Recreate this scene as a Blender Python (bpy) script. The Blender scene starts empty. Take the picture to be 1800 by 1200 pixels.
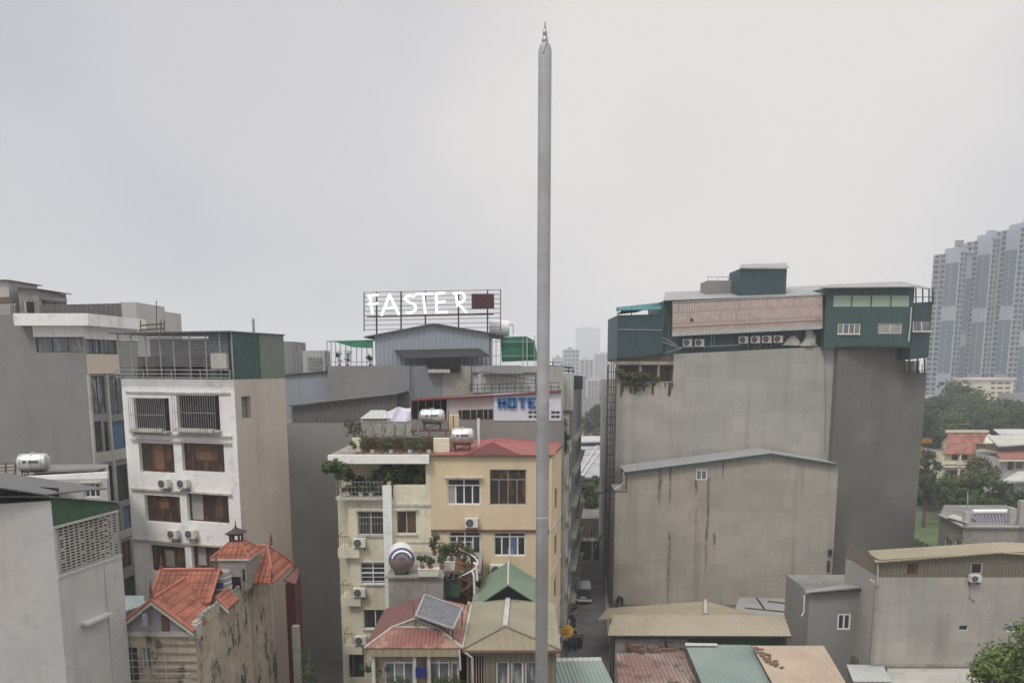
import bpy, bmesh, math, random
from mathutils import Vector, Matrix
random.seed(7)
R = math.radians
scene = bpy.context.scene
COL = scene.collection
# ------------------------------------------------------------------ camera
FPX, CY, CX = 1300.0, 822.0, 900.0
PITCH = math.atan(0.14)
CAM = Vector((0, 0, 25.0))
cd = bpy.data.cameras.new("camera"); cam = bpy.data.objects.new("camera", cd); COL.objects.link(cam)
cd.sensor_width = 36; cd.lens = FPX / 1800 * 36; cd.shift_y = (CY - 600) / 1800
cd.clip_start = 0.1; cd.clip_end = 8000
cam.location = CAM; cam.rotation_euler = (R(90) - PITCH, 0, 0)
scene.camera = cam
# ------------------------------------------------------------------ world, sun, exposure
scene.view_settings.view_transform = 'Standard'; scene.view_settings.look = 'None'
scene.view_settings.exposure = 0.17; scene.view_settings.gamma = 1; scene.view_settings.use_curve_mapping = False
SUN_EL, SUN_AZ = R(56), R(215)
w = bpy.data.worlds.new("World"); scene.world = w; w.use_nodes = True
nt = w.node_tree; N = nt.nodes; L = nt.links
bg = N['Background']; bg.inputs[1].default_value = 0.1
sky = N.new('ShaderNodeTexSky'); sky.sky_type = 'NISHITA'; sky.sun_disc = False
sky.sun_elevation = SUN_EL; sky.sun_rotation = SUN_AZ; sky.dust_density = 3; sky.air_density = 1.5
tc = N.new('ShaderNodeTexCoord')
sep = N.new('ShaderNodeSeparateXYZ'); L.new(tc.outputs['Generated'], sep.inputs[0])
def wmap(src, a, b, c, d, smooth=True):
    m = N.new('ShaderNodeMapRange'); m.interpolation_type = 'SMOOTHSTEP' if smooth else 'LINEAR'
    for i, v in enumerate((a, b, c, d)): m.inputs[i + 1].default_value = v
    L.new(src, m.inputs[0]); return m.outputs[0]
mp = N.new('ShaderNodeMapping'); mp.inputs['Scale'].default_value = (1, 1, 1.5); mp.inputs['Rotation'].default_value = (0, .6, .3)
L.new(tc.outputs['Generated'], mp.inputs[0])
nz = N.new('ShaderNodeTexNoise'); nz.inputs['Scale'].default_value = 1.9; nz.inputs['Detail'].default_value = 3; nz.inputs['Roughness'].default_value = .45
L.new(mp.outputs[0], nz.inputs['Vector'])
cl = N.new('ShaderNodeMix'); cl.data_type = 'RGBA'
cl.inputs['A'].default_value = (4.6, 4.7, 5.2, 1); cl.inputs['B'].default_value = (7.3, 6.95, 6.65, 1)
add = N.new('ShaderNodeMath'); add.operation = 'ADD'
L.new(wmap(nz.outputs['Fac'], .33, .68, -.28, .28), add.inputs[0]); L.new(wmap(sep.outputs['X'], -.55, .6, .05, .75), add.inputs[1])
add.use_clamp = True
vd = N.new('ShaderNodeVectorMath'); vd.operation = 'DOT_PRODUCT'; L.new(tc.outputs['Generated'], vd.inputs[0]); vd.inputs[1].default_value = Vector((.24, 1, .34)).normalized()
ad2 = N.new('ShaderNodeMath'); ad2.operation = 'ADD'; ad2.use_clamp = True; L.new(add.outputs[0], ad2.inputs[0]); L.new(wmap(vd.outputs['Value'], .92, 1.0, 0, .6), ad2.inputs[1]); add = ad2
L.new(add.outputs[0], cl.inputs['Factor'])
zen = N.new('ShaderNodeMix'); zen.data_type = 'RGBA'; zen.blend_type = 'MULTIPLY'; zen.inputs['Factor'].default_value = 1
L.new(cl.outputs['Result'], zen.inputs['A'])
cz = N.new('ShaderNodeCombineXYZ'); zz = wmap(sep.outputs['Z'], .42, 1.0, 1.0, 3.15)
for i in range(3): L.new(zz, cz.inputs[i])
L.new(cz.outputs[0], zen.inputs['B'])
mx = N.new('ShaderNodeMix'); mx.data_type = 'RGBA'; mx.inputs['Factor'].default_value = 0.93
L.new(sky.outputs[0], mx.inputs['A']); L.new(zen.outputs['Result'], mx.inputs['B'])
L.new(mx.outputs['Result'], bg.inputs[0])
sd = bpy.data.lights.new("sun", 'SUN'); sd.energy = 1.5; sd.angle = R(12); sd.color = (1, .97, .92)
so = bpy.data.objects.new("sun", sd); COL.objects.link(so)
so.rotation_euler = (R(90) - SUN_EL, 0, R(180) - SUN_AZ + R(180))
sdir = Vector((math.sin(SUN_AZ) * math.cos(SUN_EL), math.cos(SUN_AZ) * math.cos(SUN_EL), math.sin(SUN_EL)))
so.rotation_euler = sdir.to_track_quat('Z', 'Y').to_euler()
scene.cycles.volume_bounces = 2; scene.cycles.max_bounces = 8

# ------------------------------------------------------------------ photo rays
_c, _s = math.cos(PITCH), math.sin(PITCH)
def ray(px, py):
    a = (px - CX) / FPX; b = (CY - py) / FPX
    return Vector((a, _c + b * _s, -_s + b * _c))
def P(px, py, Y):
    d = ray(px, py); return CAM + d * (Y / d.y)
def Pz(px, py, z):
    d = ray(px, py); return CAM + d * ((z - CAM.z) / d.z)
def XY(px, py, Y):
    p = P(px, py, Y); return (p.x, p.y)
def ZZ(px, py, Y): return P(px, py, Y).z

# ------------------------------------------------------------------ materials
MATS = {}
def newmat(name, rough=.85, metal=0, spec=.3):
    m = bpy.data.materials.new(name); m.use_nodes = True
    b = m.node_tree.nodes['Principled BSDF']
    b.inputs['Roughness'].default_value = rough; b.inputs['Metallic'].default_value = metal
    b.inputs['Specular IOR Level'].default_value = spec
    MATS[name] = m
    return m, m.node_tree.nodes, m.node_tree.links, b
def mixc(N, L, fac, a, b, blend='MIX'):
    m = N.new('ShaderNodeMix'); m.data_type = 'RGBA'; m.blend_type = blend; m.clamp_factor = True
    for k, v in (('Factor', fac), ('A', a), ('B', b)):
        if hasattr(v, 'links') or hasattr(v, 'is_linked'): L.new(v, m.inputs[k])
        elif k == 'Factor': m.inputs[k].default_value = v
        else: m.inputs[k].default_value = (*v[:3], 1)
    return m.outputs['Result']
def mapr(N, L, src, a, b, c=0, d=1):
    m = N.new('ShaderNodeMapRange'); m.interpolation_type = 'SMOOTHSTEP'
    for i, v in enumerate((a, b, c, d)): m.inputs[i + 1].default_value = v
    L.new(src, m.inputs[0]); return m.outputs[0]
def math_(N, L, op, a, b=None):
    m = N.new('ShaderNodeMath'); m.operation = op
    for i, v in enumerate((a, b)):
        if v is None: continue
        if isinstance(v, (int, float)): m.inputs[i].default_value = v
        else: L.new(v, m.inputs[i])
    return m.outputs[0]
def noise(N, L, vec, scale, sc=(1, 1, 1), detail=4, rough=.55):
    mp = N.new('ShaderNodeMapping'); mp.inputs['Scale'].default_value = sc; L.new(vec, mp.inputs[0])
    n = N.new('ShaderNodeTexNoise'); n.inputs['Scale'].default_value = scale
    n.inputs['Detail'].default_value = detail; n.inputs['Roughness'].default_value = rough
    L.new(mp.outputs[0], n.inputs['Vector']); return n.outputs['Fac']
def plaster(name, col, var=.18, streak=.25, patch=.0, rough=.9, drips=(), blocks=0.0, mould=0.0, tint=None):
    """painted render with blotches, rain streaks, optional dark drips and mould"""
    m, N, L, b = newmat(name, rough)
    pos = N.new('ShaderNodeNewGeometry').outputs['Position']
    dark = tuple(c * .62 for c in col); light = tuple(min(1, c * 1.12) for c in col)
    f = mapr(N, L, noise(N, L, pos, .35, detail=6), .35, .68)
    c = mixc(N, L, math_(N, L, 'MULTIPLY', f, var * 2), light, dark)
    if tint:
        f = mapr(N, L, noise(N, L, pos, .13, (1, 1, .7), detail=2), .42, .6)
        c = mixc(N, L, math_(N, L, 'MULTIPLY', f, .55), c, tint)
    if blocks:
        br = N.new('ShaderNodeTexBrick'); sx = N.new('ShaderNodeSeparateXYZ'); L.new(pos, sx.inputs[0])
        cb = N.new('ShaderNodeCombineXYZ'); L.new(math_(N, L, 'ADD', sx.outputs[0], sx.outputs[1]), cb.inputs[0]); L.new(sx.outputs[2], cb.inputs[1])
        L.new(cb.outputs[0], br.inputs['Vector']); br.inputs['Scale'].default_value = .42
        br.inputs['Mortar Size'].default_value = .006; br.inputs['Mortar Smooth'].default_value = 1; br.inputs['Brick Width'].default_value = .9; br.inputs['Row Height'].default_value = .62
        br.inputs['Color1'].default_value = (1, 1, 1, 1); br.inputs['Color2'].default_value = (.78, .78, .77, 1); br.inputs['Mortar'].default_value = (.66, .65, .64, 1)
        c = mixc(N, L, blocks, c, br.outputs['Color'], 'MULTIPLY')
        b3 = N.new('ShaderNodeTexBrick'); L.new(cb.outputs[0], b3.inputs['Vector']); b3.inputs['Scale'].default_value = .16; b3.inputs['Mortar Size'].default_value = .004
        b3.inputs['Brick Width'].default_value = 1.1; b3.inputs['Row Height'].default_value = .53; b3.inputs['Mortar Smooth'].default_value = 1; b3.offset = .37
        b3.inputs['Color1'].default_value = (1.12, 1.12, 1.12, 1); b3.inputs['Color2'].default_value = (.84, .84, .84, 1); b3.inputs['Mortar'].default_value = (.8, .8, .8, 1)
        c = mixc(N, L, blocks, c, b3.outputs['Color'], 'MULTIPLY')
    g1 = mapr(N, L, noise(N, L, pos, 2.6, (1, 1, .8), detail=9, rough=.68), .46, .7)
    c = mixc(N, L, math_(N, L, 'MULTIPLY', g1, min(.5, var * 1.6)), c, tuple(x * .6 for x in col))
    if streak:
        f = mapr(N, L, noise(N, L, pos, 1.0, (2.4, 2.4, .07), detail=4, rough=.6), .58, .74)
        c = mixc(N, L, math_(N, L, 'MULTIPLY', f, streak * .7), c, tuple(x * .5 for x in col))
        f = mapr(N, L, noise(N, L, pos, 1.0, (.8, .8, .05), detail=3), .5, .78)
        c = mixc(N, L, math_(N, L, 'MULTIPLY', f, streak), c, tuple(x * .45 for x in col))
        f = mapr(N, L, noise(N, L, pos, 1.0, (.5, .5, .05), detail=2), .55, .75)
        c = mixc(N, L, math_(N, L, 'MULTIPLY', f, streak * .6), c, light)
    if patch:
        f = mapr(N, L, noise(N, L, pos, 1.1, detail=8, rough=.65), .56, .62)
        c = mixc(N, L, math_(N, L, 'MULTIPLY', f, patch), c, tuple(x * .5 for x in col))
    if mould:
        f = mapr(N, L, noise(N, L, pos, 1.3, (1, 1, .45), detail=9, rough=.7), .53, .62)
        c = mixc(N, L, math_(N, L, 'MULTIPLY', f, mould), c, (.035, .034, .028))
    if drips:
        sx = N.new('ShaderNodeSeparateXYZ'); L.new(pos, sx.inputs[0])
        wob = noise(N, L, pos, .9, (1, 1, 1.2), detail=5); tot = None
        for (x, z0, z1, wd, am) in drips:
            xx = math_(N, L, 'ADD', sx.outputs[0], math_(N, L, 'MULTIPLY', math_(N, L, 'SUBTRACT', wob, .5), wd * 1.5))
            dx = math_(N, L, 'ABSOLUTE', math_(N, L, 'SUBTRACT', xx, x))
            g = mapr(N, L, dx, wd * .2, wd, am, 0)
            g = math_(N, L, 'MULTIPLY', g, mapr(N, L, sx.outputs[2], z0, z0 + (z1 - z0) * .6))
            g = math_(N, L, 'MULTIPLY', g, mapr(N, L, sx.outputs[2], z1, z1 + .15, 1, 0))
            g = math_(N, L, 'MULTIPLY', g, mapr(N, L, noise(N, L, pos, 2.2, (1, 1, .5), detail=5), .3, .62, .3, 1))
            tot = g if tot is None else math_(N, L, 'MAXIMUM', tot, g)
        c = mixc(N, L, tot, c, (.04, .036, .03))
    L.new(c, b.inputs['Base Color'])
    bp = N.new('ShaderNodeBump'); bp.inputs['Strength'].default_value = .35; bp.inputs['Distance'].default_value = .03
    L.new(noise(N, L, pos, 6, detail=6), bp.inputs['Height']); L.new(bp.outputs[0], b.inputs['Normal'])
    return m
def corr(name, col, d=(1, 0), pitch=.22, rust=0.0, rough=.55, dirt=.3, metal=0, depth=.03, fade=None, contrast=.25, rustcol=(.16, .075, .045)):
    """ribbed sheet metal; ribs vary along the horizontal direction d"""
    m, N, L, b = newmat(name, rough, metal)
    pos = N.new('ShaderNodeNewGeometry').outputs['Position']
    dp = N.new('ShaderNodeVectorMath'); dp.operation = 'DOT_PRODUCT'; L.new(pos, dp.inputs[0]); dp.inputs[1].default_value = (d[0], d[1], d[2] if len(d) > 2 else 0)
    s = math_(N, L, 'SINE', math_(N, L, 'MULTIPLY', dp.outputs['Value'], 2 * math.pi / pitch))
    f = mapr(N, L, noise(N, L, pos, .5, detail=6), .35, .68)
    c = mixc(N, L, math_(N, L, 'MULTIPLY', f, dirt), col, tuple(x * .55 for x in col))
    if fade: c = mixc(N, L, math_(N, L, 'MULTIPLY', mapr(N, L, noise(N, L, pos, .25, detail=3), .4, .62), .8), c, fade)
    c = mixc(N, L, mapr(N, L, s, -1, -.2, contrast, 0), c, tuple(x * .35 for x in col))
    if rust:
        f = mapr(N, L, noise(N, L, pos, .8, detail=9, rough=.7), .5, .62)
        c = mixc(N, L, math_(N, L, 'MULTIPLY', f, rust), c, rustcol)
    L.new(c, b.inputs['Base Color'])
    bp = N.new('ShaderNodeBump'); bp.inputs['Strength'].default_value = .8; bp.inputs['Distance'].default_value = depth
    L.new(s, bp.inputs['Height']); L.new(bp.outputs[0], b.inputs['Normal'])
    return m
def tiles(name, col, d=(1, 0), e=(0, 1)):
    m, N, L, b = newmat(name, .7)
    pos = N.new('ShaderNodeNewGeometry').outputs['Position']
    def wv(v, p):
        dp = N.new('ShaderNodeVectorMath'); dp.operation = 'DOT_PRODUCT'; L.new(pos, dp.inputs[0]); dp.inputs[1].default_value = (*v, 0)
        return math_(N, L, 'FRACT', math_(N, L, 'DIVIDE', dp.outputs['Value'], p))
    a, r = wv(d, .27), wv(e, .34)
    f = mapr(N, L, noise(N, L, pos, .9, detail=7), .38, .66)
    c = mixc(N, L, math_(N, L, 'MULTIPLY', f, .85), col, tuple(x * .42 for x in col))
    sp = noise(N, L, pos, 9, detail=2)
    c = mixc(N, L, mapr(N, L, sp, .5, .7, 0, .4), c, (min(1, col[0] * 1.35), col[1] * 1.5, col[2] * 1.5))
    c = mixc(N, L, mapr(N, L, r, .0, .22, .75, 0), c, tuple(x * .22 for x in col))
    c = mixc(N, L, mapr(N, L, math_(N, L, 'ABSOLUTE', math_(N, L, 'SUBTRACT', a, .5)), .36, .5, 0, .5), c, tuple(x * .25 for x in col))
    L.new(c, b.inputs['Base Color'])
    h = math_(N, L, 'ADD', math_(N, L, 'SINE', math_(N, L, 'MULTIPLY', a, math.pi)), r)
    bp = N.new('ShaderNodeBump'); bp.inputs['Strength'].default_value = .9; bp.inputs['Distance'].default_value = .06
    L.new(h, bp.inputs['Height']); L.new(bp.outputs[0], b.inputs['Normal'])
    return m
def paint(name, col, rough=.6, metal=0, var=.2, scale=2.0, spec=.3):
    m, N, L, b = newmat(name, rough, metal, spec)
    pos = N.new('ShaderNodeNewGeometry').outputs['Position']
    f = mapr(N, L, noise(N, L, pos, scale, detail=5), .35, .7)
    L.new(mixc(N, L, math_(N, L, 'MULTIPLY', f, var * 2), col, tuple(x * .6 for x in col)), b.inputs['Base Color'])
    return m
def glassy(name, col, light=None, amt=.4):
    """window glass seen from outside, rooms and curtains behind it"""
    m, N, L, b = newmat(name, .12, 0, .5)
    pos = N.new('ShaderNodeNewGeometry').outputs['Position']
    f = mapr(N, L, noise(N, L, pos, 1.0, (2.6, 2.6, .5), detail=3), .5, .6)
    L.new(mixc(N, L, math_(N, L, 'MULTIPLY', f, amt), col, light or tuple(x * 3 for x in col)), b.inputs['Base Color'])
    return m
def leafmat(name, col, col2):
    m, N, L, b = newmat(name, .7, 0, .2)
    g = N.new('ShaderNodeNewGeometry')
    c = mixc(N, L, g.outputs['Random Per Island'], col, col2)
    c = mixc(N, L, mapr(N, L, noise(N, L, g.outputs['Position'], .5, detail=3), .4, .62, 0, .45), c, tuple(x * .45 for x in col))
    L.new(c, b.inputs['Base Color'])
    tr = N.new('ShaderNodeBsdfTranslucent'); L.new(c, tr.inputs[0])
    ms = N.new('ShaderNodeMixShader'); ms.inputs[0].default_value = .25
    L.new(b.outputs[0], ms.inputs[1]); L.new(tr.outputs[0], ms.inputs[2])
    L.new(ms.outputs[0], N['Material Output'].inputs[0])
    return m

# ------------------------------------------------------------------ mesh building
ORG = {}
def tag(o, label=None, cat=None, group=None, kind=None):
    if label: o['label'] = label
    if cat: o['category'] = cat
    if group: o['group'] = group
    if kind: o['kind'] = kind
    return o
def thing(name, label, cat, loc=(0, 0, 0), group=None):
    o = bpy.data.objects.new(name, None); COL.objects.link(o); o.location = loc; o.empty_display_size = .3
    ORG[o.name] = Vector(loc); return tag(o, label, cat, group)
SPLIT = {'sign_arm', 'hanging_roots', 'wall_box', 'post', 'long_post', 'pole', 'leg', 'pillar', 'column', 'block', 'chimney', 'cornice', 'terrace_parapet', 'opening', 'stored_goods', 'pier', 'ledge',
         'balcony_tray', 'floor_band', 'side_slope', 'upright', 'blue_strip', 'debris', 'aerial', 'turret_window', 'base_trim', 'back_panel', 'notch_frame', 'scaffold_tube', 'cable', 'cable_box', 'beam', 'brace', 'bumper', 'side_window', 'terrace_edge', 'vent_slots', 'roof_structure', 'lean_to_roof'}
class MB:
    def __init__(s): s.v = []; s.f = []; s.ch = []
    def add(s, vs, fs):
        n = len(s.v); s.ch.append((n, len(s.f))); s.v += [Vector(v) for v in vs]; s.f += [tuple(i + n for i in f) for f in fs]; return s
    def poly(s, pts): return s.add(pts, [tuple(range(len(pts)))])
    def hexa(s, b, t):
        n = len(b); fs = [tuple(reversed(range(n))), tuple(range(n, 2 * n))]
        fs += [(i, (i + 1) % n, n + (i + 1) % n, n + i) for i in range(n)]
        return s.add(list(b) + list(t), fs)
    def box(s, x0, x1, y0, y1, z0, z1):
        return s.hexa([(x0, y0, z0), (x1, y0, z0), (x1, y1, z0), (x0, y1, z0)], [(x0, y0, z1), (x1, y0, z1), (x1, y1, z1), (x0, y1, z1)])
    def slab(s, pts, t):
        pts = [Vector(p) for p in pts]; return s.hexa([p - Vector((0, 0, t)) for p in pts], pts)
    def tube(s, p0, p1, r, n=8, r2=None, cap=True):
        p0, p1 = Vector(p0), Vector(p1); d = (p1 - p0).normalized()
        a = d.orthogonal().normalized(); b = d.cross(a); r2 = r if r2 is None else r2
        A = [p0 + (a * math.cos(2 * math.pi * i / n) + b * math.sin(2 * math.pi * i / n)) * r for i in range(n)]
        B = [p1 + (a * math.cos(2 * math.pi * i / n) + b * math.sin(2 * math.pi * i / n)) * r2 for i in range(n)]
        fs = [(i, (i + 1) % n, n + (i + 1) % n, n + i) for i in range(n)]
        if cap: fs += [tuple(reversed(range(n))), tuple(range(n, 2 * n))]
        return s.add(A + B, fs)
    def path(s, pts, r, n=6):
        for a, b in zip(pts, pts[1:]): s.tube(a, b, r, n)
        return s
    def bar(s, p0, p1, wd, up=(0, 0, 1), ht=None):
        p0, p1 = Vector(p0), Vector(p1); d = (p1 - p0).normalized(); u = Vector(up)
        if abs(d.dot(u)) > .98: u = Vector((0, 1, 0))
        a = d.cross(u).normalized() * wd / 2; b = a.cross(d).normalized() * (ht or wd) / 2
        return s.hexa([p0 - a - b, p0 + a - b, p0 + a + b, p0 - a + b], [p1 - a - b, p1 + a - b, p1 + a + b, p1 - a + b])
    def revolve(s, prof, c=(0, 0, 0), n=20, axis='Z'):
        vs = []
        for r, h in prof:
            for i in range(n):
                a = 2 * math.pi * i / n; x, y = r * math.cos(a), r * math.sin(a)
                vs.append({'Z': (c[0] + x, c[1] + y, c[2] + h), 'X': (c[0] + h, c[1] + x, c[2] + y), 'Y': (c[0] + x, c[1] + h, c[2] + y)}[axis])
        fs = [(k * n + i, k * n + (i + 1) % n, (k + 1) * n + (i + 1) % n, (k + 1) * n + i) for k in range(len(prof) - 1) for i in range(n)]
        fs += [tuple(reversed(range(n))), tuple(range((len(prof) - 1) * n, len(prof) * n))]
        return s.add(vs, fs)
    def build(s, name, mat, parent=None, smooth=False, recalc=True, off=None):
        if name in SPLIT and len(s.ch) > 1:
            first = None; ends = s.ch[1:] + [(len(s.v), len(s.f))]
            for (v0, f0), (v1, f1) in zip(s.ch, ends):
                k = MB(); k.v = s.v[v0:v1]; k.f = [tuple(i - v0 for i in f) for f in s.f[f0:f1]]; k.ch = [(0, 0)]
                o = k.build(name, mat, parent, smooth, recalc, off); first = first or o
            return first
        o0 = ORG[parent.name] if parent is not None else (Vector(off) if off is not None else Vector((0, 0, 0)))
        me = bpy.data.meshes.new(name)
        me.from_pydata([tuple(v - o0) for v in s.v], [], s.f); me.update()
        if recalc:
            bm = bmesh.new(); bm.from_mesh(me); bmesh.ops.recalc_face_normals(bm, faces=bm.faces); bm.to_mesh(me); bm.free()
        if smooth: me.polygons.foreach_set('use_smooth', [True] * len(me.polygons))
        me.materials.append(mat if not isinstance(mat, str) else MATS[mat])
        o = bpy.data.objects.new(name, me); COL.objects.link(o)
        if parent is not None: o.parent = parent; ORG[o.name] = o0
        else: o.location = o0; ORG[o.name] = o0
        return o
class Fac:
    """a vertical facade plane from A to B (seen left to right from outside)"""
    def __init__(s, A, B):
        s.A = Vector((A[0], A[1])); s.B = Vector((B[0], B[1])); d = s.B - s.A; s.len = d.length; s.u = d / s.len; s.n = Vector((s.u.y, -s.u.x))
    def pt(s, u, z, d=0):
        p = s.A + s.u * u + s.n * d; return Vector((p.x, p.y, z))
    def uz(s, px, py):
        r = ray(px, py); c = Vector((CAM.x, CAM.y)) - s.A; dn = s.n.x * r.x + s.n.y * r.y
        t = -(c.dot(s.n)) / dn; p = CAM + r * t
        return ((Vector((p.x, p.y)) - s.A).dot(s.u), p.z)
    def rect(s, x0, y0, x1, y1):
        ym, xm = (y0 + y1) / 2, (x0 + x1) / 2
        return (s.uz(x0, ym)[0], s.uz(x1, ym)[0], s.uz(xm, y1)[1], s.uz(xm, y0)[1])
    def box(s, mb, u0, u1, z0, z1, d0, d1):
        b = [s.pt(u0, z0, d0), s.pt(u1, z0, d0), s.pt(u1, z0, d1), s.pt(u0, z0, d1)]
        return mb.hexa(b, [p + Vector((0, 0, z1 - z0)) for p in b])
    def poly(s, mb, pts, d0, d1):
        return mb.hexa([s.pt(u, z, d0) for u, z in pts], [s.pt(u, z, d1) for u, z in pts])
    def ppoly(s, mb, pxs, d0, d1): return s.poly(mb, [s.uz(*p) for p in pxs], d0, d1)
    def wall(s, mb, u0, u1, z0, z1, holes, rev=.2):
        us = sorted({u0, u1, *[h[0] for h in holes], *[h[1] for h in holes]}); zs = sorted({z0, z1, *[h[2] for h in holes], *[h[3] for h in holes]})
        us = [u for u in us if u0 <= u <= u1]; zs = [z for z in zs if z0 <= z <= z1]
        for a, b in zip(us, us[1:]):
            for c, d in zip(zs, zs[1:]):
                m, n = (a + b) / 2, (c + d) / 2
                if any(h[0] < m < h[1] and h[2] < n < h[3] for h in holes): continue
                mb.poly([s.pt(a, c), s.pt(b, c), s.pt(b, d), s.pt(a, d)])
        for (a, b, c, d) in holes:
            q = [(a, c), (b, c), (b, d), (a, d)]
            for i in range(4):
                (p, r), (t, v) = q[i], q[(i + 1) % 4]
                mb.poly([s.pt(p, r), s.pt(t, v), s.pt(t, v, -rev), s.pt(p, r, -rev)])
def make_window(F, r, root, frame='white_frame', pane='glass_dark', nx=2, tr=None, fw=.06, sill=None, hood=None, grille=None, curtain=None, rev=.2, name='window', louver=0, label=None, gmat='dark_metal'):
    u0, u1, z0, z1 = r; m = MB(); a, b = -rev + .02, -rev + .09
    F.box(m, u0, u1, z0, z0 + fw, a, b); F.box(m, u0, u1, z1 - fw, z1, a, b)
    F.box(m, u0, u0 + fw, z0 + fw, z1 - fw, a, b); F.box(m, u1 - fw, u1, z0 + fw, z1 - fw, a, b)
    zt = z1 - fw
    if tr: zt = z0 + (z1 - z0) * tr; F.box(m, u0 + fw, u1 - fw, zt - fw / 2, zt + fw / 2, a, b)
    for i in range(1, nx):
        u = u0 + (u1 - u0) * i / nx; F.box(m, u - fw / 2, u + fw / 2, z0 + fw, zt, a + .003, b - .003)
    if tr: 
        u = (u0 + u1) / 2; F.box(m, u - fw / 2, u + fw / 2, zt, z1 - fw, a + .003, b - .003)
    if louver:
        for i in range(louver):
            z = z0 + (z1 - z0) * (i + .5) / louver; F.box(m, u0 + fw, u1 - fw, z - .02, z + .02, a + .005, b + .02)
    o = m.build(name, frame, root)
    if label: o['label'] = label
    p = MB(); F.box(p, u0 + .01, u1 - .01, z0 + .01, z1 - .01, a - .03, a + .02); p.build('pane', pane, o)
    if curtain:
        c = MB(); k = curtain
        F.box(c, u0 + (u1 - u0) * k[0], u0 + (u1 - u0) * k[1], z0 + (z1 - z0) * k[2], z0 + (z1 - z0) * k[3], a + .022, a + .035); c.build('shutter' if len(k) < 5 or k[4] != 'curtain' else 'curtain', k[4] if len(k) > 4 and k[4] in MATS else 'curtain', o)
    if sill:
        g = MB(); F.box(g, u0 - .08, u1 + .08, z0 - .1, z0 - .003, -.02, sill); g.build('sill', 'trim', o)
    if hood:
        g = MB(); F.box(g, u0 - .15, u1 + .15, z1 + .06, z1 + .14, -.02, hood); g.build('hood', 'trim', o)
    if grille:
        g = MB(); n, d = grille; 
        for i in range(n + 1):
            u = u0 + (u1 - u0) * i / n; g.bar(F.pt(u, z0, d), F.pt(u, z1, d), .025)
        for z in (z0, (z0 + z1) / 2, z1): g.bar(F.pt(u0, z, d), F.pt(u1, z, d), .04)
        if d > .1:
            for u in (u0, u1):
                for z in (z0, z1): g.bar(F.pt(u, z, 0), F.pt(u, z, d), .035)
        g.build('grille', gmat, o)
    return o
class Bld:
    def __init__(s, name, label, cat, fp, z0, z1, wall, roof='roof_concrete', parapet=0, group=None, rev=.2, skip=(), noroof=False, wall2=None):
        s.wall2 = wall2 or {}
        s.fp = fp; s.z0 = z0; s.z1 = z1; s.wall = wall; s.roof = roof; s.par = parapet; s.rev = rev; s.noroof = noroof
        cx = sum(p[0] for p in fp) / len(fp); cy = sum(p[1] for p in fp) / len(fp)
        s.root = thing(name, label, cat, (cx, cy, z0), group)
        s.F = [Fac(fp[i], fp[(i + 1) % len(fp)]) for i in range(len(fp))]
        s.holes = [[] for _ in fp]; s.wins = []
    def win(s, e, rect, px=True, **k):
        r = s.F[e].rect(*rect) if px else rect
        s.holes[e].append(r); s.wins.append((e, r, k)); return s
    def done(s):
        m = MB()
        for i, F in enumerate(s.F):
            if i in s.wall2:
                k = MB(); F.wall(k, 0, F.len, s.z0, s.z1, s.holes[i], s.rev); k.build('side_wall', s.wall2[i], s.root, recalc=False)
            else: F.wall(m, 0, F.len, s.z0, s.z1, s.holes[i], s.rev)
        m.build('wall', s.wall, s.root, recalc=False)
        if not s.noroof:
            t = MB(); t.poly([(x, y, s.z1) for x, y in s.fp]); t.build('roof', s.roof, s.root, recalc=False)
        if s.par:
            t = MB()
            for F in s.F: F.box(t, .0, F.len - .18, s.z1, s.z1 + s.par, 0.002, -.18)
            t.build('parapet', s.wall, s.root)
        for e, r, k in s.wins: make_window(s.F[e], r, s.root, **{'rev': s.rev, **k})
        return s.root
def quadfp(A, B, depth):
    """footprint of a box whose front runs A to B"""
    F = Fac(A, B); n = F.n * depth
    return [A, B, (B[0] - n.x, B[1] - n.y), (A[0] - n.x, A[1] - n.y)]
def copy_tree(o, parent=None):
    c = o.copy(); COL.objects.link(c)
    ORG[c.name] = ORG.get(o.name, Vector())
    if parent is not None: c.parent = parent
    for ch in list(o.children): copy_tree(ch, c)
    return c
# ------------------------------------------------------------------ material library
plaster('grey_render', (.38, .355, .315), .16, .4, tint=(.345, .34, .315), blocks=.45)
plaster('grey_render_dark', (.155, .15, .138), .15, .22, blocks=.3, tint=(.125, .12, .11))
plaster('grey_left', (.215, .22, .205), .15, .22, tint=(.25, .235, .225), blocks=.25)
plaster('blue_grey', (.25, .27, .3), .1, .2)
plaster('mid_grey', (.22, .22, .215), .15, .2, tint=(.2, .215, .235))
plaster('warm_grey', (.235, .225, .215), .12, .2, tint=(.25, .255, .235), blocks=.2)  # warm grey render, the own tone of several walls
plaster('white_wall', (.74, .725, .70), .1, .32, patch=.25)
plaster('white_side_shaded', (.46, .41, .36), .12, .25, tint=(.50, .43, .37))  # tan side of the white building, its weaker light put into the colour
plaster('pale_wall', (.44, .43, .41), .12, .3, patch=.12, tint=(.47, .42, .40))
plaster('cream_wall', (.63, .59, .45), .12, .4, patch=.25)
plaster('yellow_wall', (.57, .465, .31), .1, .25)
plaster('orange_wall', (.66, .45, .27), .06, .12)
plaster('concrete', (.29, .27, .24), .3, .5, patch=.4, mould=.25)
plaster('concrete_light', (.4, .39, .35), .2, .3, patch=.3)
plaster('roof_concrete', (.2, .195, .18), .4, 0, patch=.4)
plaster('tan_panel', (.56, .47, .38), .05, .05)
plaster('mould_wall', (.43, .37, .29), .3, .7, mould=.9, patch=.6)
plaster('brick_old', (.27, .21, .165), .3, .4, mould=.4)
plaster('lilac_wall', (.30, .29, .31), .15, .1)
plaster('hotel_wall', (.42, .40, .40), .06, .15, tint=(.46, .40, .38))
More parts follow.
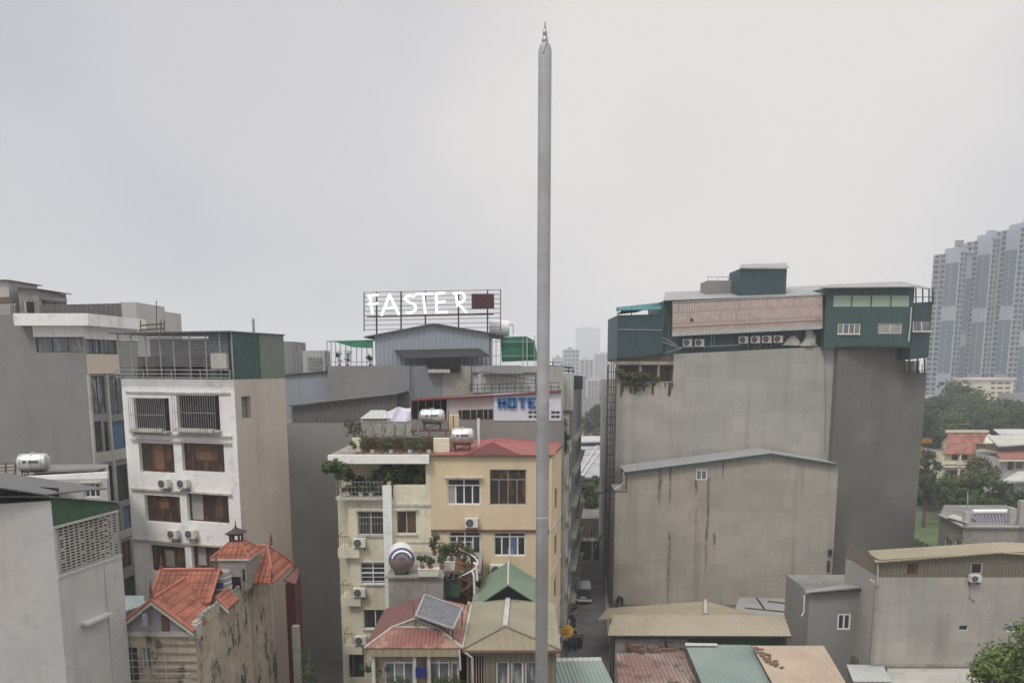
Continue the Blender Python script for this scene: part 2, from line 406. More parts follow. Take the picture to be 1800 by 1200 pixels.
plaster('trim', (.5, .48, .42), .3, .4, patch=.4, mould=.3)
plaster('pole_steel', (.50, .50, .50), .45, .5, rough=.45, patch=.35)
GX = lambda px, py, Y: P(px, py, Y).x
plaster('gable_wall', (.375, .335, .28), .16, .55, blocks=.45, tint=(.35, .335, .30), drips=(
    (GX(1160, 850, 75), ZZ(1160, 905, 75), ZZ(1160, 825, 75), 0.29, 0.79), (GX(1178, 850, 75), ZZ(1178, 905, 75), ZZ(1178, 823, 75), 0.17, 0.74),
    (GX(1176, 990, 75), ZZ(1176, 1075, 75), ZZ(1176, 935, 75), 0.19, 0.90), (GX(1222, 900, 75), ZZ(1222, 880, 75), ZZ(1222, 845, 75), 0.21, 0.79),
    (GX(1244, 900, 75), ZZ(1244, 1045, 75), ZZ(1244, 840, 75), 0.22, 0.85), (GX(1271, 830, 75), ZZ(1271, 850, 75), ZZ(1271, 812, 75), 0.13, 0.74),
    (GX(1256, 940, 75), ZZ(1256, 965, 75), ZZ(1256, 938, 75), 0.21, 0.74), (GX(1299, 830, 75), ZZ(1299, 825, 75), ZZ(1299, 806, 75), 0.11, 0.63),
    (GX(1222, 960, 75), ZZ(1222, 1060, 75), ZZ(1222, 890, 75), 0.19, 0.31), (GX(1410, 860, 75), ZZ(1410, 885, 75), ZZ(1410, 820, 75), 0.29, 0.21)))
corr('green_sheet', (.052, .098, .092), (1, 0), .3, dirt=.25)
corr('green_sheet_side', (.05, .098, .09), (0, 1), .3, dirt=.25)
corr('teal_dark', (.042, .08, .088), (1, 0), .3, dirt=.2)
corr('pale_green_sheet', (.17, .22, .175), (0, 1), .25)
corr('teal_roof', (.21, .275, .245), (1, .15), .25, dirt=.45, fade=(.27, .31, .29), contrast=.35)
corr('teal_canopy', (.03, .17, .18), (1, 0), .3)
corr('tan_roof', (.42, .33, .245), (1, 0), .5, dirt=.35, contrast=.03)
corr('khaki_roof', (.33, .285, .205), (1, 0), .26, dirt=.55, fade=(.36, .31, .24), contrast=.25)
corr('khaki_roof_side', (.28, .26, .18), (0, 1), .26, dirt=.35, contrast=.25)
corr('khaki_plain', (.33, .285, .19), (1, .2), .4, dirt=.3, contrast=.12)
corr('brown_sheet', (.19, .165, .125), (1, 0), .25, dirt=.4, fade=(.22, .19, .15), contrast=.4)
corr('grey_sheet', (.32, .32, .31), (1, 0), .28, dirt=.3)
corr('grey_sheet_dark', (.135, .135, .13), (1, 0), .35, dirt=.3)
corr('blue_sheet', (.30, .33, .37), (1, 0), .4, dirt=.12, contrast=.12)
corr('pale_sheet', (.46, .47, .44), (1, 0), .35, dirt=.25)
corr('red_roof', (.25, .105, .09), (1, 0), .2, rust=.9, fade=(.33, .17, .13), rustcol=(.33, .22, .15), dirt=.5, contrast=.4)
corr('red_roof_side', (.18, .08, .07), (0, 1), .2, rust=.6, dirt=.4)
corr('red_roof_plain', (.32, .105, .09), (.3, 1), .25, dirt=.45)
corr('rust_roof', (.30, .235, .20), (1, 0), .3, rust=.9, dirt=.6, fade=(.24, .12, .11), contrast=.7, rustcol=(.07, .045, .035))
corr('green_gable', (.13, .205, .14), (0, 1), .25, dirt=.4, fade=(.19, .24, .17))
corr('maroon_sheet', (.13, .03, .03), (0, 1), .3)
plaster('pink_mesh', (.43, .33, .295), .2, .3, tint=(.40, .33, .29))
paint('pink_slat', (.56, .47, .43), .7, var=.3)
corr('deck_grey', (.33, .34, .35), (1, .35), 6, contrast=.25, dirt=.25)
tiles('orange_tiles', (.37, .13, .08), (0, 1), (1, 0))
tiles('orange_tiles_front', (.37, .13, .08), (1, 0), (0, 1))
tiles('villa_tiles', (.36, .15, .11), (1, 0), (0, 1))
paint('ridge_cap', (.38, .14, .09), .7)
paint('finial', (.13, .055, .05), .7)
paint('dark_lantern', (.06, .045, .038), .7)
paint('white_frame', (.75, .75, .74), .5, var=.08)
paint('brown_frame', (.13, .065, .04), .5)
paint('grey_frame', (.28, .28, .27), .5)
paint('dark_metal', (.035, .035, .037), .5)
paint('galv', (.36, .36, .36), .45, .4)
paint('bright_steel', (.66, .65, .62), .36, .75, var=.25)
paint('white_steel', (.78, .78, .76), .35, .2, var=.1)
paint('tank_brown', (.27, .22, .2), .35, .3)
paint('logo_blue', (.05, .07, .2), .4, var=.05)
paint('ac_white', (.68, .67, .62), .5, var=.15)
paint('ac_dark', (.03, .03, .03), .6)
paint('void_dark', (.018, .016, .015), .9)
paint('clutter_brown', (.14, .11, .08), .9, scale=3)
paint('clutter_grey', (.26, .25, .23), .9, scale=3)
paint('rail_rust', (.15, .09, .065), .8)
paint('blue_sign', (.015, .03, .14), .5, var=.1)
paint('blue_curtain', (.10, .15, .25), .9)
paint('yellow_sign', (.55, .32, .05), .5, var=.25)
paint('green_net', (.035, .17, .10), .9, var=.35)
paint('green_dark', (.012, .03, .026), .8)
paint('dry_stain', (.09, .075, .05), .9)
paint('green_plain', (.05, .10, .06), .8)
paint('tarp', (.55, .54, .62), .8, var=.2)
paint('board_white', (.60, .63, .68), .6, var=.08)
paint('hotel_blue', (.02, .11, .32), .5, var=.05)
paint('led_maroon', (.085, .03, .035), .5, scale=6, var=.4)
paint('terracotta', (.30, .14, .08), .9)
paint('planter_white', (.62, .60, .52), .8)
paint('blind_green', (.34, .43, .34), .5, var=.15)
paint('curtain', (.36, .34, .31), .9)
paint('shutter_brown', (.20, .10, .055), .7, var=.3)
paint('solar_blue', (.12, .13, .15), .3, .2, var=.3, spec=.5)
paint('solar_purple', (.09, .085, .12), .25, .1)
paint('tyre', (.02, .02, .02), .9)
paint('bark', (.11, .085, .06), .95)
paint('car_grey', (.16, .165, .17), .25, .5)
paint('car_glass', (.02, .022, .025), .1, 0, spec=.6)
paint('lamp_white', (.7, .7, .68), .3)
paint('red_paint', (.07, .03, .03), .4)
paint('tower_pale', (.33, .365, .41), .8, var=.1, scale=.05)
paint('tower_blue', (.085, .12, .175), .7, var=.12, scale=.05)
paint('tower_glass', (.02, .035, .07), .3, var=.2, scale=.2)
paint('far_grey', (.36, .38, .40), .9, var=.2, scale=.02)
glassy('glass_dark', (.03, .032, .034))
glassy('glass_brown', (.045, .03, .022), (.16, .09, .055), .7)
glassy('glass_grey', (.13, .135, .135), (.25, .25, .24), .7)
glassy('glass_pale', (.1, .11, .12), (.32, .32, .31), .8)
leafmat('leaf_dark', (.045, .075, .035), (.075, .11, .045))
leafmat('leaf_mid', (.065, .11, .04), (.115, .16, .055))
leafmat('leaf_bright', (.085, .135, .035), (.21, .26, .08))
leafmat('leaf_dry', (.15, .12, .07), (.09, .10, .05))
leafmat('leaf_orange', (.55, .27, .03), (.6, .38, .07))
leafmat('leaf_far', (.045, .075, .05), (.07, .105, .06))
mt, N, L, b = newmat('neon_white', .5)
b.inputs['Base Color'].default_value = (.9, .95, 1, 1); b.inputs['Emission Color'].default_value = (.88, .95, 1, 1); b.inputs['Emission Strength'].default_value = 1.05
def ground_mat(name, col, col2, sc):
    m, N, L, b = newmat(name, .95)
    pos = N.new('ShaderNodeNewGeometry').outputs['Position']
    c = mixc(N, L, mapr(N, L, noise(N, L, pos, sc, detail=7), .38, .62), col, col2)
    c = mixc(N, L, mapr(N, L, noise(N, L, pos, sc * 12, detail=4), .45, .7, 0, .5), c, tuple(x * .5 for x in col))
    L.new(c, b.inputs['Base Color'])
ground_mat('ground', (.12, .115, .10), (.07, .075, .055), .08)
ground_mat('asphalt', (.15, .14, .135), (.11, .105, .10), .5)
ground_mat('grass', (.10, .14, .05), (.075, .10, .04), .4)

# ------------------------------------------------------------------ structure
def struct(name, pts, mat, t=None):
    m = MB(); m.poly(pts); return tag(m.build(name, mat, recalc=False), kind='structure')
struct('ground', [(-1500, -60, 0), (1500, -60, 0), (2500, 3200, 0), (-2500, 3200, 0)], 'ground')
def street():
    c = [(4.6, 30), (5.2, 48), (6.4, 62), (8.0, 78), (9.9, 93), (11.4, 104)]
    m = MB(); k = MB(); hw = 2.1
    for (x0, y0), (x1, y1) in zip(c, c[1:]):
        m.poly([(x0 - hw, y0, .012), (x0 + hw, y0, .012), (x1 + hw, y1, .012), (x1 - hw, y1, .012)])
        for s in (-1, 1):
            a, b_ = x0 + s * hw, x1 + s * hw
            k.hexa([(a, y0, 0), (a + s * .35, y0, 0), (b_ + s * .35, y1, 0), (b_, y1, 0)], [(a, y0, .12), (a + s * .35, y0, .12), (b_ + s * .35, y1, .12), (b_, y1, .12)])
    tag(m.build('street', 'asphalt', recalc=False), kind='structure')
    tag(k.build('kerb', 'concrete'), kind='structure')
street()

# ------------------------------------------------------------------ prototypes
PROTO = {}
def place(proto, name, label, cat, loc, rz=0, sc=1, group=None):
    """first use builds nothing new: every placed thing is a copy tree of the prototype, the prototype itself is removed at the end"""
    r = copy_tree(PROTO[proto]); r.name = name; r.location = loc; r.rotation_euler = (0, 0, rz)
    r.scale = (sc, sc, sc) if isinstance(sc, (int, float)) else sc
    tag(r, label, cat, group); return r
def start(name):
    o = thing(name, 'p', 'p'); PROTO[name] = o; return o
def mk_ac():
    r = start('air_conditioner')
    m = MB(); m.box(-.42, .42, -.17, .17, .12, .72); m.build('casing', 'ac_white', r)
    g = MB(); g.revolve([(.25, -.195), (.25, -.165)], (-.1, 0, .42), 16, 'Y'); g.build('fan_opening', 'ac_dark', r)
    g = MB()
    for k in (.09, .17, .245):
        n = 16
        for i in range(n):
            a, b_ = 2 * math.pi * i / n, 2 * math.pi * (i + 1) / n
            g.bar((-.1 + k * math.cos(a), -.205, .42 + k * math.sin(a)), (-.1 + k * math.cos(b_), -.205, .42 + k * math.sin(b_)), .014)
    for i in range(4):
        a = math.pi * i / 4; g.bar((-.1 - .24 * math.cos(a), -.21, .42 - .24 * math.sin(a)), (-.1 + .24 * math.cos(a), -.21, .42 + .24 * math.sin(a)), .014)
    g.build('fan_guard', 'galv', r)
    g = MB(); 
    for x in (-.3, .3): g.bar((x, -.17, .09), (x, .22, .09), .04); g.bar((x, .2, .12), (x, .2, -.25), .04); g.bar((x, -.15, .08), (x, .2, -.22), .03)
    g.build('bracket', 'dark_metal', r)
    g = MB(); g.path([(.43, 0, .25), (.5, .05, .1), (.5, .16, -.2)], .025); g.build('pipe', 'curtain', r)
def mk_tank(nm, body, endm, stripe):
    r = start(nm); m = MB()
    pr = [(.0, -.92), (.22, -.9), (.45, -.84), (.56, -.72), (.585, -.68), (.585, .68), (.56, .72), (.45, .84), (.22, .9), (0.01, .92)]
    m.revolve(pr[1:-1], (0, 0, 1.05), 24, 'X'); m.build('tank_body', body, r, smooth=True)
    for x in (-.6, 0, .6):
        g = MB(); g.revolve([(.6, x - .03), (.6, x + .03)], (0, 0, 1.05), 24, 'X'); g.build('band', 'galv', r, smooth=False)
    if stripe:
        g = MB()
        for i in range(8):
            x = -.42 + i * .115
            if i in (2,): continue
            y0 = -.605 * math.cos(R(18)); z0 = 1.05 + .605 * math.sin(R(18)); y1 = -.605 * math.cos(R(3)); z1 = 1.05 + .605 * math.sin(R(3))
            g.hexa([(x, y0, z0), (x + .085, y0, z0), (x + .085, y0 + .02, z0), (x, y0 + .02, z0)], [(x, y1, z1), (x + .085, y1, z1), (x + .085, y1 + .02, z1), (x, y1 + .02, z1)])
        g.build('printed_band', 'ac_dark', r)
    g = MB()
    for x in (-.55, .55):
        for y in (-.42, .42): g.bar((x, y, 0), (x, y, .75), .05)
        g.bar((x, -.42, .5), (x, .42, .5), .05); g.bar((x, -.42, .05), (x, .42, .6), .035)
    for y in (-.42, .42): g.bar((-.55, y, .5), (.55, y, .5), .05); g.bar((-.55, y, .02), (.55, y, .5), .03)
    g.build('stand', 'dark_metal', r)
    g = MB(); g.tube((0, 0, 1.6), (0, 0, 1.72), .16, 12); g.build('lid', body, r)
mk_ac(); mk_tank('water_tank', 'bright_steel', 'bright_steel', True)
def mk_motorbike():
    r = start('motorbike')
    for x in (-.62, .62):
        m = MB(); n = 14
        for i in range(n):
            a, b_ = 2 * math.pi * i / n, 2 * math.pi * (i + 1) / n
            m.bar((x + .26 * math.cos(a), 0, .3 + .26 * math.sin(a)), (x + .26 * math.cos(b_), 0, .3 + .26 * math.sin(b_)), .09, (0, 1, 0))
        o = m.build('wheel', 'tyre', r)
        g = MB(); g.tube((x, -.04, .3), (x, .04, .3), .1, 10); g.build('hub', 'galv', o)
    m = MB(); m.hexa([(-.75, -.12, .5), (.15, -.12, .42), (.15, .12, .42), (-.75, .12, .5)], [(-.8, -.1, .72), (.1, -.1, .66), (.1, .1, .66), (-.8, .1, .72)])
    m.hexa([(.1, -.1, .35), (.3, -.1, .32), (.3, .1, .32), (.1, .1, .35)], [(.32, -.16, .95), (.46, -.16, .9), (.46, .16, .9), (.32, .16, .95)])
    m.hexa([(-.2, -.13, .22), (.25, -.13, .22), (.25, .13, .22), (-.2, .13, .22)], [(-.2, -.1, .45), (.15, -.1, .45), (.15, .1, .45), (-.2, .1, .45)])
    m.build('bodywork', 'red_paint', r)
    m = MB(); m.hexa([(-.72, -.13, .72), (.05, -.12, .68), (.05, .12, .68), (-.72, .13, .72)], [(-.7, -.11, .8), (0, -.1, .77), (0, .1, .77), (-.7, .11, .8)]); m.build('saddle', 'tyre', r)
    m = MB(); m.bar((.62, 0, .3), (.4, 0, .98), .06); m.path([(.28, -.34, 1.04), (.38, -.1, 1.0), (.38, .1, 1.0), (.28, .34, 1.04)], .02); m.path([(.34, -.26, 1.03), (.36, -.3, 1.2)], .012); m.path([(.34, .26, 1.03), (.36, .3, 1.2)], .012); m.build('handlebar', 'galv', r)
    m = MB(); m.tube((.44, 0, .9), (.52, 0, .88), .08, 10); m.build('headlight', 'lamp_white', r)
mk_motorbike()
def leaf_cloud(blobs, n, size, mat, name, root, rnd, flat=.0):
    m = MB(); tot = sum(b[3] ** 2 for b in blobs)
    for (cx, cy, cz, rr, sz) in blobs:
        k = max(6, int(n * rr * rr / tot))
        for _ in range(k):
            d = Vector((rnd.gauss(0, 1), rnd.gauss(0, 1), rnd.gauss(0, 1))).normalized(); q = rr * (rnd.random() ** .35) * rnd.uniform(.8, 1.15)
            c = Vector((cx, cy, cz)) + Vector((d.x * q, d.y * q, d.z * q * sz))
            nn = (d + Vector((rnd.uniform(-.8, .8), rnd.uniform(-.8, .8), rnd.uniform(-.3, .9)))).normalized()
            a = nn.orthogonal().normalized(); a.rotate(Matrix.Rotation(rnd.uniform(0, 6.28), 3, nn)); b = nn.cross(a)
            s = size * rnd.uniform(.6, 1.3)
            m.add([c - a * s, c - b * s * .55, c + a * s, c + b * s * .55], [(0, 1, 2, 3)])
    return m.build(name, mat, root, recalc=False)
def tree(name, label, base, h, cr, mat='leaf_mid', n=3000, size=.28, nb=12, seed=1, cat='tree', group=None, sz=.8, trunk=True, crown0=.35, lean=0):
    rnd = random.Random(seed); base = Vector(base); r = thing(name, label, cat, base, group)
    blobs = []
    for i in range(nb):
        a = rnd.uniform(0, 6.28); q = cr * math.sqrt(rnd.random()) * .75; t = rnd.random()
        zc = h * (crown0 + (1 - crown0) * t * .85); q *= (1 - .5 * max(0, t - .3))
        blobs.append((base.x + q * math.cos(a), base.y + q * math.sin(a), base.z + zc, cr * rnd.uniform(.28, .5), sz))
    blobs.append((base.x, base.y, base.z + h * .9, cr * .4, sz))
    leaf_cloud(blobs, n, size, mat, 'crown', r, rnd)
    if trunk:
        m = MB(); top = base + Vector((lean, 0, h * .62)); m.tube(base, top, h * .028 + .03, 8, h * .014 + .015)
        for bl in blobs[:7]:
            p = base + Vector((lean * .5, 0, h * rnd.uniform(.3, .55))); m.tube(p, bl[:3], h * .012 + .01, 5, .02)
        m.build('trunk', 'bark', r)
    return r
def pot_plant(label, base, h, seed, mat='leaf_mid', pot='terracotta', w=.3, n=160):
    r = thing('potted_plant', label, 'potted plant', base, 'potted plants on the terraces'); b = Vector(base); rnd = random.Random(seed)
    m = MB(); m.revolve([(w * .35, 0), (w * .55, w * .8), (w * .6, w * .8)], b, 10); m.build('pot', pot, r)
    bl = [(b.x + rnd.uniform(-.2, .2), b.y + rnd.uniform(-.1, .1), b.z + w + h * rnd.uniform(.2, .9), h * .28, 1) for _ in range(5)]
    leaf_cloud(bl, n, .09, mat, 'leaves', r, rnd)
    m = MB(); [m.tube(b + Vector((0, 0, w * .7)), q[:3], .018, 4) for q in bl]; m.build('stem', 'bark', r)
    return r
# ================================================================== OWN ROOF AND THE STEEL POLE
b_ = Bld('concrete_building', 'grey concrete block under the viewpoint, its flat roof carrying the tall steel pole', 'building', [(-7, -9), (7, -9), (7, 4.9), (-7, 4.9)], 0, 22.3, 'grey_render').done()
def steel_pole():
    Y = 4.3; base = P(956, 1195, Y); top = P(953, 80, Y); x = (base.x + top.x) / 2
    r = thing('steel_pole', 'tall galvanised steel pole with a small spiked tip rising in the middle', 'pole', (x, Y, 22.3))
    rr = 11.2 * Y / FPX; m = MB(); prof = [(rr * 1.02, 0), (rr * .99, top.z - 22.3 - .03), (rr * .8, top.z - 22.3), (rr * .45, top.z - 22.3 + .012)]
    m.revolve(prof, (x, Y, 22.3), 32); m.build('shaft', 'pole_steel', r, smooth=True)
    z = top.z; m = MB(); m.revolve([(rr * .42, 0), (rr * .5, .02), (rr * .28, .04), (rr * .36, .06), (rr * .2, .075), (.003, .115)], (x, Y, z + .005), 12); m.build('tip', 'galv', r)
    m = MB(); m.path([(x - .012, Y - rr, z - .05), (x + .012, Y - rr * .9, z + .02), (x + .01, Y - .01, z + .06)], .004); m.build('wire', 'galv', r)
    m = MB()
    for k, zz in enumerate((24.1, 25.55)): m.revolve([(rr * 1.01, 0), (rr * 1.03, .004), (rr * 1.01, .008)], (x, Y, zz), 32)
    m.build('weld_seam', 'pole_steel', r)
    m = MB(); m.box(x - .12, x + .12, Y - .12, Y + .12, 22.302, 22.32); m.build('base_plate', 'galv', r)
steel_pole()

# ================================================================== LEFT SIDE
# --- near pale house
C = XY(96, 955, 30); A = (C[0] - 12, 29.2); E = XY(211, 940, 33.6)
zl = 16.25
B = Bld('plastered_house', 'tall plain pale grey house at the left edge with a lattice block screen', 'house', [A, C, E, (E[0] - 12, 34)], 0, zl, 'pale_wall').done()
F0 = Fac(A, C); F1 = Fac(C, E)
m = MB(); F0.poly(m, [(0, zl), (F0.len, zl), (F0.len, ZZ(88, 880, 30)), (F0.len - 6, ZZ(88, 880, 30) - .35), (0, ZZ(88, 880, 30) - .9)], 0, -.22); m.build('parapet', 'pale_wall', B)
# lattice screen
m = MB(); zt = 18.25; u1 = F1.len
for i in range(14):
    u = .04 + (u1 - .08) * i / 13; m.bar(F1.pt(u, zl, -.1), F1.pt(u, zt, -.1), .06, (F1.n.x, F1.n.y, 0), .03)
for j in range(16):
    z = zl + .04 + (zt - zl - .08) * j / 15; m.bar(F1.pt(.02, z, -.1), F1.pt(u1 - .02, z, -.1), .03, ht=.05)
for i in range(13):
    for j in range(15):
        if (i * 7 + j * j * 5 + (i * j) % 4) % 5 == 0:
            u = .04 + (u1 - .08) * (i + .5) / 13; z = zl + .04 + (zt - zl - .08) * (j + .5) / 15; F1.box(m, u - .06, u + .06, z - .05, z + .05, -.115, -.085)
m.build('lattice_screen', 'concrete_light', B)
m = MB(); F1.box(m, 0, u1, zl - .12, zl - .003, .05, -.2); F1.box(m, 0, u1, zt, zt + .1, .03, -.2); m.build('cornice', 'pale_wall', B)
m = MB(); F1.box(m, .03, u1 - .03, zl, zt, -.5, -.45); m.build('inner_wall', 'void_dark', B)  # near-black sheet paints the darkness behind the lattice
m = MB(); a = P(166, 1083, 32.4); u, z = F1.uz(165, 1085); F1.box(m, u - .75, u + .75, z - .09, z + .03, 0, .38); m.build('ledge', 'pale_wall', B)
m = MB(); F1.box(m, 2.55, 2.62, 0, zl - .2, 0, .06); m.build('drain_pipe', 'pale_wall', B)
r = thing('green_awning', 'dark green fabric awning above the lattice screen of the pale house', 'awning', (C[0], C[1], zt))
za, zb = ZZ(80, 872, 30), ZZ(205, 884, 33.5)
m = MB(); F1.poly(m, [(0, zt + .1), (u1, zt + .1), (u1, zb), (0, za)], .01, -.04); m.build('front_panel', 'green_plain', r)
m = MB(); q = [F1.pt(-.1, za + .03, .15), F1.pt(u1 + .1, zb + .03, .15), F1.pt(u1 + .1, zb + .1, -3.4), F1.pt(-.1, za - .1, -3.4)]; m.slab(q, .04); m.build('canopy', 'teal_roof', r)
m = MB(); l0, l1 = P(-120, 838, 28.6), P(80, 868, 29.8); m.slab([l0, l1, l1 + Vector((.3, 4, -.42)), l0 + Vector((0, 4, -.4))], .06); m.build('roof_sheet', 'grey_sheet_dark', r)
m = MB(); m.hexa([(A[0], A[1] + 1.6, 16.3), (C[0] - .25, C[1] + .9, 16.3), (C[0] - .25, C[1] + 1, 16.3), (A[0], A[1] + 1.7, 16.3)], [(A[0], A[1] + 1.6, l0.z + .05), (C[0] - .25, C[1] + .9, l1.z + .05), (C[0] - .25, C[1] + 1, l1.z + .05), (A[0], A[1] + 1.7, l0.z + .05)]); m.build('shaded_wall', 'void_dark', B)  # near-black colour stands in for shade in the gap under the roof
m = MB(); [m.bar((P(x, 885, 29.6).x, 30.7, 18.8), (P(x, 862, 29.6).x, 30.7, P(x, 862, 29.6).z - .1), .06) for x in (20, 72)]; m.build('post', 'dark_metal', r)
# --- white rooftop house behind it
Y = 45; A = XY(-60, 850, Y); C = XY(188, 850, Y)
B = Bld('rooftop_house', 'low white house with a three-slit window, squeezed behind the green awning', 'house', [A, C, XY(193, 850, 52), (A[0] - 3, 52)], 0, ZZ(150, 842, Y), 'pale_wall')
B.win(0, (147, 850, 175, 874), nx=3, frame='white_frame', hood=.15); B = B.done(); F = Fac(A, C)
m = MB(); F.ppoly(m, [(-55, 842.5), (188, 841.5), (188, 829), (100, 834), (-55, 842)], 0, -.2); m.build('gable_parapet', 'white_wall', B)
m = MB(); m.slab([P(-60, 853, Y - .1), P(108, 850, Y - .1), P(112, 853, 43), P(-60, 857, 43)], .06); m.slab([P(60, 856, 43.9), P(112, 851, 44.5), P(112, 863, 42.4), P(85, 866, 42)], .05); m.build('lean_to_roof', 'teal_roof', B)
m = MB(); m.slab([P(60, 830, 46), P(170, 826, 46), P(186, 822, 50), P(60, 826, 50)], .08); m.build('back_roof', 'grey_sheet_dark', B)
place('water_tank', 'water_tank', 'stainless steel water tank with a dark printed band on the white rooftop house at left', 'water tank', P(62, 844, 46.5) + Vector((0, 0, .1)), R(12), 1.0, 'rooftop water tanks')
r = thing('louvre_rack', 'small grey slatted rack beside the leftmost water tank', 'rack', P(12, 842, 46.3))
m = MB()
for i in range(5): p, q = P(-12, 816 + i * 6, 46.3), P(28, 814 + i * 6, 46.3); m.bar(p, q, .07)
for x in (-10, 10, 27): m.bar(P(x, 842, 46.3), P(x, 812, 46.3), .08)
m.build('slats', 'clutter_brown', r)
# --- tall grey building with strip window
Y = 59; C = XY(152, 640, Y); A = (C[0] - 14, Y); D = XY(249, 700, 66); D = (D[0], D[1]); zt = ZZ(152, 553, Y)
B = Bld('office_building', 'tall grey plastered building with a white overhanging top slab and a strip window', 'building', [A, C, D, (D[0] - 16, D[1] + 3)], 0, zt, 'grey_left', parapet=0)
B.win(0, (63, 593, 145, 619), nx=3, frame='dark_metal', pane='glass_grey')
B.win(1, (154, 597, 178, 621), nx=2, frame='dark_metal', pane='glass_pale'); B.win(1, (180, 597, 205, 622), nx=2, frame='dark_metal', pane='glass_pale')
FF = Fac(C, D)
U = lambda px, py: FF.uz(px, py)[0]
def frect(x0, x1, y0, y1):   # slot on the street facade given at the row's own height
    return (U(x0, (y0 + y1) / 2), U(x1, (y0 + y1) / 2), FF.uz(x0, y1)[1], FF.uz(x0, y0)[1])
for (x0, x1, y0, y1, pn, nx, lv) in ((162, 186, 661, 728, 'glass_pale', 2, 0), (193, 222, 661, 728, 'glass_pale', 2, 0), (166, 180, 741, 795, 'glass_brown', 1, 6), (184, 192, 741, 795, 'glass_dark', 1, 0), (196, 222, 741, 795, 'blue_curtain', 1, 0),
        (170, 186, 818, 882, 'glass_dark', 1, 0), (191, 202, 818, 882, 'glass_dark', 1, 0), (207, 226, 818, 882, 'glass_dark', 1, 0), (176, 190, 890, 945, 'glass_dark', 1, 0), (196, 212, 890, 945, 'glass_dark', 1, 0), (218, 232, 890, 945, 'blue_curtain', 1, 0), (190, 232, 962, 1012, 'glass_brown', 3, 0), (150 + 30, 150 + 90, 1035, 1085, 'glass_dark', 3, 0)):
    B.win(1, frect(x0, x1, y0, y1), px=False, nx=nx, frame='dark_metal', pane=pn, louver=lv)
B = B.done()
F0 = Fac(A, C); m = MB(); zb = ZZ(150, 573, Y)
u0 = F0.uz(37, 560)[0]
F0.box(m, u0, F0.len + .9, zb, zt + .05, 0.003, .9)
q = MB(); FF.box(m, .003, FF.len, zb, zt + .05, 0.003, .9); m.build('top_slab', 'white_wall', B)
m = MB(); F0.box(m, F0.uz(60, 600)[0], F0.len + .06, ZZ(150, 592, Y), zb, .004, .06); FF.box(m, 0, FF.len, ZZ(150, 595, Y), zb, .004, .06); m.build('white_band', 'white_wall', B)
m = MB(); FF.box(m, .05, U(208, 640), ZZ(152, 657, Y), ZZ(152, 622, Y), .003, .07); m.build('beige_panel', 'tan_panel', B)
m = MB()
for (ya, yb) in ((797, 816), (946, 960)): FF.box(m, .02, FF.len, ZZ(152, yb, Y), ZZ(152, ya, Y), .003, .09)
m.build('floor_band', 'concrete_light', B)
m = MB()
for x in (156, 188): FF.box(m, U(x, 690) - .12, U(x, 690) + .12, ZZ(152, 1060, Y), ZZ(152, 658, Y), .003, .16)
m.build('pier', 'concrete_light', B)
def shed(name, label, cat, pts, Y, depth, zb, wall, roof, over=.3, slope=0):
    """small rooftop box: pts = (px0,py_top_left),(px1,py_top_right)"""
    A = XY(pts[0], pts[1], Y); C_ = XY(pts[2], pts[3], Y); za, zc = ZZ(pts[0], pts[1], Y), ZZ(pts[2], pts[3], Y)
    F = Fac(A, C_); r = thing(name, label, cat, (A[0], A[1], zb))
    m = MB(); m.hexa([F.pt(0, zb), F.pt(F.len, zb), F.pt(F.len, zb, -depth), F.pt(0, zb, -depth)], [F.pt(0, za), F.pt(F.len, zc), F.pt(F.len, zc + slope, -depth), F.pt(0, za + slope, -depth)]); m.build('wall', wall, r)
    m = MB(); o = over; m.slab([F.pt(-o, za + .09, o), F.pt(F.len + o, zc + .09, o), F.pt(F.len + o, zc + slope + .09, -depth - o), F.pt(-o, za + slope + .09, -depth - o)], .08); m.build('roof', roof, r)
    return r, F
zr = zt
r, F = shed('rooftop_shed', 'small pale grey rooftop shed at the far left edge of the skyline', 'shed', (-30, 493, 14, 494), 66, 4, zr, 'pale_wall', 'grey_sheet_dark')
r, F = shed('rooftop_shed', 'weathered brown rooftop shed with an opening full of plants, left skyline', 'shed', (31, 505, 68, 510), 66, 4, zr, 'concrete', 'grey_sheet_dark', .35)
m = MB(); F.box(m, *(lambda a, b: (a, b))(F.uz(42, 540)[0], F.uz(60, 540)[0]), zr + .05, ZZ(50, 530, 66), .01, .02); m.build('opening', 'void_dark', r)
m = MB(); F.box(m, F.uz(43, 540)[0], F.uz(47, 540)[0], zr + .05, ZZ(50, 530, 66), .02, .05); m.build('post', 'concrete_light', r)
r = thing('rooftop_canopy', 'flat grey canopy on thin posts above a white block on the left skyline', 'canopy', P(95, 550, 66))
m = MB(); m.slab([P(70, 523, 65), P(116, 528, 65), P(118, 526, 69), P(70, 521, 69)], .2); m.build('roof', 'grey_sheet_dark', r)
m = MB(); [m.bar(P(x, 552, 65.3), P(x, 527, 65.3), .14) for x in (73, 106, 114)]; m.build('post', 'concrete', r)
m = MB(); p, q = P(72, 536, 66.5), P(104, 536, 66.5); m.box(p.x, q.x, p.y, p.y + 1, zr, ZZ(80, 530, 66.5)); m.build('white_block', 'pale_sheet', r)
r = thing('parapet_wall', 'long grey-brown corrugated parapet on the roof with the white slab', 'wall', P(150, 553, 64))
Fp = Fac(XY(70, 540, 64), XY(213, 540, 66)); m = MB(); Fp.poly(m, [(0, zr), (Fp.len, zr - .2), (Fp.len, Fp.uz(213, 533)[1]), (0, Fp.uz(70, 536)[1])], 0, -.2); m.build('panel', 'grey_sheet_dark', r)
r = thing('roof_railing', 'thin railing at the left edge above the grey side wall', 'railing', P(10, 552, 62.5))
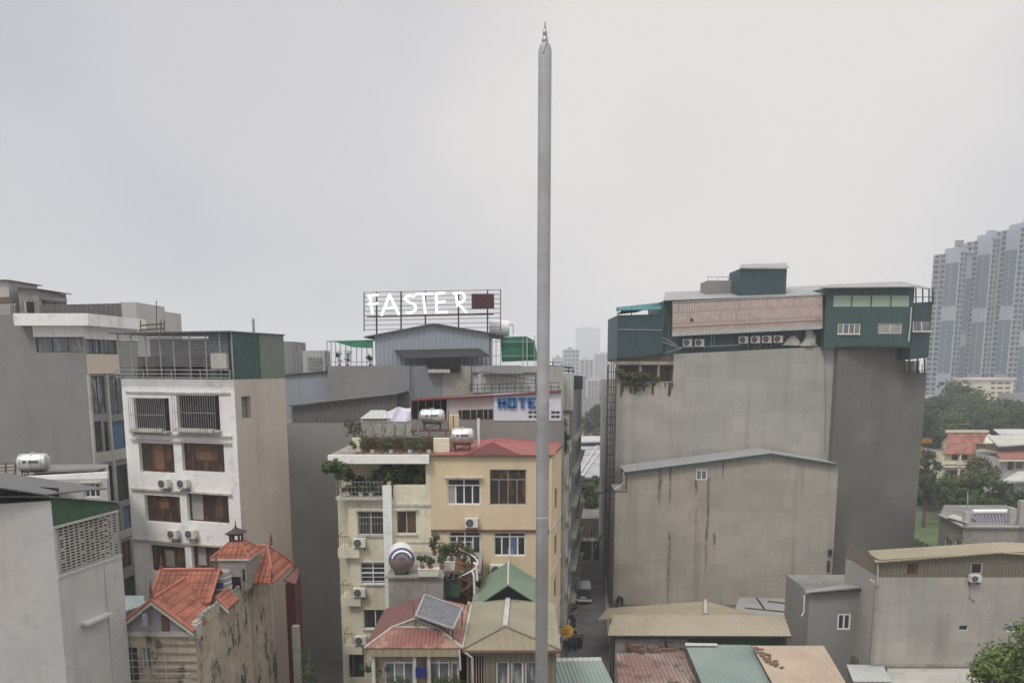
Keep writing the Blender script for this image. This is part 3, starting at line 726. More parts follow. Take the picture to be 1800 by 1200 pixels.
m = MB(); [m.bar(P(x, 553, 62.5), P(x, 535, 62.5), .05) for x in range(-30, 29, 4)]; m.bar(P(-30, 535, 62.5), P(28, 535, 62.5), .09); m.bar(P(-30, 544, 62.5), P(28, 544, 62.5), .05); m.build('bars', 'galv', r)
m = MB(); m.bar(P(-30, 530, 64.5), P(24, 527, 64.5), .5); m.build('beam', 'clutter_brown', r)
Bq = Bld('concrete_block', 'pale unfinished concrete block rising above the roof of the strip-window building', 'building', quadfp(XY(212, 560, 74), XY(241, 560, 74), 6), 0, ZZ(230, 531, 74), 'pale_wall').done()
Bq = Bld('concrete_block', 'faint low pale block behind the caged roof of the white building', 'building', quadfp(XY(241, 560, 80), XY(275, 560, 80), 6), 0, ZZ(230, 545, 80), 'pale_wall').done()
r = thing('antenna', 'small rusty antenna on the caged roof of the white building', 'antenna', P(272, 583, 50))
m = MB(); m.bar(P(275, 584, 50), P(275, 528, 50), .045); m.bar(P(247, 572, 50), P(290, 569, 50), .1); m.bar(P(248, 580, 50), P(288, 577, 50), .12); [m.bar(P(x, 584, 50), P(x, 563, 50), .06) for x in (247, 283, 289)]; m.bar(P(270, 540, 50), P(281, 540, 50), .03); m.build('mast', 'clutter_brown', r)

# --- white building with caged roof
A = XY(213, 672, 51); C = XY(411, 668, 48.3); D = XY(502, 690, 54)
zt = ZZ(411, 667, 48.3)
B = Bld('apartment_building', 'white apartment building with brown windows and a caged roof terrace', 'building', [A, C, D, (D[0] - 9, D[1] + 4), (A[0], A[1] + 7)], 0, zt, 'white_wall', rev=.35, wall2={1: 'white_side_shaded'})
FW = B.F[0]
rows = [((236, 699, 298, 757), (312, 694, 386, 755)), ((245, 779, 306, 830), (320, 779, 394, 829)), ((255, 871, 317, 918), (329, 869, 402, 918)), ((264, 959, 326, 1006), (337, 958, 405, 1006)), ((272, 1045, 334, 1092), (345, 1045, 412, 1092))]
for k, (l, rr) in enumerate(rows):
    for j, q in enumerate((l, rr)):
        kw = dict(nx=3, frame='brown_frame', pane='glass_brown', hood=None)
        if k == 0: kw = dict(nx=3, frame='dark_metal', pane='void_dark', grille=(18, .45), sill=.5, gmat='grey_frame')
        elif k < 4: kw['curtain'] = [(.3, .62, .1, .95, 'shutter_brown'), (.28, .72, .4, .95, 'shutter_brown'), (.3, .6, .5, .9, 'shutter_brown'), (.05, .32, .05, .95, 'curtain'), (.35, .6, .2, .8, 'curtain'), (.1, .3, .2, .9, 'curtain')][(k - 1) * 2 + j]; kw['louver'] = 0
        B.win(0, q, **kw)
B.win(1, (425, 696, 441, 735), nx=2, frame='grey_frame', pane='glass_grey')
B = B.done()
m = MB()
for y in (764, 775, 863, 953): 
    z = FW.uz(310, y)[1]; FW.box(m, FW.uz(232, y)[0], FW.uz(408, y)[0], z - .06, z + .06, .003, .16)
z = FW.uz(310, 690)[1]; FW.box(m, FW.uz(222, 690)[0], FW.uz(405, 690)[0], z - .05, z + .05, .003, .1)
m.build('ledge', 'trim', B)
m = MB(); [FW.box(m, FW.uz(a, 764)[0], FW.uz(b, 764)[0], FW.uz(a, 757)[1], FW.uz(a, 751)[1], .3, .62) for a, b in ((241, 296), (318, 384))]; m.build('balcony_tray', 'trim', B)
for (x, y, lb) in ((294, 856, 'air conditioner on the white building, left one of the upper pair'), (327, 856, 'air conditioner on the white building, right one of the upper pair'), (310, 944, 'air conditioner on the white building, left one of the lower pair'), (341, 944, 'air conditioner on the white building, right one of the lower pair')):
    u, z = FW.uz(x, y); place('air_conditioner', 'air_conditioner', lb, 'air conditioner', FW.pt(u, z - .1, .26), math.atan2(FW.u.y, FW.u.x), .95, 'air conditioners on outside walls')
# caged terrace
r = thing('roof_cage', 'rooftop terrace enclosed by grey metal louvres and green sheets on the white building', 'cage', FW.pt(0, zt))
zc = FW.uz(411, 583)[1]; FS = Fac(C, D); m = MB(); zcl = FW.uz(208, 585)[1]
uL = FW.uz(206, 620)[0]
n = 15
for i in range(n):
    z = zt + .9 + (zc - zt - .95) * i / (n - 1)
    m.bar(FW.pt(FW.len * (.0 if i % 2 else .02) + uL * .0, z, .05), FW.pt(FW.len * .97, z, .05), .045)
for z in (zt + .12, zt + .35, zt + .62): m.bar(FW.pt(uL, z, .35), FW.pt(FW.len, z, .35), .06)
m.build('louvre_slats', 'galv', r)
m = MB()
for f in (.0, .12, .25, .38, .5, .64, .78, .9, 1.0): m.bar(FW.pt(FW.len * f, zt, .02), FW.pt(FW.len * f, zc, .02), .07)
for f in (.0, .25, .5, .75, 1): m.bar(FW.pt(FW.len * f, zt, .35), FW.pt(FW.len * f, zt + .62, .35), .05)
m.build('post', 'galv', r)
m = MB(); FW.box(m, FW.len * .80, FW.len - .02, zt + .02, zc - .05, -.10, -.06); 
m.build('green_mesh', 'green_sheet', r)
m = MB(); FS.box(m, .02, FS.len * .5, zt + .01, zc - .02, -.05, .0); m.build('green_panel', 'green_sheet_side', r)
m = MB(); FS.box(m, FS.len * .5 + .003, FS.len, zt + .01, zc - .02, -.05, .02); m.build('pale_panel', 'pale_green_sheet', r)
m = MB(); Z_ = zc + .06; m.slab([FW.pt(-.4, Z_, .4), FW.pt(FW.len + .1, Z_, .4), FS.pt(FS.len + .1, Z_, .1), FS.pt(FS.len + .1, Z_ , -8), FW.pt(-.4, Z_, -5)], .09); m.build('roof', 'grey_sheet_dark', r)
m = MB(); FW.box(m, .3, FW.len - .6, zt + .01, zc - .3, -2.6, -2.5); m.build('inner_wall', 'clutter_grey', r)
m = MB(); FW.box(m, FW.len * .84, FW.len * .97, zt + .7, zt + 1.7, -.0, .0 + .3); m.build('box', 'concrete_light', r)
rnd = random.Random(3)
m = MB(); 
for i in range(12):
    u = rnd.uniform(.4, FW.len - 2.4); hh = rnd.uniform(.4, 1.7); ww = rnd.uniform(.2, .7); FW.box(m, u, u + ww, zt + .01, zt + hh, -rnd.uniform(1.2, 2), -rnd.uniform(.5, 1))
m.build('stored_goods', 'clutter_brown', r)
r = thing('vent_pipe', 'grey vent pipe sticking out above the green panel of the roof cage', 'pipe', FS.pt(FS.len * .48, zc + .1, -.3))
p = FS.pt(FS.len * .48, zc + .1, -.3); m = MB(); m.tube(p, p + Vector((0, 0, .85)), .09, 10); m.build('pipe', 'galv', r); m = MB(); m.tube(p + Vector((0, 0, .85)), p + Vector((0, 0, .98)), .13, 10, .02); m.build('cowl', 'galv', r)

# --- grey wall building in the gap and the row behind it
A = XY(497, 900, 60); C = (A[0] + 10.0, 60.0)
B = Bld('side_wall_building', 'dark grey windowless building between the white building and the cream building', 'building', quadfp(A, C, 14), 0, ZZ(600, 743, 60), 'warm_grey').done()
F = Fac(A, C); m = MB(); F.ppoly(m, [(513, 743), (697, 743), (697, 694), (512, 714)], -.05, -.25); m.build('sheet_gable', 'grey_sheet_dark', B)
m = MB(); m.slab([F.pt(F.uz(508, 712)[0], F.uz(508, 713)[1] + .06, .3), F.pt(F.uz(700, 692)[0], F.uz(700, 692)[1] + .06, .3), F.pt(F.uz(700, 692)[0], F.uz(700, 692)[1] + .06, -12), F.pt(F.uz(508, 712)[0], F.uz(508, 713)[1] + .06, -12)], .1); m.build('roof', 'grey_sheet_dark', B)
Y = 68; A = XY(486, 700, Y); C = XY(579, 700, Y); B = Bld('pale_blue_building', 'pale blue-grey sheet-clad building left of the wide grey one', 'building', quadfp(A, C, 8), 0, ZZ(530, 664, Y), 'blue_grey').done()
F = Fac(A, C); m = MB(); F.ppoly(m, [(487, 664), (579, 664), (579, 653), (493, 660.5)], 0, -8); m.build('upper_wall', 'blue_grey', B)
m = MB(); m.slab([F.pt(0, F.uz(493, 659.5)[1], .2), F.pt(F.len, F.uz(579, 651.5)[1], .2), F.pt(F.len, F.uz(579, 651.5)[1], -8), F.pt(0, F.uz(493, 659.5)[1], -8)], .12); m.build('roof', 'dark_metal', B)
Y = 80; Bld('concrete_block', 'plain grey concrete stair block left of the white slatted cabinet', 'building', quadfp(XY(490, 640, Y), XY(516, 640, Y), 5), 0, ZZ(505, 600, Y), 'mid_grey').done()
r = thing('rooftop_cabinet', 'white slatted cabinet with aerials on the roofs behind the roof cage', 'cabinet', P(550, 656, 72))
p, q = P(532, 640, 72), P(572, 640, 72); m = MB(); m.box(p.x, q.x, 72, 74, ZZ(550, 664, 72), ZZ(550, 616, 72)); m.build('cabinet_body', 'pale_sheet', r)
m = MB(); [m.bar(P(540, y, 71.9), P(566, y, 71.9), .07) for y in (628, 634, 640, 647)]; m.build('slats', 'galv', r)
m = MB(); [m.bar(P(x, 656, 73), P(x, t, 73), .05) for x, t in ((518, 600), (526, 606), (521, 618), (529, 612))]; m.build('aerial', 'galv', r)
# wide grey building with the gabled shed
Y = 66; A = XY(578, 700, Y); C = XY(779, 700, Y); zt = ZZ(680, 643, Y)
B = Bld('wide_grey_building', 'wide slate grey building beneath the gabled pale blue shed', 'building', quadfp(A, C, 20), 0, zt, 'mid_grey').done()
A2 = C; C2 = XY(990, 700, Y)
B2 = Bld('tan_grey_building', 'tan grey building with a dark roof opening, right of the slate grey one', 'building', quadfp(A2, C2, 20), 0, zt - .05, 'grey_render')
B2.win(0, (751, 638.5 + 6, 809, 652), nx=1, frame='dark_metal', pane='void_dark') if False else None
B2 = B2.done()
r = thing('rooftop_opening', 'dark rooftop hatch house with a pale air duct, below the lean-to canopy', 'hatch', P(780, 655, 65.8))
p, q = P(751, 650, 65.6), P(809, 650, 65.6); m = MB(); m.box(p.x, q.x, 65.6, 65.9, ZZ(780, 654, 65.6), ZZ(780, 638, 65.6)); m.build('hatch', 'void_dark', r)
m = MB(); p, q = P(752, 650, 65.4), P(791, 650, 65.4); m.box(p.x, q.x, 65.3, 65.6, ZZ(780, 655, 65.4), ZZ(780, 649, 65.4)); m.build('duct', 'pale_sheet', r)
YS = 69; pe = [P(660, 643, YS), P(860, 643, YS)]
r = thing('gabled_shed', 'pale blue sheet-metal shed with a low gable on the roof under the FASTER sign', 'shed', (pe[0].x, YS, zt))
F = Fac((pe[0].x, YS), (pe[1].x, YS)); za, zb, zap = F.uz(660, 590)[1], F.uz(860, 586)[1], F.uz(763, 570)[1]; um = F.uz(763, 570)[0]
m = MB(); F.poly(m, [(0, zt), (F.len, zt), (F.len, zb), (um, zap), (0, za)], 0, -12); m.build('wall', 'blue_sheet', r)
def shed_roof(u): return za + (zap - za) * u / um if u < um else zap + (zb - zap) * (u - um) / (F.len - um)
ul, ur = F.uz(641, 590)[0], F.uz(884, 590)[0]
m = MB(); m.slab([F.pt(ul, shed_roof(ul) + .1, .35), F.pt(um, zap + .1, .35), F.pt(um, zap + .1, -12.3), F.pt(ul, shed_roof(ul) + .1, -12.3)], .12)
m.slab([F.pt(um, zap + .1, .35), F.pt(ur, shed_roof(ur) + .1, .35), F.pt(ur, shed_roof(ur) + .1, -12.3), F.pt(um, zap + .1, -12.3)], .12); m.build('roof', 'grey_sheet_dark', r)
FSH = F
# billboard FASTER
YB = 69.6; r = thing('rooftop_sign', 'white glowing FASTER letters on a rusty frame with a dark red display panel', 'sign', P(760, 572, YB))
m = MB()
for i in range(9): y = lambda x: 514 + i * 8.2 - (x - 640) * .02; m.bar(P(640, y(640), YB), P(880, y(880), YB), .05)
for x in (640, 662, 705, 748, 806, 857, 880): m.bar(P(x, 582, YB), P(x, 513 - (x - 640) * .02, YB), .09)
m.bar(P(645, 557, YB), P(868, 552, YB), .12); m.build('frame', 'rail_rust', r)
m = MB()
for x in (662, 705, 748, 806, 857):
    u = FSH.uz(x, 580)[0]; q = P(x, 580, YB); m.bar((q.x, YB, shed_roof(u) - .0), P(x, 513, YB), .13)
m.build('post', 'dark_metal', r)
def strokes(sts, Y, rad, name, mat, r, org, k):
    for nm, st in sts:
        m = MB()
        for ln in st:
            pts = [P(org[0] + x / k, org[1] + y / k, Y) for x, y in ln]
            for a, b in zip(pts, pts[1:]): m.bar(a, b, rad, (0, 1, 0), .18)
            for p in pts: m.tube(p - Vector((0, .088, 0)), p + Vector((0, .092, 0)), rad / 2, 8)
        o = m.build('letter', mat, r)
def arc(cx, cy, rx, ry, a0, a1, n=8): return [(cx + rx * math.cos(R(a0 + (a1 - a0) * i / n)), cy - ry * math.sin(R(a0 + (a1 - a0) * i / n))) for i in range(n + 1)]
strokes([('F', [[(638, 150), (655, 265)], [(628, 152), (688, 144)], [(632, 205), (688, 199)]]), ('A', [[(716, 275), (768, 142), (828, 270)], [(735, 228), (812, 224)]]),
         ('S', [arc(905, 172, 38, 24, 50, 180) + arc(895, 228, 46, 34, 80, -110)[:]]), ('T', [[(942, 140), (1048, 136)], [(990, 140), (1004, 262)]]),
         ('E', [[(1128, 130), (1074, 136), (1078, 258), (1146, 254)], [(1076, 192), (1132, 186)]]), ('R', [[(1205, 134), (1216, 214)], [(1190, 134), (1232, 128)] + arc(1232, 160, 32, 32, 60, -90) + [(1214, 196)], [(1216, 196), (1272, 256)]])], YB - .35, .2, 'letter', 'neon_white', r, (480, 480), 3.75)
m = MB(); p, q = P(829, 530, YB - .3), P(868.5, 530, YB - .3); m.box(p.x, q.x, YB - .45, YB - .1, ZZ(850, 542.5, YB), ZZ(850, 517, YB)); m.build('display_panel', 'led_maroon', r)
# lean-to canopy in front of the shed
r = thing('lean_to_canopy', 'dark sheet canopy on thin posts leaning on the pale blue shed', 'canopy', P(780, 642, 66.5))
m = MB(); m.slab([P(711, 629, 66.6), P(862, 625, 66.6), P(842, 612, 68.9), P(693, 615, 68.9)], .08); m.build('roof', 'dark_metal', r)
m = MB(); [m.bar(P(x, 642, 66.7), P(x, 628, 66.7), .08) for x in (722, 803, 829, 855)]; m.build('post', 'dark_metal', r)
m = MB(); [m.bar(P(x, 688, 65.7), P(x, 628, 65.7), .07) for x in (722, 829)]; m.build('long_post', 'dark_metal', r)
# green canopy left
r = thing('green_canopy', 'green fabric canopy on white poles with potted shapes, left of the blue shed', 'canopy', P(615, 642, 70))
m = MB(); m.slab([P(574, 600, 69), P(657, 599, 69), P(660, 597, 73), P(576, 599, 73)], .05); m.slab([P(590, 600, 68.9), P(656, 597, 68.9), P(654, 611, 68.7), P(620, 609, 68.7)], .05); m.build('fabric', 'green_net', r)
m = MB(); [m.bar(P(x, 643, 69), P(x, 601, 69), .07) for x in (575, 582, 590, 598, 608, 617, 627, 636, 645, 655)]; m.bar(P(575, 636, 69), P(655, 636, 69), .06); m.build('pole', 'galv', r)
for i, (x, h) in enumerate(((597, 1.1), (611, 1.3), (651, .9))): pot_plant(['small dark shrub at the left under the green canopy', 'taller dark shrub in the middle under the green canopy', 'pale shrub at the right under the green canopy'][i], P(x, 644, 70), h, 40 + i, 'leaf_dark', n=120)
# green net right
r = thing('green_net', 'dark green safety net hung on scaffold tubes between the blue shed and the pole', 'net', P(900, 640, 69.5))
m = MB(); m.hexa([P(882, 636, 69.3), P(926, 634, 69.3), P(926, 634, 72), P(882, 636, 72)], [P(880, 592, 69.3), P(926, 591, 69.3), P(926, 591, 72), P(880, 592, 72)]); m.hexa([P(927, 634, 70), P(946, 634, 70), P(946, 634, 73), P(927, 634, 73)], [P(927, 592, 70), P(940, 599, 70), P(940, 599, 73), P(927, 592, 73)]); m.build('net', 'green_net', r)
m = MB(); [m.bar(P(x, 645, 69.1), P(x, 590, 69.1), .07) for x in (864, 872, 880, 919, 927, 940)]; [m.bar(P(862, y, 69.1), P(940, y, 69.1), .06) for y in (600, 625)]; m.build('scaffold_tube', 'galv', r)
r = thing('water_tank', 'white plastic water tank on the right shoulder of the blue shed roof', 'water tank', P(878, 586, 71))
m = MB(); m.revolve([(.6, -.95), (.75, -.85), (.78, 0), (.75, .85), (.6, .95)], P(878, 577, 71), 18, 'X'); m.build('tank_body', 'white_steel', r, smooth=True)
m = MB(); [m.bar(P(x, 588, 71), P(x, 571, 71), .06) for x in (893, 902)]; m.bar(P(893, 571, 71), P(902, 571, 71), .06); m.build('frame', 'rail_rust', r)
# sheds and clutter right above HOTEL
r, F = shed('rooftop_shed', 'grey rooftop shed with a dark ribbed roof strip, above the HOTEL board', 'shed', (832, 656, 940, 656), 64.5, 1.4, ZZ(880, 690, 64.5), 'pale_sheet', 'grey_sheet_dark', .2)
m = MB(); m.slab([P(845, 656, 63.6), P(920, 656, 63.6), P(916, 642, 64.6), P(850, 642, 64.6)], .08); m.build('awning', 'grey_sheet_dark', r)
m = MB(); m.tube(P(844, 690, 63.5), P(844, 657, 63.5), .2, 10); m.build('flue', 'concrete_light', r)

# --- HOTEL building
Y = 58; A = XY(700, 760, Y); C = XY(988, 740, Y); zt = ZZ(880, 739, Y)
B = Bld('hotel_building', 'grey building carrying the white HOTEL board on its top floor', 'building', quadfp(A, C, 9), 0, zt, 'warm_grey').done()
F = Fac(A, C)
r = thing('hotel_floor', 'pinkish rooftop storey with dark openings and a blue HOTEL board', 'signboard', P(880, 740, Y))
m = MB(); F.ppoly(m, [(785, 739), (868, 739), (868, 692), (785, 699)], -.1, -.3); m.build('cladding', 'hotel_wall', r)
m = MB(); F.ppoly(m, [(720, 738), (785, 738), (785, 700), (720, 704)], -1.2, -1.3); m.build('dark_recess', 'void_dark', r)
m = MB(); F.ppoly(m, [(808, 736), (866, 736), (866, 719), (806, 721)], -.08, -.02); m.build('opening', 'void_dark', r)
m = MB(); [m.bar(P(x, 736, Y - .05), P(x, 720, Y - .05), .06) for x in (812, 827, 838, 850, 858)]; [m.bar(P(x, 738, Y + .8), P(x, 703, Y + .8), .06) for x in (722, 735, 748, 762, 775)]; m.build('bars', 'galv', r)
m = MB(); F.ppoly(m, [(868, 739), (986, 739), (986, 688.5), (868, 692)], .05, -.12); brd = m.build('board', 'board_white', r)
m = MB(); m.slab([P(722, 703, Y - .3), P(987, 687, Y - .3), P(987, 684, Y + 2.5), P(722, 700, Y + 2.5)], .12); m.build('roof', 'maroon_sheet', r)
def hletter(x, st):
    m = MB()
    for ln in st:
        for (a, b), (c, d) in zip(ln, ln[1:]):
            m.bar(P(x + a, 699 + b, Y - .17), P(x + c, 699 + d, Y - .17), .27 if a == c else .17, (0, 1, 0), .07)
    m.build('letter', 'hotel_blue', r)
hletter(876, [[(2, 0), (2, 18)], [(11, 0), (11, 18)], [(0, 9), (13, 9)]]); hletter(893, [[(2, 1), (2, 17)], [(12, 1), (12, 17)], [(1, 1.5), (13, 1.5)], [(1, 16.5), (13, 16.5)]]); hletter(911, [[(0, 1.5), (15, 1.5)], [(7.5, 0), (7.5, 18)]])
hletter(929, [[(2, 0), (2, 18)], [(1, 1.5), (13, 1.5)], [(1, 9), (11, 9)], [(1, 16.5), (13, 16.5)]]); hletter(946, [[(2, 0), (2, 18)], [(1, 16.5), (12, 16.5)]])
m = MB()
for y in (722.5, 730):
    for x in (929, 938, 969, 977): a_, b2 = P(x, y, Y - .08), P(x + 6.5, y + 3.4, Y - .08); m.box(a_.x, b2.x, Y - .1, Y - .04, b2.z, a_.z)
m.build('vent_slots', 'dark_metal', r)
r = thing('roof_railing', 'thin dark railing along the roof above the HOTEL board', 'railing', P(900, 688, 59))
m = MB(); [m.bar(P(x, 690, 59), P(x, 676, 59), .05) for x in range(826, 986, 13)]; m.bar(P(825, 676, 59), P(985, 672, 59), .05); m.bar(P(825, 683, 59), P(985, 680, 59), .05); m.bar(P(845, 652, 61), P(960, 672, 59), .05); m.build('bars', 'dark_metal', r)
# ================================================================== ORANGE ROOF HOUSE
def prism_roof(m, e0, e1, r0, r1, t=.1):
    """one sloping plane: eave e0->e1, ridge r0->r1"""
    m.slab([e0, e1, r1, r0], t)
Y = 34; A = XY(214, 1110, Y); C = XY(343, 1110, Y); zt = 12.35; zap = 14.0
B = Bld('tiled_roof_house', 'narrow old house with steep orange tiled roofs and a mould-stained side wall', 'house', [A, C, (C[0] + .35, 44.5), (A[0] + .35, 44.5)], 0, zt, 'mould_wall')
B.win(0, (218, 1137, 243, 1200), nx=2, frame='grey_frame', pane='glass_dark', tr=.8); B.win(0, (248, 1138, 265, 1178), nx=2, frame='trim', pane='glass_pale', hood=None)
B = B.done(); F = Fac(A, C)
m = MB(); F.box(m, 0, F.len, 0, zt - .35, .004, .03) if False else None
xm = (A[0] + C[0]) / 2 - .05
m = MB(); F.poly(m, [(0, zt), (F.len, zt), (F.len, zt + .15), (F.len / 2 - .05, zap - .1), (0, zt + .15)], 0.004, -.15); m.build('gable', 'lilac_wall', B)
m = MB(); u, z = F.uz(292, 1105); F.box(m, u - .16, u + .16, zt + .02, zt + .8, .01, .09); m.build('gable_vent', 'brown_frame', B)
m = MB(); F.box(m, -.05, F.len + .1, zt - .22, zt + .02, .01, .14); m.build('beam', 'trim', B)
m = MB(); u, z = F.uz(262, 1085); F.box(m, u - .12, u + .12, z - .3, z + .35, .3, .42); m.build('bracket', 'lilac_wall', B)
m = MB(); [F.box(m, 1.5, F.len - .05, zt - .7 - i * .42, zt - .64 - i * .42, .02, .07) for i in range(6)]; m.build('cladding_strips', 'brick_old', B)
m = MB()
for i in range(5): z = zt - 1.3 - i * .33; m.bar(F.pt(-.1, z, .4), F.pt(F.len * .95, z + .02, .4), .022)
m.bar(F.pt(2.2, zt - 2.6, .42), F.pt(2.2, zt - 1.0, .42), .03); m.build('rail_wires', 'trim', B)
def gable_roof(x0, x1, y0, y1, ze, zr, root, mat, name='roof', fin=True, rx=None):
    rx = (x0 + x1) / 2 if rx is None else rx
    m = MB(); m.slab([(x0, y0, ze), (rx, y0, zr), (rx, y1, zr), (x0, y1, ze)], .1); m.slab([(rx, y0, zr), (x1, y0, ze), (x1, y1, ze), (rx, y1, zr)], .1)
    o = m.build(name, mat, root); m = MB(); m.tube((rx, y0 - .05, zr), (rx, y1, zr), .09, 8)
    for s in (x0, x1): m.tube((s, y0, ze), (rx, y0, zr), .07, 8)
    m.build('ridge_caps', 'ridge_cap', o)
    m = MB()
    for s in (x0, x1):
        d = Vector((rx - s, 0, zr - ze)); m.hexa([Vector((s, y0 - .03, ze - .26)), Vector((s, y0 + .06, ze - .26)), Vector((s, y0 + .06, ze - .1)), Vector((s, y0 - .03, ze - .1))], [Vector((rx, y0 - .03, zr - .26)), Vector((rx, y0 + .06, zr - .26)), Vector((rx, y0 + .06, zr - .1)), Vector((rx, y0 - .03, zr - .1))])
    m.build('bargeboard', 'trim', o)
    return o
def cross_roof(x0, x1, y0, y1, ze, zr, root, mat, hip=.0):
    ym = (y0 + y1) / 2; m = MB()
    m.slab([(x0, y0, ze), (x1, y0, ze), (x1 - hip, ym, zr), (x0 + hip, ym, zr)], .1); m.slab([(x1, y1, ze), (x0, y1, ze), (x0 + hip, ym, zr), (x1 - hip, ym, zr)], .1)
    if hip: m.slab([(x1, y0, ze), (x1, y1, ze), (x1 - hip, ym, zr)], .1); m.slab([(x0, y1, ze), (x0, y0, ze), (x0 + hip, ym, zr)], .1)
    o = m.build('roof', mat, root); m = MB(); m.tube((x0 + hip, ym, zr), (x1 - hip, ym, zr), .09, 8)
    for xe, xr in ((x0, x0 + hip), (x1, x1 - hip)):
        for yy in (y0, y1): m.tube((xe, yy, ze), (xr, ym, zr), .07, 8)
    m.build('ridge_caps', 'ridge_cap', o); return o
x0, x1 = A[0] - .25, C[0] + .1
gable_roof(x0, x1, 33.6, 37.2, zt + .15, zap + .05, B, 'orange_tiles', rx=xm)
cross_roof(x0 + .5, -15.35, 36.2, 39.2, zt + .7, zap + .35, B, 'orange_tiles_front')
gable_roof(-15.75, -14.6, 36.7, 38.2, zt + .2, zt + .8, B, 'orange_tiles')
# back pavilion roof
p = P(478, 985, 42.2); bx0, bx1 = P(376, 1030, 41.5).x, P(494, 1030, 41.5).x
cross_roof(bx0, bx1, 40.2, 44.2, zt + .55, zt + 2.15, B, 'orange_tiles_front', hip=.9)
def finial(p, h, k=1.0, mat='finial'):
    m = MB(); m.revolve([(.08 * k, 0), (.11 * k, h * .12), (.05 * k, h * .22), (.085 * k, h * .38), (.05 * k, h * .6), (.008, h)], p, 8); return m.build('finial', mat, B)
for q, h in (((xm, 33.65, zap + .1), .9), ((x0 + .55, 37.7, zap + .4), .75), ((-15.5, 37.7, zap + .4), .75), ((P(478, 985, 42.2).x, 42.2, zt + 2.2), .8), ((bx0 + .9, 42.2, zt + 2.2), .8), ((bx1 - .1, 40.3, zt + .6), .8), ((P(380, 1000, 40.5).x, 40.3, zt + 1.4), 1.0)): finial(q, h)
# ridge coping of stained wall
m = MB(); n = 5; FR = Fac(C, (C[0] + .35, 44.5)); FR.box(m, 0, FR.len, zt + .003, zt + .42, .06, -.2); m.build('coping', 'mould_wall', B)
m = MB(); FR.box(m, -.1, .45, zt - .35, zt + .35, .15, -.3); m.build('corner_block', 'concrete_light', B)
m = MB(); [m.tube(FR.pt(.6 + i * .45, zt + .48, -.05), FR.pt(.95 + i * .45, zt + .48 + (.04 if i % 3 else -.03), -.08), .13, 8) for i in range(11)]; m.build('ridge_tiles', 'clutter_grey', B)
# turret
Yt = 39.4; ta, tb = P(379, 1040, Yt), P(438, 1040, Yt); zt0, zt1 = zt + .3, ZZ(412, 984, Yt)
fpT = [(ta.x, Yt), (tb.x - .15, Yt), (tb.x + .05, Yt + 1.9), (ta.x + .2, Yt + 1.9)]
m = MB(); m.hexa([(x, y, zt0) for x, y in fpT], [(x, y, zt1) for x, y in fpT]); tu = m.build('turret', 'concrete', B)
m = MB(); cx, cy = (ta.x + tb.x) / 2, Yt + .95; hw = (tb.x - ta.x) / 2 + .14
m.hexa([(cx - hw, cy - hw, zt1), (cx + hw, cy - hw, zt1), (cx + hw, cy + hw, zt1), (cx - hw, cy + hw, zt1)], [(cx - hw, cy - hw, zt1 + .1), (cx + hw, cy - hw, zt1 + .1), (cx + hw, cy + hw, zt1 + .1), (cx - hw, cy + hw, zt1 + .1)])
m.build('eaves', 'trim', tu)
m = MB(); k = .33; zk = ZZ(408, 951, Yt + .9)
m.hexa([(cx - hw, cy - hw, zt1 + .103), (cx + hw, cy - hw, zt1 + .103), (cx + hw, cy + hw, zt1 + .103), (cx - hw, cy + hw, zt1 + .103)], [(cx - k, cy - k, zk), (cx + k, cy - k, zk), (cx + k, cy + k, zk), (cx - k, cy + k, zk)]); m.build('turret_roof', 'orange_tiles_front', tu)
m = MB()
for sx in (-1, 1):
    for sy in (-1, 1): m.tube((cx + sx * hw, cy + sy * hw, zt1 + .12), (cx + sx * k, cy + sy * k, zk), .05, 6)
m.build('ridge_caps', 'ridge_cap', tu)
m = MB(); zl = zk
for sx in (-1, 1):
    for sy in (-1, 1): m.box(cx + sx * .24 - .05, cx + sx * .24 + .05, cy + sy * .24 - .05, cy + sy * .24 + .05, zl, zl + .38)
m.box(cx - .34, cx + .34, cy - .34, cy + .34, zl + .38, zl + .46); m.box(cx - .45, cx + .45, cy - .45, cy + .45, zl + .463, zl + .52)
m.hexa([(cx - .4, cy - .4, zl + .523), (cx + .4, cy - .4, zl + .523), (cx + .4, cy + .4, zl + .523), (cx - .4, cy + .4, zl + .523)], [(cx - .08, cy - .08, zl + .75), (cx + .08, cy - .08, zl + .75), (cx + .08, cy + .08, zl + .75), (cx - .08, cy + .08, zl + .75)])
m.revolve([(.06, 0), (.08, .06), (.04, .12), (.008, .5)], (cx, cy, zl + .75), 8); m.build('lantern', 'dark_lantern', tu)
m = MB(); m.box(tb.x - .3, tb.x - .15, Yt - .03, Yt - .005, zt1 - 1.2, zt1 - .5); m.box(cx - .0, cx + .5, Yt - .03, Yt - .006, zt0 + .1, zt0 + .8); m.build('turret_window', 'void_dark', tu)
m = MB(); m.path([(tb.x - .12, Yt - .1, zt1 - .1), (tb.x - .1, Yt - .1, zt0)], .035); m.build('pipe', 'galv', tu)
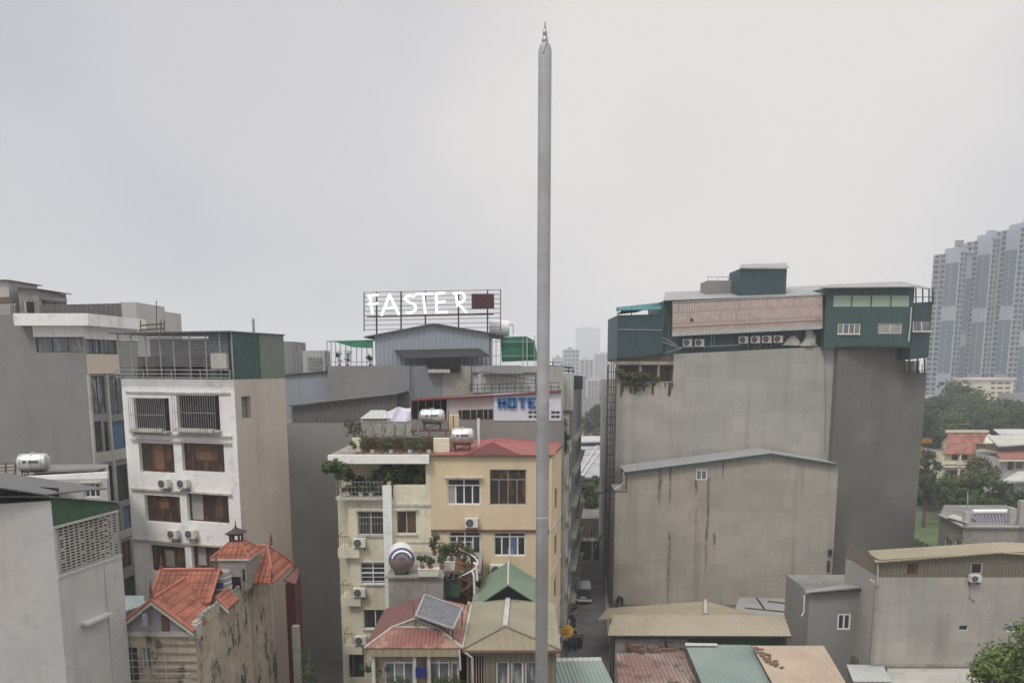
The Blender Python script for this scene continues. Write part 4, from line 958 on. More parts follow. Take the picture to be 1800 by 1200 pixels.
# upright tank with blue mark
r = thing('water_tank', 'upright steel water tank with a blue patch, in front of the orange-roofed turret', 'water tank', P(392, 1046, 38.6))
q = P(391, 1046, 38.4); rad = 17 * 38.4 / FPX; zt2 = ZZ(391, 1003, 38.4)
m = MB(); m.revolve([(rad, 0), (rad, zt2 - q.z - .12), (rad * .96, zt2 - q.z), (rad * .3, zt2 - q.z + .08)], q, 20); m.build('tank_body', 'galv', r, smooth=False)
m = MB(); [m.revolve([(rad + .02, z), (rad + .02, z + .06)], q, 20) for z in (.15, .45, .75, 1.05)]; m.build('band', 'white_steel', r)
m = MB()
for i in range(5):
    a = R(-115 + i * 11); b2 = R(-104 + i * 11); rr = rad + .03; m.hexa([(q.x + rr * math.cos(a), q.y + rr * math.sin(a), q.z + .55), (q.x + rr * math.cos(b2), q.y + rr * math.sin(b2), q.z + .55), (q.x + rad * .9 * math.cos(b2), q.y + rad * .9 * math.sin(b2), q.z + .55), (q.x + rad * .9 * math.cos(a), q.y + rad * .9 * math.sin(a), q.z + .55)], [(q.x + rr * math.cos(a), q.y + rr * math.sin(a), q.z + .85), (q.x + rr * math.cos(b2), q.y + rr * math.sin(b2), q.z + .85), (q.x + rad * .9 * math.cos(b2), q.y + rad * .9 * math.sin(b2), q.z + .85), (q.x + rad * .9 * math.cos(a), q.y + rad * .9 * math.sin(a), q.z + .85)])
m.build('blue_patch', 'logo_blue', r)
m = MB(); [m.bar((q.x + sx * .35, q.y + sy * .3, zt + .1), (q.x + sx * .35, q.y + sy * .3, q.z + .02), .08) for sx in (-1, 1) for sy in (-1, 1)]; m.build('stand', 'dark_metal', r)
# dark red shed behind
A = XY(503, 1060, 45.2); C = XY(519, 1060, 45.2); D = XY(528, 1060, 48.5)
B = Bld('maroon_shed', 'dark red sheet-metal shed standing behind the stained wall', 'shed', [A, C, D, (A[0], 48.5)], 0, ZZ(519, 1026, 45.2), 'maroon_sheet').done()
m = MB(); z = ZZ(519, 1026, 45.2); m.slab([(A[0] - .1, A[1] - .1, z + .3), (C[0] + .1, C[1] - .1, z + .05), (D[0] + .1, D[1], z + .05), (A[0] - .1, D[1], z + .3)], .08); m.build('roof', 'red_roof_side', B)
r = thing('stair_post', 'pale concrete post at the foot of the dark red shed', 'post', (A[0] + .5, 44.95, 0)); m = MB(); p = P(520, 1100, 44.6); m.box(p.x - .3, p.x + .1, 44.7, 45.1, 0, ZZ(515, 1100, 44.8)); m.build('post', 'concrete_light', r)
# teal roof far left
r = thing('lean_to_roof', 'small teal ribbed lean-to roof tucked left of the orange tiles', 'roof', P(230, 1070, 40))
m = MB(); m.slab([P(205, 1078, 39), P(256, 1062, 39), P(252, 1046, 42), P(208, 1046, 42)], .06); m.build('sheet', 'teal_roof', r)
m = MB(); [m.bar(P(x, 1070, 39.5) * 1.0, (P(x, 1070, 39.5).x, 39.5, 9), .1) for x in (212, 250)]; m.build('post', 'dark_metal', r)

# ================================================================== CREAM BUILDING
Y = 50; XA = XY(612, 900, Y); C = XY(757, 900, Y); zt = ZZ(660, 798, Y); zsl = ZZ(640, 877, Y)
B = Bld('balcony_building', 'cream building with stacked corner balconies and planted terraces', 'building', quadfp(XA, C, 11), 0, zsl, 'cream_wall')
for q, kw in (((629, 899, 674, 940), dict(nx=2, tr=.75, grille=(9, .04), sill=.12, hood=.2, gmat='grey_frame')), ((697, 898, 732, 938), dict(nx=2, sill=.12, hood=.2, pane='glass_brown', frame='cream_frame' if 'cream_frame' in MATS else 'trim')), ((634, 987, 677, 1026), dict(nx=2, grille=(2, .04), sill=.1, gmat='white_frame', louver=5)), ((639, 1071, 680, 1105), dict(nx=2, sill=.1, frame='white_frame')), ((614, 1150, 640, 1190), dict(nx=2, frame='dark_metal'))): B.win(0, q, **kw)
B = B.done(); F = Fac(XA, C); xl = P(597, 900, Y).x
rr_ = P(597, 900, Y)
m = MB(); m.box(P(596, 960, Y + 1.1).x, XA[0] - .003, Y + 1.1, Y + 10, 0, zsl); m.build('recess_wall', 'cream_wall', B)
# balcony slabs & rails
for (y0, y1, xe) in ((962, 978, 594), (1046, 1062, 599), (1131, 1146, 604)):
    z0, z1 = ZZ(620, y1, Y), ZZ(620, y0, Y); m = MB(); xx = P(xe, y0, Y - .3).x; m.box(xx, XA[0] + .75, Y - .35, Y + 1.1, z0, z1); o = m.build('balcony', 'cream_wall', B)
    g = MB()
    for i in range(7): x = xx + .06 + i * .13; g.bar((x, Y - .28, z1), (x, Y - .28, z1 + .85), .025)
    g.bar((xx + .05, Y - .28, z1 + .85), (XA[0] + .1, Y - .28, z1 + .85), .04); g.bar((xx + .05, Y - .28, z1 + .85), (xx + .05, Y + 1, z1 + .85), .04); g.build('railing', 'rail_rust', o)
for i, (x, y) in enumerate(((632, 961), (632, 1048), (634, 1132))):
    q = P(x, y, Y - .3); place('air_conditioner', 'air_conditioner', ['air conditioner on the cream building balcony, highest of three', 'air conditioner on the cream building, middle of three on the balcony ends', 'air conditioner lowest on the cream building, by the ivy'][i], 'air conditioner', q + Vector((0, 0, -.1)), 0, 1.0, 'air conditioners on outside walls')
m = MB(); F.box(m, F.uz(675, 900)[0], F.uz(690, 900)[0], 6, ZZ(680, 852, Y), .003, .4); m.build('pier', 'white_wall', B)
m = MB(); F.box(m, -.75, F.uz(676, 880)[0], zsl, ZZ(640, 872, Y), .35, -.4); F.box(m, 0, F.len, ZZ(700, 889, Y), ZZ(700, 885, Y), .003, .1)
for y in (952, 972): F.box(m, F.uz(690, y)[0], F.len, ZZ(700, y + 2, Y), ZZ(700, y, Y), .003, .05)
m.build('terrace_edge', 'trim', B)
m = MB(); F.box(m, F.uz(691, 860)[0], F.len - .3, zsl, ZZ(720, 852, Y), .0, -.2); F.box(m, F.len - .3, F.len, zsl, zt - .3, .002, -.4); F.box(m, -.55, -.35, zsl, zt - .3, .25, .05); m.build('terrace_parapet', 'cream_wall', B)
m = MB(); m.box(P(596, 850, Y + 3).x, C[0], Y + 3, Y + 11, zsl, zt - .4); m.build('terrace_back_wall', 'cream_wall', B)
m = MB(); F.box(m, -1.15, F.len, ZZ(640, 812, Y), ZZ(640, 799, Y), .3, -11); m.build('roof_slab', 'concrete', B); m = MB(); F.box(m, -1.15, F.len, ZZ(640, 813, Y), ZZ(640, 798, Y), .5, .303); m.build('fascia', 'white_wall', B)
m = MB(); zr = zsl + .2
for i in range(13): u = -.7 + i * .26; m.bar(F.pt(u, zr, .28), F.pt(u, zr + 1.05, .28), .025)
for z in (.35, .7, 1.05): m.bar(F.pt(-.75, zr + z, .28), F.pt(2.5, zr + z, .28), .035)
m.build('terrace_railing', 'galv', B)
# terrace plants
rnd = random.Random(5)
def vine(name, label, blobs, n, size, mats, seed, stem=None, cat='plant'):
    rd = random.Random(seed); c = blobs[0]; r = thing(name, label, cat, c[:3])
    for k, (nm, mt_) in enumerate(mats): leaf_cloud([b2 for i, b2 in enumerate(blobs) if i % len(mats) == k] or blobs, n, size, mt_, nm, r, rd)
    if stem:
        m = MB(); [m.path(s, .03, 5) for s in stem]; m.build('stem', 'bark', r)
    return r
vine('climbing_plant', 'leafy climber spilling off the left end of the cream terrace', [(*P(x, y, 49.6), rr, 1) for x, y, rr in ((578, 820, .5), (590, 818, .55), (602, 822, .5), (572, 824, .25), (597, 835, .35))], 420, .13, (('foliage', 'leaf_mid'), ('dark_foliage', 'leaf_dark')), 2, [[P(596, 870, 49.5), P(594, 830, 49.5), P(578, 820, 49.5)]])
vine('terrace_shrub', 'dense green shrub filling the right half of the planted cream terrace', [(*P(x, y, 51), rr, 1) for x, y, rr in ((680, 826, .55), (700, 830, .55), (722, 832, .6), (665, 836, .5), (738, 840, .5), (705, 842, .5), (728, 850, .4), (688, 846, .5))], 900, .12, (('foliage', 'leaf_mid'), ('bright_foliage', 'leaf_bright'), ('dark_foliage', 'leaf_dark')), 4)
vine('terrace_shrub', 'brownish half-dry shrub on the left half of the cream terrace', [(*P(x, y, 51), rr, 1) for x, y, rr in ((612, 835, .5), (630, 848, .55), (650, 852, .5), (620, 860, .4), (640, 866, .35))], 500, .12, (('foliage', 'leaf_dry'), ('dark_foliage', 'leaf_dark')), 6)
for i, x in enumerate((606, 634, 652, 684)): pot_plant(['potted plant at the left of the cream terrace rail', 'low potted plant mid-way along the cream terrace rail', 'potted plant near the white pier of the cream terrace', 'potted plant right on top of the white pier'][i], P(x, 872 if i < 3 else 852, 49.8), .5, 60 + i, ('leaf_dry', 'leaf_mid', 'leaf_dark', 'leaf_mid')[i], pot='planter_white')
# upper roof garden
zs = ZZ(640, 798, Y) + .01
r = thing('roof_garden_wall', 'cream blocks and dark railing enclosing the roof garden of the balcony building', 'parapet', (XA[0], 51, zs))
m = MB(); 
for (a, b2) in ((619, 636), (762, 790)): p, q = P(a, 796, 51), P(b2, 796, 51); m.box(p.x, q.x, 51, 51.5, zs, ZZ(a, 770, 51))
m.build('block', 'cream_wall', r)
m = MB(); g = P(636, 796, 51.2); h = P(762, 796, 51.2)
for i in range(34): x = g.x + (h.x - g.x) * i / 33; m.bar((x, 51.2, zs), (x, 51.2, zs + .98), .035)
for z in (.1, .5, .98): m.bar((g.x, 51.2, zs + z), (h.x, 51.2, zs + z), .05)
m.build('railing', 'rail_rust', r)
m = MB(); m.box(g.x, h.x, 52.6, 52.7, zs, zs + .95); m.build('screen', 'clutter_brown', r)
vine('roof_hedge', 'mixed dry and green plants behind the roof garden railing', [(*P(640 + i * 12, 785 - (i % 3) * 5, 51.9), .5, 1) for i in range(11)], 500, .12, (('foliage', 'leaf_dry'), ('dark_foliage', 'leaf_dark')), 8)
for i in range(9):
    x = 622 + i * 16.5; pot_plant(['dry potted plant on the cream fascia, far left', 'leafy potted plant second from the left above the cream fascia', 'small dark potted plant third from the left above the cream fascia', 'dry potted plant under the left pergola post', 'leafy potted plant under the middle of the pergola', 'dark potted plant under the right half of the pergola', 'dry potted plant under the right pergola post', 'leafy potted plant left of the right cream block', 'small potted plant at the foot of the right cream block'][i], Vector((P(x, 796, 50.6).x, 50.5, zs)), (.5, .7, .45, .6, .75, .5, .55, .7, .4)[i], 130 + i, ('leaf_dry', 'leaf_mid', 'leaf_dark')[i % 3], pot=('planter_white', 'terracotta')[i % 2], n=110)
r = thing('pergola', 'weathered flat frame pergola with hanging dry vines over the roof garden', 'pergola', P(690, 798, 52))
m = MB()
for x in (632, 672, 712, 735): m.bar((P(x, 796, 51.6).x, 51.6, zs), P(x, 742, 51.6), .08); m.bar((P(x, 796, 54).x, 54, zs), P(x, 742, 54), .08)
m.bar(P(625, 742, 51.6), P(742, 742, 51.6), .1); m.bar(P(628, 767, 51.6), P(740, 767, 51.6), .1); m.bar(P(625, 742, 54), P(742, 742, 54), .1)
for i in range(12): x = 630 + i * 9.5; m.bar(P(x, 741, 51.4), P(x, 741, 54.2), .05)
m.build('frame', 'clutter_grey', r)
m = MB(); p, q = P(634, 750, 52.8), P(724, 750, 52.8); m.box(p.x, q.x, 53.0, 53.08, ZZ(680, 767, 53), ZZ(680, 744, 53)); m.build('screen', 'concrete_light', r)
m = MB(); rd = random.Random(9)
for i in range(26): x = rd.uniform(630, 738); y = rd.uniform(744, 765); m.bar(P(x, y, 51.5), P(x + rd.uniform(-12, 12), y + rd.uniform(5, 25), 51.4), .035)
m.build('dry_vines', 'clutter_brown', r)
vine('roof_creeper', 'pale dry creeper hanging left of the roof garden pergola', [(*P(x, y, 51.4), rr, 1) for x, y, rr in ((612, 742, .4), (618, 755, .5), (628, 748, .4), (640, 772, .3))], 260, .11, (('foliage', 'leaf_dry'),), 12)
r = thing('canvas_roof', 'small pale ribbed hip roof left of the white tarpaulin', 'roof', P(660, 742, 55))
m = MB(); z0 = ZZ(655, 734, 55); p, q = P(634, 734, 54.5), P(686, 734, 54.5)
m.hexa([(p.x, 54.2, z0), (q.x, 54.2, z0), (q.x, 56.2, z0), (p.x, 56.2, z0)], [(p.x + .65, 55, ZZ(655, 721, 55)), (q.x - .5, 55, ZZ(655, 721, 55)), (q.x - .5, 55.4, ZZ(655, 721, 55)), (p.x + .65, 55.4, ZZ(655, 721, 55))]); m.build('roof', 'pale_sheet', r)
m = MB(); m.box(p.x - .1, q.x + .1, 54.1, 54.2, z0 - .35, z0 - .2); [m.box(x, x + .12, 54.25, 54.4, zs, z0) for x in (p.x + .1, q.x - .2)]; m.build('fascia', 'pale_sheet', r)
r = thing('tarpaulin', 'crumpled white and lilac tarpaulin draped over roof clutter', 'tarpaulin', P(696, 740, 54.5)); m = MB(); vs = []; nx, ny = 16, 8; rd = random.Random(4)
for j in range(ny + 1):
    for i in range(nx + 1):
        fx, fy = i / nx, j / ny; px = 673 + fx * 49; top = 722 - 8 * fx + 3 * math.sin(fx * 9); py = top + fy * (12 + 16 * math.sin(min(1, fx * 1.3) * 2.4)) + rd.uniform(-.8, .8)
        vs.append(P(px, py, 55.2 - fy * .8 + .2 * math.sin(fx * 11 + fy * 3)))
fs = [(j * (nx + 1) + i, j * (nx + 1) + i + 1, (j + 1) * (nx + 1) + i + 1, (j + 1) * (nx + 1) + i) for j in range(ny) for i in range(nx)]
m.add(vs, fs); m.add([v + Vector((0, .1, .0)) for v in vs], [tuple(reversed(f)) for f in fs]); m.build('cloth', 'tarp', r, smooth=True, recalc=False)
m = MB(); [m.bar(P(x, 742, 55.4), (P(x, 742, 55.4).x, 55.4, zs), .08) for x in (678, 718)]; m.build('post', 'dark_metal', r)
# two horizontal tanks
r = thing('tank_rack', 'rusty steel rack carrying the left roof tank of the cream building', 'rack', P(762, 770, 53)); m = MB()
zr2 = ZZ(760, 757, 53)
for x in (727, 755, 784): m.bar((P(x, 780, 52.6).x, 52.6, zs), (P(x, 780, 52.6).x, 52.6, zr2), .09); m.bar((P(x, 780, 53.8).x, 53.8, zs), (P(x, 780, 53.8).x, 53.8, zr2), .09)
for y in (757, 768): m.bar(P(722, y, 52.6), P(790, y, 52.6), .1)
m.bar(P(788, 757, 52.6), P(788, 721, 52.6), .07); m.slab([(P(722, 757, 52.6).x, 52.5, zr2 + .06), (P(788, 757, 52.6).x, 52.5, zr2 + .06), (P(788, 757, 52.6).x, 53.9, zr2 + .06), (P(722, 757, 52.6).x, 53.9, zr2 + .06)], .06); m.build('frame', 'rail_rust', r)
place('water_tank', 'water_tank', 'horizontal steel tank on the rusty rack, left one of the pair above the cream roof', 'water tank', Vector((P(760, 757, 53.2).x, 53.2, zr2 + .07)), 0, (1.03, .95, .9), 'rooftop water tanks')
pt_ = P(813, 789, 51.6); place('water_tank', 'water_tank', 'horizontal steel tank standing lowest beside the red hip roof', 'water tank', Vector((pt_.x, 51.6, zs)), 0, (.93, .95, 1.0), 'rooftop water tanks')
r = thing('yellow_locker', 'small yellow panelled locker right of the left roof tank', 'locker', P(798, 752, 53.5)); m = MB(); p, q = P(789, 750, 53.5), P(806, 750, 53.5); m.box(p.x, q.x, 53.5, 54, zs, ZZ(797, 729, 53.5)); m.build('locker_body', 'yellow_wall', r); m = MB(); m.box(p.x + .3, p.x + .36, 53.48, 53.499, zs, ZZ(797, 730, 53.5)); m.build('seam', 'brown_frame', r)
r = thing('flue_pipe', 'white flue pipe beside the lower roof tank', 'pipe', P(841, 790, 52.5)); m = MB(); p = P(841, 735, 52.5); m.tube((p.x, 52.5, zs), p, .09, 10); m.build('pipe', 'white_steel', r)

# ================================================================== YELLOW BUILDING
A = (C[0] + .004, 50.0); C1 = XY(966, 900, Y); D = XY(986, 900, 57)
zy = ZZ(850, 799, Y)
B = Bld('yellow_building', 'yellow building with white-framed windows and a red hipped roof', 'building', [A, C1, D, (A[0], 57)], 0, zy, 'yellow_wall')
B.win(0, (786, 841, 845, 887), nx=4, tr=.74, frame='white_frame', hood=.3, fw=.09, curtain=(.05, .24, .03, .7, 'curtain')); B.win(0, (861, 825, 925, 887), nx=4, tr=.71, frame='brown_pale' if 'brown_pale' in MATS else 'grey_frame', pane='glass_brown')
B.win(0, (789, 934, 845, 977), nx=4, tr=.8, frame='white_frame', fw=.09); B.win(0, (868, 935, 924, 977), nx=4, tr=.8, frame='white_frame', fw=.09, curtain=(.52, .73, .03, .76, 'blue_curtain'))
FS2 = Fac(C1, D)
for z in (14.4, 10.9, 7.6, 4.3): B.win(1, (3.0, 4.4, z, z + 1.6), px=False, nx=2, frame='brown_frame', pane='glass_brown')
B.win(1, (3.0, 4.4, 1, 2.6), px=False, nx=2, frame='brown_frame', pane='glass_brown')
B = B.done(); F = Fac(A, C1)
m = MB(); z = ZZ(850, 932, Y); F.box(m, 0.02, F.len, z - .1, z + .07, .003, .12); m.build('string_course', 'rail_rust', B)
m = MB(); F.box(m, -.0, F.len, zy - .12, zy + .02, .01, .22); FS2.box(m, .02, FS2.len, zy - .12, zy + .02, .01, .2); m.build('gutter', 'rail_rust', B)
m = MB(); F.box(m, F.len - .003, F.len + .12, 0, zy - .2, .0, .12); m.build('downpipe', 'yellow_wall', B)
m = MB(); [FS2.box(m, .0, FS2.len, zz, zz + .15, .003, .08) for zz in (13.3, 10.0, 6.7, 3.4)]; m.build('side_band', 'trim', B)
# red roof
ra, rb, ap, ap2 = P(756, 801, 49.8), P(975, 801, 49.8), P(866, 777, 52.4), P(884, 772, 56)
ra.z = rb.z = zy + .03; rc, rd_ = Vector((rb.x + .9, 57.2, zy + .03)), Vector((ra.x, 57.2, zy + .03)); ap2 = Vector((ap.x + .3, 55.5, ap.z)); fa, fb = P(818, 801, 49.8), P(912, 801, 49.8); fa.z = fb.z = zy + .03
m = MB(); m.slab([ra, fa, ap, ap2, rd_], .07); m.slab([fb, rb, rc, ap2, ap], .07); m.slab([rc, rd_, ap2], .07); rf = m.build('roof', 'red_roof_plain', B)
m = MB(); m.slab([fa, fb, ap - Vector((0, 0, .01))], .07); m.build('front_hip', 'maroon_sheet', rf)
m = MB(); [m.tube(a, b2, .06, 6) for a, b2 in ((ap, ap2), (fa, ap), (fb, ap), (ap2, rc))]; m.build('ridge_caps', 'red_roof_plain', rf)
q = P(829, 925, Y); place('air_conditioner', 'air_conditioner', 'air conditioner alone on the yellow wall between the window rows', 'air conditioner', Vector((q.x, Y - .26, q.z - .1)), 0, 1.05, 'air conditioners on outside walls')
q = P(874, 1016, Y - 1); place('air_conditioner', 'air_conditioner', 'air conditioner low on the yellow building above the green gable', 'air conditioner', Vector((q.x, Y - .26, q.z - .1)), 0, 1.2, 'air conditioners on outside walls')

# ================================================================== GREY TANK BLOCK
Yb = 44; A = XY(683, 1040, Yb); C = XY(779, 1040, Yb); zb = ZZ(720, 1015, Yb)
B = Bld('tank_block', 'low grey concrete block crowded with a round tank and planters', 'building', quadfp(A, C, 5.8), 0, zb, 'concrete').done(); F = Fac(A, C)
m = MB(); F.box(m, -.15, F.len + .05, zb, zb + .12, .15, -5.8); m.build('roof_slab', 'concrete', B); ztop = zb + .121
r = thing('water_tank', 'large round tank end-on with blue curved bands, on the grey concrete block', 'water tank', P(706, 1012, 43.9), 'rooftop water tanks')
c = P(706, 985, 44.1); rad = 23.5 * 44.1 / FPX; c.z = ztop + .18 + rad
n = Vector((.2, -1, 0)).normalized(); s = Vector((1, .2, 0)).normalized()
def ring(d, rr_, k=28): return [c + n * d + s * rr_ * math.cos(2 * math.pi * i / k) + Vector((0, 0, 1)) * rr_ * math.sin(2 * math.pi * i / k) for i in range(k)]
def loft(m, rings, caps=(True, True)):
    k = len(rings[0]); vs = [p for g in rings for p in g]
    fs = [(a * k + i, a * k + (i + 1) % k, (a + 1) * k + (i + 1) % k, (a + 1) * k + i) for a in range(len(rings) - 1) for i in range(k)]
    if caps[0]: fs.append(tuple(reversed(range(k))))
    if caps[1]: fs.append(tuple(range((len(rings) - 1) * k, len(rings) * k)))
    m.add(vs, fs)
def dome(rr_): return .28 * (1 - (rr_ / rad) ** 2)
m = MB(); loft(m, [ring(-1.5, rad * .6), ring(-1.35, rad), ring(0, rad), ring(.03, rad)]); m.build('tank_body', 'white_steel', r, smooth=False)
m = MB(); loft(m, [ring(.03, rad * .995)] + [ring(.03 + dome(rad * q), rad * q) for q in (.9, .75, .6, .45, .3, .15)]); m.build('end_cap', 'tank_brown', r, smooth=True)
m = MB()
for (r0, r1, a0, a1) in ((.83, .95, 5, 175), (.56, .69, 12, 168), (.2, .28, 20, 160)):
    k = 18; g1 = []; g2 = []
    for i in range(k + 1):
        a = R(a0 + (a1 - a0) * i / k)
        for lst, q in ((g1, r0), (g2, r1)): lst.append(c + n * (.045 + dome(rad * q)) + (s * math.cos(a) + Vector((0, 0, 1)) * math.sin(a)) * rad * q)
    m.add(g1 + g2, [(i, i + 1, k + 2 + i, k + 1 + i) for i in range(k)]); m.add([p - n * .05 for p in g1] + [p - n * .05 for p in g2], [(i, i + 1, k + 2 + i, k + 1 + i) for i in range(k)])
m.build('curved_bands', 'logo_blue', r)
m = MB(); 
for a0_, r0, r1 in ((8, .64, .76),):
    pass
m = MB()
k = 18; g1 = []; g2 = []
for i in range(k + 1):
    a = R(15 + 150 * i / k)
    for lst, q in ((g1, .695), (g2, .825)): lst.append(c + n * (.05 + dome(rad * q)) + (s * math.cos(a) + Vector((0, 0, 1)) * math.sin(a)) * rad * q)
m.add(g1 + g2, [(i, i + 1, k + 2 + i, k + 1 + i) for i in range(k)]); m.build('white_band', 'white_steel', r, recalc=False)
m = MB()
for d in (-.2, -1.2):
    for sx in (-.45, .45): p = c + n * d + s * sx * rad; m.bar((p.x, p.y, ztop), (p.x, p.y, c.z - rad * .75), .08)
    p, q = c + n * d - s * .6 * rad, c + n * d + s * .6 * rad; m.bar((p.x, p.y, c.z - rad * .88), (q.x, q.y, c.z - rad * .88), .1)
m.build('stand', 'dark_metal', r)
def planter(label, x0, x1, y0, y1, Yp, mat, z0=None):
    p, q = P(x0, y1, Yp), P(x1, y0, Yp); z0 = p.z if z0 is None else z0; r = thing('planter_box', label, 'planter', ((p.x + q.x) / 2, Yp + .2, z0)); m = MB()
    m.hexa([(p.x + .04, Yp, z0), (q.x - .04, Yp, z0), (q.x - .04, Yp + .45, z0), (p.x + .04, Yp + .45, z0)], [(p.x, Yp - .03, q.z), (q.x, Yp - .03, q.z), (q.x, Yp + .48, q.z), (p.x, Yp + .48, q.z)]); m.build('box', mat, r)
    m = MB(); m.box(p.x - .02, q.x + .02, Yp - .05, Yp + .5, q.z, q.z + .05); m.build('rim', mat, r); return q.z
planter('long cream planter box at the front edge of the tank block', 735, 771, 1001, 1013, 43.7, 'planter_white')
planter('cream planter box on the dark landing right of the tank block', 780, 800, 988, 1002, 45, 'planter_white')
planter('brown planter box beside the cream one on the dark landing', 801, 817, 988, 1002, 45, 'terracotta')
r = thing('rooftop_landing', 'dark cluttered landing with a green panel between the tank block and the stair', 'landing', P(795, 1050, 44.8))
m = MB(); zp = ZZ(800, 1002, 45) ; p, q = P(779, 1040, 45), P(845, 1040, 45); m.box(p.x, q.x, 44.8, 49.5, zp - .15, zp - .003); m.build('floor', 'clutter_grey', r)
m = MB(); p, q = P(778, 1040, 44.6), P(808, 1040, 44.6); m.box(p.x, q.x, 44.7, 44.8, ZZ(790, 1050, 44.6), ZZ(790, 1016, 44.6)); m.build('green_panel', 'green_plain', r)
m = MB(); p, q = P(776, 1040, 46), P(846, 1040, 46); m.box(p.x, q.x, 46, 49.5, 0, zp - .16); m.build('wall', 'clutter_brown', r)
m = MB(); rd = random.Random(11)
for i in range(22): a_ = P(rd.uniform(782, 838), rd.uniform(1003, 1014), 44.75); m.box(a_.x, a_.x + rd.uniform(.1, .35), 44.5, 44.9, a_.z - .1, a_.z + .1)
m.build('stored_goods', 'clutter_brown', r)
rd = random.Random(21)
r = thing('spiral_stair', 'rusty spiral stair with a white rail climbing beside the green gable roof', 'stair', (P(826, 1060, 44.5).x, 44.5, ZZ(826, 1062, 44.5)))
cx, z0, z1 = P(824, 1030, 44.5).x, ZZ(826, 1064, 44.5), ZZ(826, 985, 44.5)
m = MB(); m.tube((cx, 44.5, z0 - 6), (cx, 44.5, z1), .06, 8); m.build('newel', 'rail_rust', r)
m = MB(); pts = []; pts2 = []
for i in range(22):
    a = i * .45; z = z0 + (z1 - z0) * i / 22; c_, s_ = math.cos(a), math.sin(a); m.slab([(cx, 44.5, z), (cx + .55 * math.cos(a - .2), 44.5 + .55 * math.sin(a - .2), z), (cx + .55 * math.cos(a + .25), 44.5 + .55 * math.sin(a + .25), z)], .05)
    pts.append((cx + .56 * c_, 44.5 + .56 * s_, z + .9)); m2 = None
m.build('tread', 'rail_rust', r); m = MB(); m.path(pts, .035); m.build('handrail', 'white_steel', r); m = MB()
for i, p in enumerate(pts): m.bar(p, (p[0], p[1], p[2] - .9), .025)
m.build('baluster', 'rail_rust', r)
r = thing('white_pipes', 'pair of thick white pipes curving down in front of the spiral stair', 'pipe', P(836, 1060, 43.7)); m = MB(); m.path([P(832, 988, 43.8), P(837, 992, 43.8), P(839, 1020, 43.8)], .07, 8); m.path([P(830, 1004, 43.7), P(833, 1012, 43.7), P(834, 1042, 43.7), P(836, 1058, 43.7)], .07, 8); m.path([P(822, 1058, 43.7), P(830, 1060, 43.7), P(836, 1058, 43.7)], .06, 8); m.build('pipe', 'white_steel', r)
# plants on block
for i, (x, y, Yp, h, mt_, n_) in enumerate(((742, 1001, 43.9, .55, 'leaf_dark', 200), (757, 1001, 43.9, .6, 'leaf_dark', 220), (764, 975, 45.8, 1.1, 'leaf_dark', 260), (781, 990, 45.3, 1.1, 'leaf_mid', 260), (793, 988, 45.2, 1.2, 'leaf_mid', 260), (806, 988, 45.2, 1.1, 'leaf_dry', 240), (818, 996, 45.2, 1.1, 'leaf_mid', 240), (777, 1000, 44.5, .6, 'leaf_bright', 140), (829, 998, 45.4, 1.0, 'leaf_dry', 180))):
    pot_plant(['low dark plant in the long cream planter, left half', 'low dark plant in the long cream planter, right half', 'dark conical plant standing behind the long cream planter', 'green plant between the two planter levels', 'tall green plant rising from the cream planter on the landing', 'dry leggy plant rising from the brown planter', 'green plant just left of the spiral stair top', 'bright spiky plant at the corner of the tank block', 'dry plant tangled in the spiral stair head'][i], P(x, y, Yp), h, 80 + i, mt_, n=n_)
r = thing('trellis', 'thin white wire trellis above the planters on the landing', 'trellis', P(800, 985, 46)); m = MB(); [m.bar(P(x, 990, 46), P(x, 950, 46), .03) for x in (770, 785, 800, 815, 828)]; [m.bar(P(766, y, 46), P(830, y, 46), .03) for y in (952, 965, 978)]; m.build('wires', 'white_steel', r)

# ================================================================== RED ROOF HOUSE
zE = 11.3
e1, e2, e3, e4 = Pz(640, 1138, zE), Pz(813, 1138, zE), Pz(828, 1064, zE), Pz(676, 1070, zE)
rA, rB = Pz(728, 1087, 12.35), Pz(746, 1046, 12.35)
tA, tB = Pz(690, 1101, 11.9), Pz(770, 1103, 11.9)
fp = [(e1.x + .3, e1.y + .4), (e2.x - .2, e2.y + .4), (e3.x - .2, e3.y - .1), (e4.x + .2, e4.y - .1)]
B = Bld('red_roof_house', 'house under a faded rusty red hipped roof carrying a tilted solar panel', 'house', fp, 0, zE - .1, 'brick_old')
Fh = Fac(fp[0], fp[1]); L_ = Fh.len
for (a, b2, nx) in ((676, 727, 3), (753, 790, 2), (793, 806, 1)): B.win(0, (a, 1160, b2, 1215), nx=nx, frame='white_frame', pane='glass_grey', tr=.9)
B = B.done()
m = MB(); m.slab([e1, e2, tB, tA], .06); rf = m.build('roof', 'red_roof', B)
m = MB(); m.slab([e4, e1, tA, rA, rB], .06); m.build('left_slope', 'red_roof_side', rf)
m = MB(); m.slab([e2, e3, rB, rA, tB], .06); m.slab([e3, e4, rB], .06); m.build('right_slope', 'red_roof', rf)
m = MB(); m.add([tA, tB, rA], [(0, 1, 2)]); m.build('gablet', 'khaki_plain', rf)
m = MB(); [m.tube(a, b2, .06, 6) for a, b2 in ((e1, tA), (tA, rA), (rA, tB), (tB, e2), (rA, rB), (tA, tB), (e2, e3))]; m.build('ridge_caps', 'concrete_light', rf)
m = MB(); FE = Fac((e1.x, e1.y), (e2.x, e2.y)); FE.box(m, .2, FE.len - .1, zE - .46, zE - .08, -.02, -.12); m.build('fascia', 'khaki_plain', B)
m = MB(); m.path([(e2.x - .15, e2.y, zE - .1), (e2.x - .12, e2.y + .15, zE - 1.2)], .045, 8); m.build('downpipe', 'white_steel', B)
